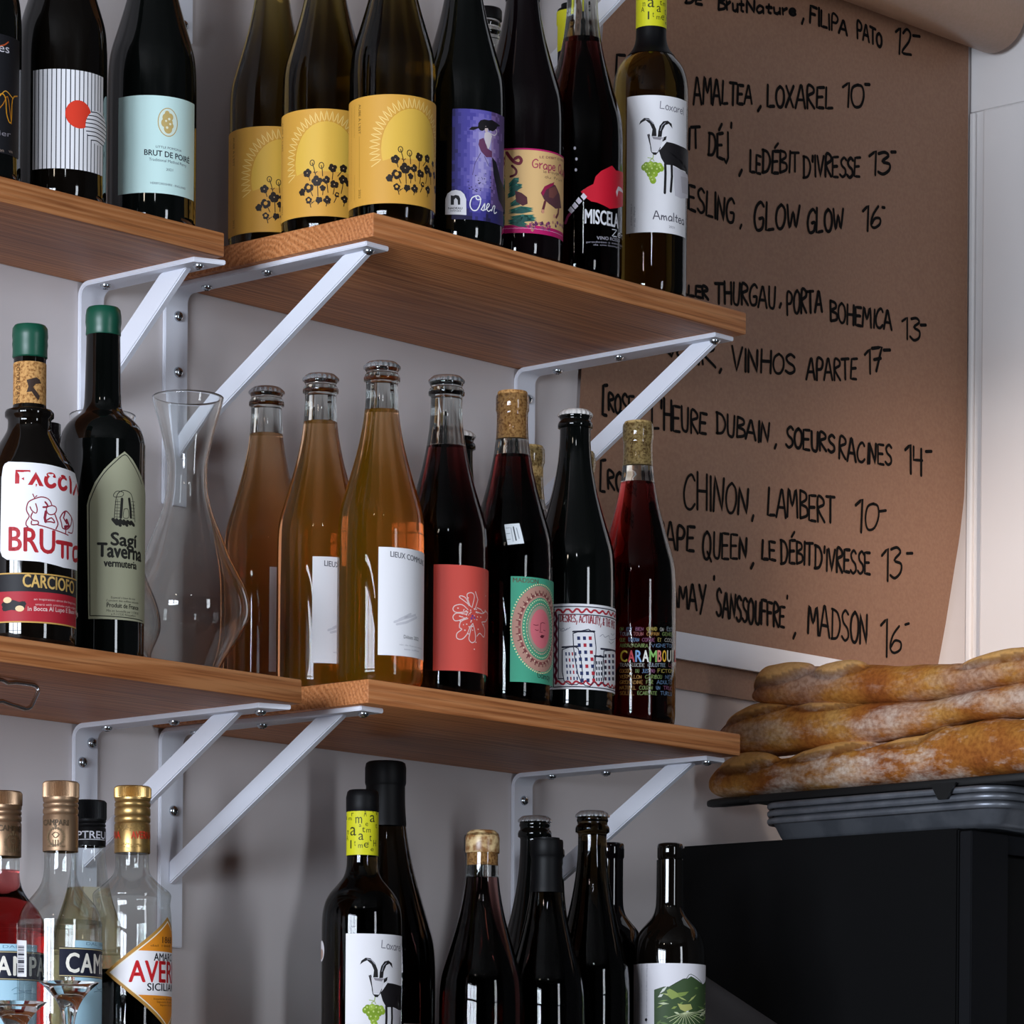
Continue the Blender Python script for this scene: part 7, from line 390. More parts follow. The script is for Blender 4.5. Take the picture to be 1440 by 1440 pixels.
def liquid(name, absorb, density, tint='#ffffff', haze=None, hz=0.0, ior=1.36):
    """clear liquid coloured by its depth; haze = share of suspended yeast that scatters"""
    if name in MATS: return MATS[name]
    m = glassy(name, tint, ior); nt, N, L, b = nodes(m); out = [n for n in N if n.type == 'OUTPUT_MATERIAL'][0]
    va = N.new('ShaderNodeVolumeAbsorption'); va.inputs[0].default_value = lin(absorb); va.inputs[1].default_value = density; L.new(va.outputs[0], out.inputs['Volume'])
    if haze:
        d = N.new('ShaderNodeBsdfDiffuse'); d.inputs[0].default_value = lin(haze); t = N.new('ShaderNodeBsdfTranslucent'); t.inputs[0].default_value = lin(haze)
        a = N.new('ShaderNodeMixShader'); a.inputs[0].default_value = 0.6; L.new(d.outputs[0], a.inputs[1]); L.new(t.outputs[0], a.inputs[2])
        mx = N.new('ShaderNodeMixShader'); mx.inputs[0].default_value = hz; L.new(b.outputs[0], mx.inputs[1]); L.new(a.outputs[0], mx.inputs[2]); L.new(mx.outputs[0], out.inputs['Surface'])
    return m
def shell(name, tint='#f4f7f6', edge='#8f9a98'):
    """thin clear bottle wall: see-through with a mirror that grows towards the rim"""
    if name in MATS: return MATS[name]
    m = mat(name, '#ffffff', 0.03); nt, N, L, b = nodes(m); out = [n for n in N if n.type == 'OUTPUT_MATERIAL'][0]
    lw = N.new('ShaderNodeLayerWeight'); lw.inputs[0].default_value = 0.28
    r = ramp(N, [(0.0, tint), (0.55, tint), (1.0, edge)]); L.new(lw.outputs['Facing'], r.inputs[0])
    t = N.new('ShaderNodeBsdfTransparent'); L.new(r.outputs[0], t.inputs[0])
    g = N.new('ShaderNodeBsdfGlossy'); g.inputs['Roughness'].default_value = 0.02
    fr = N.new('ShaderNodeFresnel'); fr.inputs[0].default_value = 1.5
    mx = N.new('ShaderNodeMixShader'); mi_ = N.new('ShaderNodeMath'); mi_.operation = 'MINIMUM'; mi_.inputs[1].default_value = 0.30; L.new(fr.outputs[0], mi_.inputs[0]); L.new(mi_.outputs[0], mx.inputs[0]); L.new(t.outputs[0], mx.inputs[1]); L.new(g.outputs[0], mx.inputs[2]); L.new(mx.outputs[0], out.inputs['Surface'])
    return m
CLEAR = mat('clear_glass', '#f4f7f5', 0.0, spec=0.5, IOR=1.47, Transmission_Weight=1.0)
DARKG = mat('black_green_glass', '#070908', 0.04, spec=0.5)
DARKB = mat('black_brown_glass', '#0a0705', 0.04, spec=0.5)
DARKR = mat('black_wine_glass', '#0b0507', 0.04, spec=0.5)
SHELL = shell('thin_clear_glass')
OLIVE = liquid('olive_glass', '#c2ac10', 40, '#e8e2b0', ior=1.4)
OLIVED = liquid('dark_olive_glass', '#b8a20c', 52, '#e0dab0', ior=1.4)
BROWNG = liquid('brown_green_glass', '#8a6a10', 120, '#d8d0a0', ior=1.4)
AMBER = liquid('cloudy_amber_cider', '#f4b208', 27, haze='#bd8c16', hz=0.22)
ROSEW = liquid('dark_rose_wine', '#b8281c', 105)
REDW = liquid('red_wine', '#c8060c', 150)
PINKW = liquid('ruby_wine', '#d2061a', 105)
ROSE2 = liquid('rose_brown_wine', '#b04a2a', 60)
BITTER = liquid('red_bitter', '#e00808', 60)
AMARO = liquid('dark_amaro', '#7a3410', 160)
YELLOW = liquid('yellow_spirit', '#e6d832', 10, haze='#b9ae2a', hz=0.12)
WATER = liquid('clear_spirit', '#fdfbe8', 2)

# ------------------------------------------------------------------ room shell
XR = 1.325
struct('wall_back', box((-4.0, 0.0, -2.1), (1.45, 0.12, 1.6)), WALL)
struct('floor', box((-4.1, -5.1, -2.2), (1.45, 0.12, -2.1)), FLOORM)
struct('ceiling', box((-4.1, -5.1, 1.6), (1.45, 0.12, 1.7)), CEIL)
struct('wall_front', box((-4.1, -5.1, -2.1), (1.45, -5.0, 1.6)), DARKWALL)
struct('wall_right', box((XR, -0.5, -2.1), (1.45, 0.0, 1.6)), WALLR)
struct('wall_side', box((XR, -5.0, -2.1), (1.45, -0.5005, 1.6)), DARKWALL)
bm = box((-4.1, -5.0, -2.1), (-4.0, 0.0, -0.55)); add_box(bm, (-4.1, -5.0, 0.65), (-4.0, 0, 1.6)); add_box(bm, (-4.1, -0.5, -0.65), (-4.0, 0, 0.65)); add_box(bm, (-4.1, -5.0, -0.65), (-4.0, -2.6, 0.65))
struct('wall_left', bm, DARKWALL)
bm = bmesh.new()
for y in (-2.6, -1.9, -1.2, -0.55): add_box(bm, (-3.88, y, -0.63), (-3.82, y + 0.06, 0.62))
for z in (-0.63, 0.0, 0.57): add_box(bm, (-3.88, -2.6, z), (-3.82, -0.5, z + 0.05))
struct('window_1', bm, mat('window_frame', '#2a2c30', 0.5))
bm = box((-0.66, -4.86, -1.1), (-0.60, -4.8, 1.12)); add_box(bm, (-0.10, -4.86, -1.1), (-0.04, -4.8, 1.12)); add_box(bm, (-0.64, -4.86, 1.08), (-0.06, -4.8, 1.14)); add_box(bm, (-0.64, -4.86, -0.02), (-0.06, -4.8, 0.02))
struct('door_1', bm, mat('window_frame'))
# right-hand reveal: a board over the doorway, its casing, a shadow gap and the white door leaf
struct('trim_1', box((XR - 0.004, -0.5, 0.7195), (XR + 0.02, -0.001, 1.2), 0.0015), WALLR)
struct('trim_2', box((XR - 0.006, -0.0085, -1.9), (XR + 0.02, -0.0005, 0.7185), 0.002), WALLR)
struct('door_2', box((XR - 0.009, -0.5, -1.9), (XR + 0.02, -0.0225, 0.7185), 0.003), WALLR)

# ------------------------------------------------------------------ shelves
TH = 0.0224
def shelf(name, x0, x1, y0, ztop, label):
    bm = box((0, y0, -TH), (x1 - x0, -0.0008, 0), 0.0016, 2)
    o = obj('wall_shelf', bm, WOOD, angle=30); o.location = (x0, 0, ztop)
    return tag(o, label, 'shelf', 'oak wall shelves')
shelf('s', 0.0000, 0.5416, -0.2919, 0.3036, 'upper right oak shelf under the yellow and goat labelled bottles')
shelf('s', -0.0016, 0.5376, -0.2919, -0.1244, 'middle right oak shelf carrying amber bottles and red wines')
shelf('s', -0.9000, -0.0800, -0.1790, 0.2873, 'upper left shallow oak shelf under the striped and pale aqua labels')
shelf('s', -0.9000, -0.0710, -0.2760, -0.1311, 'middle left oak shelf carrying the decanter and green-capped bottles')
shelf('s', 0.0015, 0.6000, -0.2919, -0.5500, 'lowest right oak shelf below the frame under dark bottles')
shelf('s', -0.9000, -0.0600, -0.3300, -0.5570, 'lowest left oak shelf below the frame under spirit bottles')
shelf('s', 0.0015, 0.5416, -0.2919, 0.7537, 'topmost oak shelf above the frame on white brackets')

SCR = None
def screw_mesh():
    bm = lathe([(0, 0), (0.0052, 0), (0.0052, 0.0012), (0.0046, 0.0026), (0.0032, 0.0036), (0.0012, 0.0040), (0, 0.0040)], 20)
    add_box(bm, (-0.0022, -0.00045, 0.0036), (0.0022, 0.00045, 0.00415), mi=1); add_box(bm, (-0.00045, -0.0022, 0.0036), (0.00045, 0.0022, 0.00415), mi=1)
    me = bpy.data.meshes.new('screw'); bm.to_mesh(me); bm.free(); me.materials.append(ZINC); me.materials.append(ZINCD)
    for f in me.polygons: f.use_smooth = True
    me.set_sharp_from_angle(angle=math.radians(40)); return me
SCR = screw_mesh()
def bracket(x, z, arm, plate, ytop, slope, arm_s, plate_s, label, tipped=False):
    """x = left edge, z = underside of the shelf; slope = strut drop per metre outwards"""
    W, t = 0.030, 0.0045
    root = thing('shelf_bracket', (x, 0, z), 0, label, 'bracket', 'white steel shelf brackets')
    # L-bent flat bar with a rounded elbow
    bm = bmesh.new(); rad = 0.011; path = [(-arm, -t/2)]
    for k in range(7):
        a = PI/2 * k / 6; path.append((-t/2 - rad + rad*math.sin(a), -t/2 - rad + rad*math.cos(a)))
    path.append((-t/2, -plate)); vs = []
    for i, (y, zz) in enumerate(path):
        a, b = path[max(0, i-1)], path[min(len(path)-1, i+1)]; d = Vector((b[0]-a[0], b[1]-a[1])).normalized(); n = Vector((-d.y, d.x)) * t/2
        vs.append([bm.verts.new((xx, y + s*n.x, zz + s*n.y)) for xx, s in ((0, 1), (W, 1), (W, -1), (0, -1))])
    for A, B in zip(vs, vs[1:]):
        for k in range(4): bm.faces.new([A[k], A[(k+1) % 4], B[(k+1) % 4], B[k]])
    bm.faces.new(vs[0][::-1]); bm.faces.new(vs[-1]); bmesh.ops.recalc_face_normals(bm, faces=bm.faces)
    if tipped:
        for v in bm.verts:
            if v.co.y < -arm + 0.002 and v.co.x < W/2: v.co.y += 0.012
    es = [e for e in bm.edges if len(e.link_faces) == 2 and e.calc_face_angle() > 1.2]
    bmesh.ops.bevel(bm, geom=es, offset=0.0008, segments=2, affect='EDGES')
    obj('bent_bar', bm, METW, root, angle=35)
    # flat strut on edge
    h = 0.036; y0 = -ytop; zt = -t; L = (ytop - t - 0.0) * slope
    pts = [(y0, zt), (y0 - h, zt), (-t, zt - L - h*slope), (-t, zt - L)]
    bm = bmesh.new(); A = [bm.verts.new((0.0115, y, zz)) for y, zz in pts]; Bv = [bm.verts.new((0.0195, y, zz)) for y, zz in pts]
    bm.faces.new(A); bm.faces.new(Bv[::-1])
    for k in range(4): bm.faces.new([A[k], Bv[k], Bv[(k+1) % 4], A[(k+1) % 4]])
    bmesh.ops.recalc_face_normals(bm, faces=bm.faces); bmesh.ops.bevel(bm, geom=bm.edges[:], offset=0.0012, segments=2, affect='EDGES')
    obj('strut', bm, METW, root, angle=35)
    for sx, sy in arm_s:
        o = bpy.data.objects.new('screw', SCR); COL.objects.link(o); o.parent = root; o.location = (sx, -sy, -t); o.rotation_euler = (PI, 0, sx*90)
    for sx, sz in plate_s:
        o = bpy.data.objects.new('screw', SCR); COL.objects.link(o); o.parent = root; o.location = (sx, -t, -sz); o.rotation_euler = (PI/2, sx*70, 0)
ZT, ZM = 0.3036 - TH, -0.1244 - TH
bracket(0.0075, ZT, 0.276, 0.211, 0.234, 0.61, [(0.017, 0.044), (0.012, 0.132), (0.0150, 0.264)], [(0.0165, 0.028), (0.017, 0.082)], 'white bracket under the left end of the upper right shelf')
bracket(0.5110, ZT, 0.276, 0.211, 0.234, 0.61, [(0.019, 0.0455), (0.0095, 0.139), (0.014, 0.264)], [(0.018, 0.030), (0.018, 0.090)], 'white bracket under the right end of the upper right shelf, against kraft paper')
bracket(0.0062, ZM, 0.275, 0.211, 0.204, 0.62, [(0.018, 0.034), (0.017, 0.127), (0.0165, 0.262)], [(0.0165, 0.030), (0.0165, 0.079)], 'white bracket under the left end of the middle right shelf')
bracket(0.5120, ZM, 0.268, 0.211, 0.204, 0.62, [(0.010, 0.0485), (0.0215, 0.1143), (0.012, 0.259)], [(0.0155, 0.0276), (0.0155, 0.080)], 'white bracket under the right end of the middle right shelf beside the loaves')
bracket(-0.1012, 0.2873 - TH, 0.172, 0.150, 0.102, 0.88, [(0.011, 0.027), (0.0135, 0.1524)], [(0.015, 0.050), (0.015, 0.10)], 'short white bracket under the upper left shelf behind a green wax cap', True)
bracket(-0.1045, -0.1311 - TH, 0.266, 0.205, 0.180, 0.62, [(0.0125, 0.036), (0.021, 0.1196), (0.020, 0.236)], [(0.0212, 0.0164), (0.0097, 0.0357)], 'white bracket under the end of the middle left shelf above gold caps', True)
bracket(0.0110, 0.7313, 0.275, 0.211, 0.229, 0.61, [(0.017, 0.05)], [(0.0167, 0.1954), (0.016, 0.09)], 'white bracket end at the top edge behind the pale aqua label bottle')
bracket(0.5110, 0.7313, 0.275, 0.211, 0.229, 0.61, [(0.017, 0.05)], [(0.016, 0.12)], 'white bracket strut at the top edge behind the clear-necked bottle')

# ------------------------------------------------------------------ bottles
mm = lambda P: [(r/1000, z/1000) for r, z in P]
CH = [(0,0),(33,0),(38,1.5),(40.2,5),(41,12),(41.1,70),(41.1,130),(40.6,150),(39.2,164),(36.2,176),(31.6,191),(26.6,208),(22.4,224),(18.9,241),(16.8,255),(15.8,266),(15.3,276),(15.2,285)]
CHTOP = [(15.2,286),(17.2,287),(17.4,290),(16.6,292.5),(15.2,293.5),(15.2,296),(16,297),(15.4,301),(12.5,303)]
CKTOP = [(15.2,287),(15.6,289),(16.2,290),(16.2,303),(15.6,305),(12.5,305.5)]
BX0 = [(0,0),(30,0),(35,1.5),(37,5),(37.5,12),(37.6,120),(37.8,196),(37.9,208),(37.2,222),(34.8,233),(30.2,242),(23.6,250),(18.2,257),(15.4,265),(14.5,275),(14.3,300),(14.3,318)]
BX = [(r*1.005, z*.985) for r, z in BX0]
BXTOP = [(14.3,314),(15.4,316),(15.4,328),(14.6,330.5),(11,331.5)]
def scaled(P, rs, zs=1.0): return [(r*rs, z*zs) for r, z in P]
def body_prof(P, n=4):
    i = next(k for k, (r, z) in enumerate(P) if z >= 0.0105)
    return P[:i] + smooth_prof(P[i:], n)
def cut(P, zmax):
    """part of a profile (metres) below zmax, closed on the axis"""
    out = [q for q in P if q[1] < zmax]; out.append((radius_at(P, zmax), zmax)); out.append((0, zmax)); return out
def crown(parent, z, m=CAPM, r=16.2):
    def crimp(a, rr, zz): return 1 + (0.085 * (0.5 + 0.5*math.cos(21*a)) if zz < z + 0.0035 else 0)
    P = [(r*0.90, 0), (r*1.0, 0.2), (r*0.985, 2.6), (r*0.93, 4.6), (r*0.82, 6.0), (r*0.6, 6.6), (0, 6.8)]
    return obj('crown_cap', lathe([(a/1000, z + b/1000) for a, b in P], 126, mod=crimp), m, parent, angle=50)
def cork_in(parent, z0, z1, r, m=CORK):
    return obj('cork', lathe([(0, z0), (r*0.985, z0), (r, z0+0.001), (r, z1-0.001), (r*0.96, z1), (0, z1)], 36), m, parent)
def sleeve(name, parent, P, z0, z1, m, lift=0.0006, top=True, extra=None):
    q = [(radius_at(P, z0) + lift*0.3, z0)] + [(r + lift, z) for r, z in P if z0 < z < z1]
    if extra: q = q + extra
    q.append((q[-1][0], z1) if not extra else q[-1])
    if top: q.append((0, q[-1][1] + 0.0003))
    return obj(name, lathe(q, 48), m, parent)
def bottle(k, label, cat, P, top, glass, wine=None, level=None, group=None, seg=64, name='wine_bottle', rs=1.0, zs=1.0, zwine=None):
    """glass wall (closed outer skin) with, if it is clear, the wine standing inside up to its level"""
    x, y, z, rz = POS[k]
    root = thing(name, (x, y, z + 0.0004), rz, label, cat, group)
    full = body_prof(mm(scaled(P, rs, zs))) + (mm([(r*min(rs, 1.02), z*zs) for r, z in top]) if top else [])
    if wine and level:
        lv = level/1000
        low = [q for q in full if q[1] < lv] + [(radius_at(full, lv), lv), (0, lv)]
        obj('filled_body', lathe(low, seg), wine, root, angle=60)
        up = [(radius_at(full, lv + 0.0002), lv + 0.0002)] + [q for q in full if q[1] > lv + 0.0004]
        if glass.name == 'thin_clear_glass':
            obj('glass', lathe(up + [(0, full[-1][1])], seg), glass, root, angle=60); return root, full
        w_ = 0.0026 if up[-1][0] < 0.02 else 0.0024
        cav = [(max(r - w_ - (0.0006 if r < 0.0165 else 0), 0.002), z_) for r, z_ in up if z_ < full[-1][1] - 0.008]
        sm_ = [cav[0]]
        for r_, z_ in cav[1:]: sm_.append((min(r_, sm_[-1][0]*1.0 + 0.0002), z_))
        prof = up + [(0, full[-1][1])] + [(0, sm_[-1][1] + 0.0015)] + sm_[::-1] + [up[0]]
        obj('glass', lathe(prof, seg), glass, root, angle=60)
    else:
        obj('glass', lathe(full + [(0, full[-1][1])], seg), glass, root, angle=60)
    return root, full
def L_(root, full, keys, name='label', **k): return wrap_art(name, keys, full, root, **k)

# upper left shelf
r, f = bottle('squig', 'dark bottle at the left edge with orange squiggle on black label', 'bottle', CH, CHTOP, DARKG); L_(r, f, ['squig'])
r, f = bottle('stripe', 'dark bottle with white striped label and red sun', 'bottle', CH, CHTOP, DARKB, rs=.985); L_(r, f, ['stripe'])
r, f = bottle('poire', 'dark bottle with pale aqua label and small gold emblem', 'bottle', CH, CHTOP, DARKG); L_(r, f, ['poire'])
# upper right shelf
GY = 'olive bottles with yellow sun and flower labels'
for k, ds, lab in (('yA', -9, 'olive bottle with yellow label, rearmost of its row of three'), ('yB', -19, 'olive bottle with yellow label, middle of its row of three'), ('yC', 0, 'olive bottle with yellow sun and flower label at the front shelf corner')):
    r, f = bottle(k, lab, 'bottle', CH, CHTOP, OLIVED, group=GY, rs=.985); L_(r, f, ['yellow'], ds=ds)
r, f = bottle('oser', 'dark bottle with purple label of a figure in a black hat', 'bottle', CH, CHTOP, DARKG); L_(r, f, ['oser'])
r, f = bottle('grape', 'dark bottle with cream label edged in magenta', 'bottle', CH, CHTOP, DARKR); L_(r, f, ['grape'])
sleeve('capsule', r, f, 0.259, 0.303, CAPS)
r, f = bottle('misc', 'clear-necked dark rose bottle printed with a red shape', 'bottle', CH, CHTOP, CLEAR, ROSEW, 241); L_(r, f, ['misc'], name='printed_design'); crown(r, 0.2975)
r, f = bottle('amal', 'olive bottle with white goat label at the upper shelf end', 'bottle', BX, BXTOP, OLIVED); L_(r, f, ['goat'])
sleeve('capsule', r, f, 0.2460, 0.332, CAPS); L_(r, f, ['sleeve'], name='neck_band', ds=9, R=0.0152)
r, f = bottle('bk1', 'clear empty-necked bottle with black cap behind the purple label bottle', 'bottle', scaled(CH, .97, 1.02), scaled(CHTOP, .97, 1.02), CLEAR, ROSEW, 235)
obj('screw_cap', lathe(mm([(0, 308.5), (16.6, 308.5), (16.6, 318), (15.5, 320), (0, 320)]), 40), CAPS, r)
r, f = bottle('bk2', 'dark bottle with yellow neck sleeve behind the clear-necked bottle', 'bottle', scaled(BX, .98, 1.03), scaled(BXTOP, .98, 1.03), DARKG)
sleeve('capsule', r, f, 0.278, 0.346, CAPS); sleeve('neck_band', r, f, 0.294, 0.3375, ink('#c9c41c'), lift=0.0010, top=False)
# middle left shelf
FB = [(0,0),(36,0),(40.5,2),(42.2,7),(42.5,14),(42.5,132),(41.8,146),(38.8,158),(33.5,168),(27,178),(22,186),(19.2,192),(18.6,198)]
FT = [(18.8,201),(21.2,203),(21.4,206.5),(20.6,208.5),(15,210),(14.2,214),(14,240),(14,257),(14,268)]
r, f = bottle('faccia', 'squat black bottle with flanged neck, white and red label', 'bottle', FB, FT, DARKB, name='liqueur_bottle'); L_(r, f, ['faccia_main']); L_(r, f, ['faccia_low'], name='lower_label')
obj('cork', lathe(mm([(14.2, 211.5), (14.35, 212), (14.3, 249), (14.2, 249.5)]), 40), CORK, r); L_(r, f, ['corkf'], name='cork_print', R=0.01435)
obj('wax_seal', lathe(mm([(14.3, 254), (15.2, 255), (15.0, 262), (15.5, 266), (15.1, 270), (15.6, 273), (15.2, 280), (13.5, 282.5), (0, 283)]), 40), WAXG, r)
SG = [(0,0),(33,0),(36.5,1.5),(37.8,6),(38.1,14),(38.1,180),(38,196),(36.4,206),(32.8,214),(26.8,220.5),(20,226),(17.2,231),(16.4,238)]
ST = [(16,250),(15.4,275),(15,297),(15,312)]
r, f = bottle('sagi', 'tall black bottle with green wax cap and grey arched label', 'bottle', SG, ST, DARKG, name='vermouth_bottle'); L_(r, f, ['sagi'])
obj('wax_seal', lathe(mm([(15.2, 295), (15.7, 296), (15.4, 302), (16.1, 307), (15.9, 313), (15.2, 318), (13.6, 320), (0, 320.5)]), 40), WAXG, r)
bottle('shade', 'plain dark bottle half hidden between the two green-capped bottles', 'bottle', FB, [(18.6,201),(16,212),(15,225),(15,232)], DARKR, name='liqueur_bottle', rs=.96, zs=1.0)
def decanter(k, label, s=1.0):
    x, y, z, rz = POS[k]; root = thing('decanter', (x, y, z + 0.0004), rz, label, 'decanter', 'clear glass decanters')
    P = smooth_prof(mm(scaled([(22,0),(27,4),(31,12),(38,24),(49,41),(55.8,54),(57.7,64),(56.2,76),(52,88),(46,100),(39,114),(31.5,133),(24,152),(19.6,169),(18.2,184),(18.6,198),(21,212),(25,229),(30.4,248),(32.6,258)], s)), 4)
    I = [(max(r - 0.0014, 0.001), zz + 0.0) for r, zz in P]
    I[0] = (I[0][0], 0.004); I = [I[0]] + [q for q in I if q[1] > 0.006]
    prof = [(0, 0.0)] + P + [(P[-1][0] - 0.0007, P[-1][1] + 0.0006)] + I[::-1] + [(0, 0.0045)]
    obj('bowl', lathe(prof, 72), glassy('crystal', '#fbfdfc', 1.45, 0.0), root, angle=70)
decanter('dec', 'clear flared glass decanter, wholly visible beside the amber bottles')
decanter('dec2', 'second clear decanter peeking out behind the tall green-capped bottle', .953)
# middle right shelf
GA = 'amber bottles with crown caps'
for k, ds, lab in (('a', 6, 'amber bottle, rearmost of the three, showing only a sliver of label'), ('b', -4.5, 'amber bottle with white label half hidden, middle of the three'), ('c', 0, 'amber bottle with white label at the front shelf corner')):
    r, f = bottle(k, lab, 'bottle', CH, CHTOP, CLEAR, AMBER, 259, group=GA, rs=.985); L_(r, f, ['lieux'], ds=ds); crown(r, 0.2985)
r, f = bottle('d', 'dark red bottle with coral label of a white flower drawing', 'bottle', CH, scaled(CHTOP, 1, 1.012), CLEAR, ROSEW, 241); L_(r, f, ['coral']); crown(r, 0.3025)
r, f = bottle('e', 'dark red bottle with green label of a pink face', 'bottle', CH, CKTOP, CLEAR, REDW, 246); L_(r, f, ['green']); L_(r, f, ['price'], name='price_sticker', hstep=3)
cork_in(r, 0.262, 0.3085, 0.0146); L_(r, f, ['corke'], name='cork_print', R=0.0149)
r, f = bottle('f', 'black bottle with silver crown cap and city block label', 'bottle', CH, CHTOP, DARKG); L_(r, f, ['city']); crown(r, 0.2985, CAPW)
r, f = bottle('g', 'ruby red bottle printed with rows of coloured words', 'bottle', CH, CKTOP, CLEAR, PINKW, 246, rs=.965); L_(r, f, ['words'], name='printed_words')
cork_in(r, 0.263, 0.3075, 0.0140, CORKD); L_(r, f, ['corkg'], name='cork_print', R=0.0143)
r, f = bottle('bd', 'dark crown-capped bottle glimpsed behind the coral label bottle', 'bottle', scaled(CH, .95), CHTOP, DARKG); crown(r, 0.2985, CAPW)
r, f = bottle('be', 'red bottle with stained cork behind the green label bottle', 'bottle', scaled(CH, .95, .97), scaled(CKTOP, 1, .97), CLEAR, REDW, 232); cork_in(r, 0.243, 0.2985, 0.0146, CORKD)
r, f = bottle('bf', 'clear-necked bottle hidden behind the city block label bottle', 'bottle', scaled(CH, .95), CKTOP, CLEAR, REDW, 225); cork_in(r, 0.262, 0.307, 0.0142, CORKD)
# bottom right row
r, f = bottle('goat', 'olive bottle with white goat label and yellow neck sleeve, bottom row', 'bottle', BX, BXTOP, BROWNG); L_(r, f, ['goat'], ds=10)
sleeve('capsule', r, f, 0.2735, 0.3360, CAPS, lift=0.0003, extra=mm([(15.6,318.5),(15.8,329),(14.6,334.5),(13,336)])); L_(r, f, ['sleeve'], name='neck_band', R=0.0149)
a = wrap_art('round_sticker', ['stick'], f, r) if 'stick' in ART else None
MG = scaled(CH, 1.235, 1.245); MT = mm([(19,362),(20.2,364),(20.4,372),(19.6,380)])
r, f = bottle('burg', 'oversized black bottle with matt capsule behind the goat bottle', 'bottle', MG, [(18.6,361)], BROWNG)
sleeve('capsule', r, f, 0.318, 0.386, CAPS, extra=mm([(19.4,358),(20.4,361),(20.4,376),(19.4,380.5),(17,382)]))
L_(r, f, ['bigwhite'])
r, f = bottle('rose', 'dark rose bottle with wax-dripped cork, bottom row', 'bottle', CH, CKTOP, CLEAR, ROSE2, 262); L_(r, f, ['corkr'], name='cork_print', R=0.0149)
cork_in(r, 0.274, 0.303, 0.0146); obj('wax_seal', lathe(mm([(16.3, 286), (16.7, 287.5), (16.7, 300.5), (15.6, 305), (12, 308), (0, 308.8)]), 40), WAXT, r)
bottle('rb', 'dark bottle hidden behind the wax-corked rose bottle', 'bottle', scaled(CH, .95, 1.03), scaled(CKTOP, 1, 1.035), DARKG)
r, f = bottle('crown', 'tall dark green bottle with dull crown cap in front of the bracket', 'bottle', scaled(CH, .98, 1.12), scaled(CHTOP, 1, 1.12), DARKG); crown(r, 0.3365)
r, f = bottle('caps', 'dark bottle with matt black capsule, between the rose and brown-green crown-capped bottles', 'bottle', scaled(CH, .95, 1.0), scaled(CKTOP, .97, 1.0), BROWNG); sleeve('capsule', r, f, 0.253, 0.307, CAPS)
bottle('sm', 'dark bottle top peeking between the two crown-capped bottles', 'bottle', scaled(CH, .92, 1.05), scaled(CKTOP, .9, 1.05), DARKG)
r, f = bottle('brown', 'tall brown-green bottle with dull crown cap, bottom row', 'bottle', scaled(CH, .95, 1.12), scaled(CHTOP, 1, 1.12), BROWNG); crown(r, 0.3365)
bottle('bordb', 'dark square-shouldered bottle partly hidden by the brown crown-capped one', 'bottle', scaled(BX, .96, .97), scaled(BXTOP, .96, .97), DARKR)
r, f = bottle('mtn', 'black square-shouldered bottle with white label of green mountains', 'bottle', scaled(BX, .97, .955), scaled(BXTOP, .86, .955), DARKB); L_(r, f, ['mtn'])
# spirits bottom left
CA = [(0,0),(32,0),(35.5,1.5),(36.8,6),(37,14),(37,186),(36.8,197),(35,208),(31,216),(25.4,223),(20,230),(16.4,237),(14.4,246),(14,258)]
def screw_top(root, z0, zs_, z1, r, m, bands):
    """foil skirt from z0, knurled cap from zs_ to z1, rolled grooves at bands"""
    def kn(a, rr, zz): return 1 + (0.03*math.cos(75*a) if zs_ + 0.0015 < zz < z1 - 0.0012 else 0)
    q = [(r*0.99, z0), (r, z0 + 0.0008)]
    for b in bands: q += [(r, b - 0.0014), (r*0.945, b), (r, b + 0.0014)]
    q += [(r, zs_ - 0.0004), (r*1.01, zs_ + 0.0012), (r*1.01, zs_ + 0.002), (r*1.01, z1 - 0.002), (r*0.99, z1 - 0.0008), (r*0.93, z1), (0, z1)]
    return obj('screw_cap', lathe(q, 150, mod=kn), m, root, angle=35)
GS = 'clear spirit bottles at the bottom left'
r, f = bottle('camr', 'clear bottle of red liqueur cut by the left edge', 'bottle', CA, [(14,268)], SHELL, BITTER, 246, zs=.975, name='spirit_bottle', group=GS); L_(r, f, ['spirit'], ds=-25)
screw_top(r, 0.258, 0.3025, 0.3165, 0.0156, GOLDA, (0.289, 0.295, 0.2995)); L_(r, f, ['capA'], name='cap_print', R=0.0158, ds=13)
r, f = bottle('camc', 'clear bottle with bronze cap, barcode sticker and navy band label', 'bottle', CA, [(14,268)], SHELL, WATER, 60, zs=.975, name='spirit_bottle', group=GS); L_(r, f, ['spirit']); L_(r, f, ['barcode'], name='barcode_sticker'); L_(r, f, ['pricetag'], name='price_sticker')
screw_top(r, 0.2578, 0.304, 0.3195, 0.0156, GOLDA, (0.2905, 0.2965, 0.301)); L_(r, f, ['capA'], name='cap_print', R=0.0158)
TR = [(0,0),(31,0),(34.5,1.5),(35.8,6),(36,14),(36,170),(35.6,186),(32,206),(27,222),(22,238),(18.4,254),(16.2,270),(15,284)]
r, f = bottle('treu', 'clear bottle of yellow spirit with black cap behind the bronze-capped one', 'bottle', TR, [(15,288)], SHELL, YELLOW, 241, zs=.975, name='spirit_bottle', group=GS)
screw_top(r, 0.2796, 0.303, 0.3220, 0.0157, CAPS, (0.2975, 0.3010)); L_(r, f, ['capC'], name='cap_print', R=0.0159)
AV = [(0,0),(31,0),(34.5,1.5),(35.6,6),(35.8,14),(35.8,160),(35.6,205),(34.2,222),(34.9,229),(34.9,232),(33,235),(27,240),(20.5,246),(16.6,251),(15,257),(14.8,266)]
r, f = bottle('aver', 'clear bottle with gold cap and orange diamond label', 'bottle', AV, [(14.8,270)], SHELL, AMARO, 157, zs=.97, name='spirit_bottle', group=GS); L_(r, f, ['diamond'])
screw_top(r, 0.262, 0.3100, 0.3218, 0.0161, GOLDB, (0.2890, 0.2950, 0.3030, 0.3080)); L_(r, f, ['capB'], name='cap_print', R=0.0163)
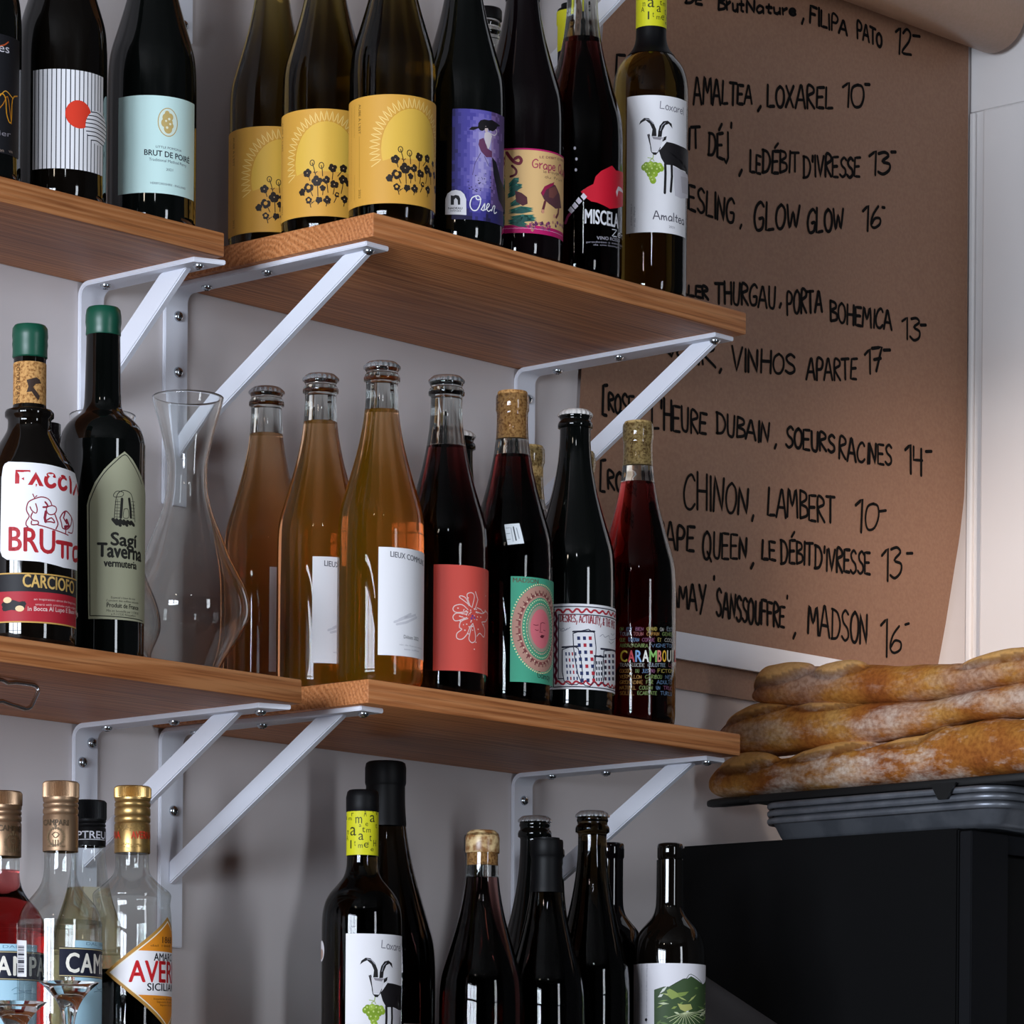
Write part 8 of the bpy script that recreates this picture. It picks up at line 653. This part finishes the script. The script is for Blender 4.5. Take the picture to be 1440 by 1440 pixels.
def upturned_glass(k, label, zt):
    x, y, z, rz = POS[k]; root = thing('stemmed_glass', (x, y, z + 0.0004), rz, label, 'glass', 'upturned stemmed glasses')
    G = glassy('crystal', '#fbfdfc', 1.45, 0.0)
    bowl = smooth_prof(mm([(22, 0), (25, 14), (27, 34), (26, 56), (21, 76), (11, 88), (4, 92)]), 4); inn = [(max(r - 0.0012, 0.0), zz - (0.002 if zz > 0.08 else 0)) for r, zz in bowl]
    obj('bowl', lathe(bowl + [(0, 0.0925)] + [(0, 0.089)] + inn[::-1] + [bowl[0]], 48), G, root, angle=60)
    obj('stem', lathe([(0, 0.0926)] + smooth_prof([(0.0045, 0.0926), (0.0042, 0.100), (0.0048, zt - 0.036), (0.0075, zt - 0.024), (0.0125, zt - 0.014), (0.0195, zt - 0.006), (0.0252, zt - 0.001), (0.0252, zt)], 4) + [(0, zt)], 48), G, root, angle=60)
upturned_glass('glass', 'upturned stemmed glass in front of the bronze-capped bottle', 0.1385)
upturned_glass('glassb', 'upturned stemmed glass low in the bottom left corner', 0.118)
# bent wire hook under the middle left shelf
bm = bmesh.new()
zz = -0.1311 - TH - 0.0022
def arc(p, c, q, n=5): return [tuple((1-t)**2*Vector(p) + 2*t*(1-t)*Vector(c) + t*t*Vector(q)) for t in [i/n for i in range(n+1)]]
P = [(-0.6000, -0.205, zz), (-0.3635, -0.203, zz), (-0.3555, -0.201, zz - 0.0015), (-0.3455, -0.2, zz)] + arc((-0.3275, -0.2, zz), (-0.3185, -0.2, zz), (-0.3200, -0.2, zz - 0.006)) + arc((-0.3260, -0.2, zz - 0.0165), (-0.3280, -0.2, zz - 0.0215), (-0.3345, -0.2, zz - 0.0218)) + [(-0.3515, -0.2, zz - 0.0195), (-0.3605, -0.2, zz - 0.0178), (-0.3675, -0.2, zz - 0.0190), (-0.6000, -0.2, zz - 0.020)]
add_tube(bm, P, 0.0019, 10)
tag(obj('wire_hook', bm, STEEL), 'bent steel wire hook under the middle left shelf', 'hook')

# ------------------------------------------------------------------ kraft paper menu on the wall
root = thing('kraft_paper_menu', (0.95, 0, 0.40), 0, 'brown kraft paper menu sheet with black handwriting hung on the wall', 'menu')
root_inv = Vector((-0.95, 0, -0.40))
RE = [(0.83, 1.3114), (0.70, 1.3112), (0.44, 1.3114), (0.33, 1.3105), (0.2532, 1.3066), (0.205, 1.298), (0.1655, 1.2878), (0.0953, 1.2702), (0.0428, 1.2552), (-0.03, 1.234)]
LE = [(0.83, 0.660), (0.6227, 0.6403), (0.2958, 0.6129), (0.2032, 0.607), (-0.03, 0.594)]
def ev(T, z):
    for (z0, a), (z1, b) in zip(T, T[1:]):
        if z1 <= z <= z0: t = (z0 - z)/(z0 - z1); return a + (b - a)*t
    return T[-1][1] if z < T[-1][0] else T[0][1]
def sheet_y(x, z): return -0.006 + 0.0012*math.sin(x*9 + z*2.2) + 0.0008*math.sin(x*23 - z*3)
bm = bmesh.new(); nz, nx = 60, 40; G = []
for i in range(nz + 1):
    z = 0.825 - i*(0.855)/nz; a, b = ev(LE, z), ev(RE, z)
    G.append([bm.verts.new((a + (b-a)*j/nx, sheet_y(a + (b-a)*j/nx, z), z)) for j in range(nx + 1)])
for i in range(nz):
    for j in range(nx): bm.faces.new([G[i][j], G[i+1][j], G[i+1][j+1], G[i][j+1]])
geo = bmesh.ops.extrude_face_region(bm, geom=bm.faces[:])
for v in [g for g in geo['geom'] if isinstance(g, bmesh.types.BMVert)]: v.co.y += 0.0004
bmesh.ops.recalc_face_normals(bm, faces=bm.faces)
rnd = random.Random(17)
for t, x0, z0, x1, z1, c0, c1 in HAND:
    ss, W = pen_strokes(t, rnd); W = max(W, 0.3 if t in ",'-[" else 0.5)
    for s in ss:
        pts = []
        for px, py in s:
            q = px/W; c = c0 + (c1 - c0)*q; pts.append((x0 + (x1-x0)*q, z0 + (z1-z0)*q + py*c))
        for quad in ribbon(pts, 0.0037 * rnd.uniform(.85, 1.12)):
            vs = [bm.verts.new((x, sheet_y(x, z) - 0.0004, z)) for x, z in quad]
            f = bm.faces.new(vs); f.material_index = 1
for v in bm.verts: v.co += root_inv
obj('paper_sheet', bm, [KRAFT, MARKER], root)
bm = lathe([(0, -0.345), (0.0425, -0.345), (0.043, -0.344), (0.043, 0.344), (0.0425, 0.345), (0.012, 0.345), (0.012, 0.30), (0, 0.30)], 64)
bmesh.ops.rotate(bm, verts=bm.verts, cent=(0, 0, 0), matrix=Matrix.Rotation(PI/2, 3, 'Y'))
o = obj('paper_roll', bm, KRAFTR, root, angle=50); o.location = (0.960 - 0.95, -0.0500, 0.8220 - 0.40)
obj('cutter_bar', box((0.57 - 0.95, -0.0145, 0.0014 - 0.40), (1.29 - 0.95, -0.0085, 0.0312 - 0.40), 0.0008), METW, root)

# ------------------------------------------------------------------ oven, counter, pans, plate, loaves
tag(obj('counter', box((0.62, -0.55, -0.96), (1.322, -0.001, -0.9205), 0.002), mat('counter_dark', '#2a2624', 0.5)), 'dark counter below the frame under the black oven', 'counter')
root = thing('oven', (1.04, -0.2, -0.92), 0, 'black oven with a sloping lower rear edge under the baguettes', 'oven')
def prism(pts, x0, x1, bev=0.002):
    bm = bmesh.new(); A = [bm.verts.new((x0, y, z)) for y, z in pts]; Bq = [bm.verts.new((x1, y, z)) for y, z in pts]
    bm.faces.new(A); bm.faces.new(Bq[::-1])
    for k in range(len(pts)): bm.faces.new([A[k], Bq[k], Bq[(k+1) % len(pts)], A[(k+1) % len(pts)]])
    bmesh.ops.recalc_face_normals(bm, faces=bm.faces)
    if bev: bmesh.ops.bevel(bm, geom=bm.edges[:], offset=bev, segments=2, affect='EDGES')
    return bm
off = Vector((-1.04, 0.2, 0.92))
def sh(bm):
    for v in bm.verts: v.co += off
    return bm
obj('housing', sh(prism([(-0.003, -0.2035), (-0.380, -0.2055), (-0.380, -0.535), (-0.003, -0.3300)], 0.790, 1.318)), BLACKM, root)
obj('front_frame', sh(prism([(-0.3805, -0.209), (-0.396, -0.209), (-0.396, -0.545), (-0.3805, -0.537)], 0.792, 0.858, 0.001)), BLACK2, root)
obj('door', sh(prism([(-0.3805, -0.232), (-0.393, -0.232), (-0.393, -0.545), (-0.3805, -0.537)], 0.860, 1.30, 0.001)), BLACKM, root)
bm = box((0.860, -0.394, -0.229), (1.30, -0.3805, -0.209), 0.001); obj('control_panel', sh(bm), BLACK2, root)
for x in (0.815, 1.29):
    obj('foot', sh(box((x - 0.012, -0.362, -0.9203), (x + 0.012, -0.338, -0.500), 0.002)), BLACKM, root)
def rrect(x0, y0, x1, y1, r, n=8):
    P = []
    for cx, cy, a0 in ((x1 - r, y1 - r, 0), (x0 + r, y1 - r, 90), (x0 + r, y0 + r, 180), (x1 - r, y0 + r, 270)):
        for k in range(n + 1): a = math.radians(a0 + 90*k/n); P.append((cx + r*math.cos(a), cy + r*math.sin(a)))
    return P
def pan(zr, depth, label):
    X0, Y0, X1, Y1, R = 0.799, -0.426, 1.262, -0.099, 0.034
    o = bmesh.new(); loops = []
    prof = [(0, -0.0026), (-0.0004, -0.0046), (0.0018, -0.0058), (0.0036, -0.0040), (0.0036, 0.0), (0.0018, 0.0014), (-0.0004, 0.0), (0, -0.0026)]
    prof = [(-d, z) for d, z in [(0.0045, -0.0052), (0.0015, -0.0056), (0, -0.0034), (0, -0.0012), (0.0016, 0.0003), (0.0044, 0.0), (0.0062, -0.0020), (0.0160, -depth + 0.004), (0.0200, -depth)]]
    for d, z in prof: loops.append([o.verts.new((x, y, zr + z)) for x, y in rrect(X0 - d, Y0 - d, X1 + d, Y1 + d, max(0.006, R + d))])
    for A, B in zip(loops, loops[1:]):
        for k in range(len(A)): o.faces.new([A[k], A[(k+1) % len(A)], B[(k+1) % len(B)], B[k]])
    o.faces.new(loops[-1]); bmesh.ops.recalc_face_normals(o, faces=o.faces)
    me = obj('sheet_pan', o, TRAYM, angle=50)
    md = me.modifiers.new('s', 'SOLIDIFY'); md.thickness = 0.0009; md.offset = 0
    return tag(me, label, 'tray', 'stacked aluminium sheet pans')
pan(-0.1787, 0.0242, 'grey aluminium sheet pan, lowest of the stack on the oven')
pan(-0.1702, 0.0240, 'grey aluminium sheet pan, middle of the stack on the oven')
pan(-0.1618, 0.0238, 'grey aluminium sheet pan, topmost of the stack under the black plate')
root = thing('black_plate', (0.9, -0.25, -0.156), 0, 'thin black steel plate with tapered handle beneath the baguettes', 'plate')
bm = bmesh.new(); bo = Vector((-0.9, 0.25, 0.156))
for v in add_box(bm, (0.802, -0.475, -0.1601), (1.10, -0.088, -0.1513), 0.002).verts: v.co += bo
obj('plate', bm, GRID, root)
bm = bmesh.new()
prf = [(0.004, 0.0022, -0.0045), (-0.002, 0.006, -0.0062), (-0.022, 0.0085, -0.0070), (-0.050, 0.0095, -0.0068), (-0.076, 0.010, -0.0060)]
rings = []
for y, hw_, hh in prf: rings.append([bm.verts.new((0.812 + hw_*math.cos(2*PI*k/14), y - 0.026, -0.1557 + hh*math.sin(2*PI*k/14)*0.75)) for k in range(14)])
for A, B in zip(rings, rings[1:]):
    for k in range(14): bm.faces.new([A[k], A[(k+1) % 14], B[(k+1) % 14], B[k]])
bm.faces.new(rings[0]); bm.faces.new(rings[-1]); bmesh.ops.recalc_face_normals(bm, faces=bm.faces)
for v in bm.verts: v.co += bo
obj('handle', bm, GRID, root)
bm = bmesh.new()
vs = [bm.verts.new(p) for p in [(x, y, z) for x in (0.7945, 0.7975) for y, z in ((-0.340, -0.1565), (-0.373, -0.1565), (-0.362, -0.1735), (-0.350, -0.1735))]]
for f in ((0,1,2,3), (4,7,6,5), (0,4,5,1), (1,5,6,2), (2,6,7,3), (3,7,4,0)): bm.faces.new([vs[i] for i in f])
bmesh.ops.recalc_face_normals(bm, faces=bm.faces)
for v in bm.verts: v.co += bo
obj('rim_clip', bm, GRID, root, smooth=False)

def crust():
    m = mat('bread_crust', '#b9783a', 0.75, spec=0.2); nt, N, L, b = nodes(m)
    tc = N.new('ShaderNodeTexCoord')
    at_ = N.new('ShaderNodeAttribute'); at_.attribute_name = 'crust_mask'
    sx = N.new('ShaderNodeSeparateColor'); L.new(at_.outputs['Color'], sx.inputs[0])
    n1 = N.new('ShaderNodeTexNoise'); n1.inputs['Scale'].default_value = 17; n1.inputs['Detail'].default_value = 5; L.new(tc.outputs['Object'], n1.inputs['Vector'])
    n2 = N.new('ShaderNodeTexNoise'); n2.inputs['Scale'].default_value = 210; n2.inputs['Detail'].default_value = 3; L.new(tc.outputs['Object'], n2.inputs['Vector'])
    n3 = N.new('ShaderNodeTexNoise'); n3.inputs['Scale'].default_value = 15; n3.inputs['Detail'].default_value = 6; n3.inputs['Roughness'].default_value = 0.7
    mp = N.new('ShaderNodeMapping'); mp.inputs['Location'].default_value = (3.1, 1.7, 4.4); mp.inputs['Scale'].default_value = (1, 0.55, 1.4); L.new(tc.outputs['Object'], mp.inputs[0]); L.new(mp.outputs[0], n3.inputs['Vector'])
    r1 = ramp(N, [(0.28, '#8f4c1e'), (0.45, '#ad6a2c'), (0.58, '#bd8038'), (0.74, '#cb9a55')]); L.new(n1.outputs['Fac'], r1.inputs[0])
    r2 = ramp(N, [(0.30, '#d8ccc2'), (0.60, '#ffffff')]); L.new(n2.outputs['Fac'], r2.inputs[0])
    mu = N.new('ShaderNodeMixRGB'); mu.blend_type = 'MULTIPLY'; mu.inputs[0].default_value = 0.8; L.new(r1.outputs[0], mu.inputs[1]); L.new(r2.outputs[0], mu.inputs[2])
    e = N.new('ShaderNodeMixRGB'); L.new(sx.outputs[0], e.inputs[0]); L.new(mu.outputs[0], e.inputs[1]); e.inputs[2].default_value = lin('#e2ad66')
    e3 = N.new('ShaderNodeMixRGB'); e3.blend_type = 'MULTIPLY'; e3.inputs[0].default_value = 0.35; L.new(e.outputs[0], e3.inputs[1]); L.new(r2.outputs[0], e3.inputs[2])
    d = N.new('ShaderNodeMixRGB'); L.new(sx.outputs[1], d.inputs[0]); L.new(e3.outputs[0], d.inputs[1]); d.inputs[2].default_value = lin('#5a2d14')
    fl = ramp(N, [(0.46, (0, 0, 0)), (0.62, (1, 1, 1))]); L.new(n3.outputs['Fac'], fl.inputs[0])
    fm = N.new('ShaderNodeMath'); fm.operation = 'MULTIPLY'; L.new(fl.outputs[0], fm.inputs[0]); L.new(sx.outputs[2], fm.inputs[1])
    f2 = ramp(N, [(0.36, (0.55, 0.55, 0.55)), (0.60, (1, 1, 1))]); L.new(n2.outputs['Fac'], f2.inputs[0])
    fm2 = N.new('ShaderNodeMath'); fm2.operation = 'MULTIPLY'; L.new(fm.outputs[0], fm2.inputs[0]); L.new(f2.outputs[0], fm2.inputs[1])
    fx = N.new('ShaderNodeMixRGB'); L.new(fm2.outputs[0], fx.inputs[0]); L.new(d.outputs[0], fx.inputs[1]); fx.inputs[2].default_value = lin('#e6d8ca')
    L.new(fx.outputs[0], b.inputs['Base Color'])
    bp = N.new('ShaderNodeBump'); bp.inputs['Strength'].default_value = 0.5; bp.inputs['Distance'].default_value = 0.0012; L.new(n2.outputs['Fac'], bp.inputs['Height']); L.new(bp.outputs[0], b.inputs['Normal'])
    return m
CRUST = crust()
def baguette(label, path, ears, seed, flour):
    """path: (y, x, z_bottom, z_top, half_width); ears: (y0, y1, angle_deg, half_angle, height)"""
    bm = bmesh.new(); col = bm.loops.layers.float_color.new('crust_mask'); NA = 72; n = 190; rings = []; info = {}
    P = [(a*1.0145 - 0.0103, b, c*1.01 - 0.0012, d*1.01 - 0.0012, e) for a, b, c, d, e in path]; ears = [(a*1.0145 - 0.0103, b*1.0145 - 0.0103, c, d, e) for a, b, c, d, e in ears]
    def interp(y):
        for a, b in zip(P, P[1:]):
            if a[0] >= y >= b[0]:
                t = (a[0]-y)/(a[0]-b[0]); t = t*t*(3-2*t); return [a[i] + (b[i]-a[i])*t for i in range(1, 5)]
        return list(P[-1][1:])
    ya, yb = P[0][0], P[-1][0]
    for i in range(n + 1):
        u = i/n; y = ya + (yb-ya)*u; x, zb, zt, hw_ = interp(y)
        cap = min(1.0, math.sqrt(max(0.0, 1 - (1 - min(1, (ya-y)/0.040))**2))) * min(1.0, math.sqrt(max(0.0, 1 - (1 - min(1, (y-yb)/0.040))**2)))
        cap = max(cap, 0.02); zc = (zb+zt)/2; hh = (zt-zb)/2; ring = []
        for k in range(NA):
            a = 2*PI*k/NA; ca, sa = math.cos(a), math.sin(a)   # a = 90 deg is up, 180 deg faces the viewer
            ex = math.copysign(abs(ca)**0.9, ca); ez = sa if sa > 0 else math.copysign(abs(sa)**0.72, sa)
            v = Vector((x + hw_*cap*ex, y, zc + hh*cap*ez)); ear = 0; dark = 0
            N_ = noise.noise(Vector((v.x*14, v.y*14, v.z*14)) + Vector((seed*7.3, 0, 0))) * 0.0034 + noise.noise(Vector((v.x*55, v.y*55, v.z*55 + seed))) * 0.0011
            for (e0, e1, ea, ew, eh) in ears:
                t = (y - (e0+e1)/2) / ((e0-e1)/2); d = (math.degrees(a) - ea - 10*t) / ew
                q = t*t + d*d
                if q < 1:
                    N_ += eh * (1-q)**0.55; ear = max(ear, min(1, (1-q)*2.6))
                    if d > 0.35 and q > 0.45: dark = max(dark, 0.75)
                elif q < 1.65 and d > 0: dark = max(dark, (1.65-q)/0.65); N_ -= 0.0022*(1.65-q)/0.65
            v += Vector((ca, 0, sa)) * N_ * min(1, cap*1.6); ring.append(bm.verts.new(v))
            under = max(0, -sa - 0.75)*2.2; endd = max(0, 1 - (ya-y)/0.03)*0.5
            info[ring[-1]] = (ear*0.85, min(1, dark*0.8 + under*0.6 + endd*0.6), flour * (1 - 0.7*ear) * (0.35 + 0.65*min(1, max(0, (ya-y)/0.10))))  # channels: ear; darker below ears, at the underside and rear end; flour
        rings.append(ring)
    for A, B in zip(rings, rings[1:]):
        for k in range(NA): bm.faces.new([A[k], A[(k+1) % NA], B[(k+1) % NA], B[k]])
    bm.faces.new(rings[0][::-1]); bm.faces.new(rings[-1]); bmesh.ops.recalc_face_normals(bm, faces=bm.faces)
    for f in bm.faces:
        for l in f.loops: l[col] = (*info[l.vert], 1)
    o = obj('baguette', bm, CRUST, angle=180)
    return tag(o, label, 'bread', 'baguettes stacked on the oven')
X = 0.832
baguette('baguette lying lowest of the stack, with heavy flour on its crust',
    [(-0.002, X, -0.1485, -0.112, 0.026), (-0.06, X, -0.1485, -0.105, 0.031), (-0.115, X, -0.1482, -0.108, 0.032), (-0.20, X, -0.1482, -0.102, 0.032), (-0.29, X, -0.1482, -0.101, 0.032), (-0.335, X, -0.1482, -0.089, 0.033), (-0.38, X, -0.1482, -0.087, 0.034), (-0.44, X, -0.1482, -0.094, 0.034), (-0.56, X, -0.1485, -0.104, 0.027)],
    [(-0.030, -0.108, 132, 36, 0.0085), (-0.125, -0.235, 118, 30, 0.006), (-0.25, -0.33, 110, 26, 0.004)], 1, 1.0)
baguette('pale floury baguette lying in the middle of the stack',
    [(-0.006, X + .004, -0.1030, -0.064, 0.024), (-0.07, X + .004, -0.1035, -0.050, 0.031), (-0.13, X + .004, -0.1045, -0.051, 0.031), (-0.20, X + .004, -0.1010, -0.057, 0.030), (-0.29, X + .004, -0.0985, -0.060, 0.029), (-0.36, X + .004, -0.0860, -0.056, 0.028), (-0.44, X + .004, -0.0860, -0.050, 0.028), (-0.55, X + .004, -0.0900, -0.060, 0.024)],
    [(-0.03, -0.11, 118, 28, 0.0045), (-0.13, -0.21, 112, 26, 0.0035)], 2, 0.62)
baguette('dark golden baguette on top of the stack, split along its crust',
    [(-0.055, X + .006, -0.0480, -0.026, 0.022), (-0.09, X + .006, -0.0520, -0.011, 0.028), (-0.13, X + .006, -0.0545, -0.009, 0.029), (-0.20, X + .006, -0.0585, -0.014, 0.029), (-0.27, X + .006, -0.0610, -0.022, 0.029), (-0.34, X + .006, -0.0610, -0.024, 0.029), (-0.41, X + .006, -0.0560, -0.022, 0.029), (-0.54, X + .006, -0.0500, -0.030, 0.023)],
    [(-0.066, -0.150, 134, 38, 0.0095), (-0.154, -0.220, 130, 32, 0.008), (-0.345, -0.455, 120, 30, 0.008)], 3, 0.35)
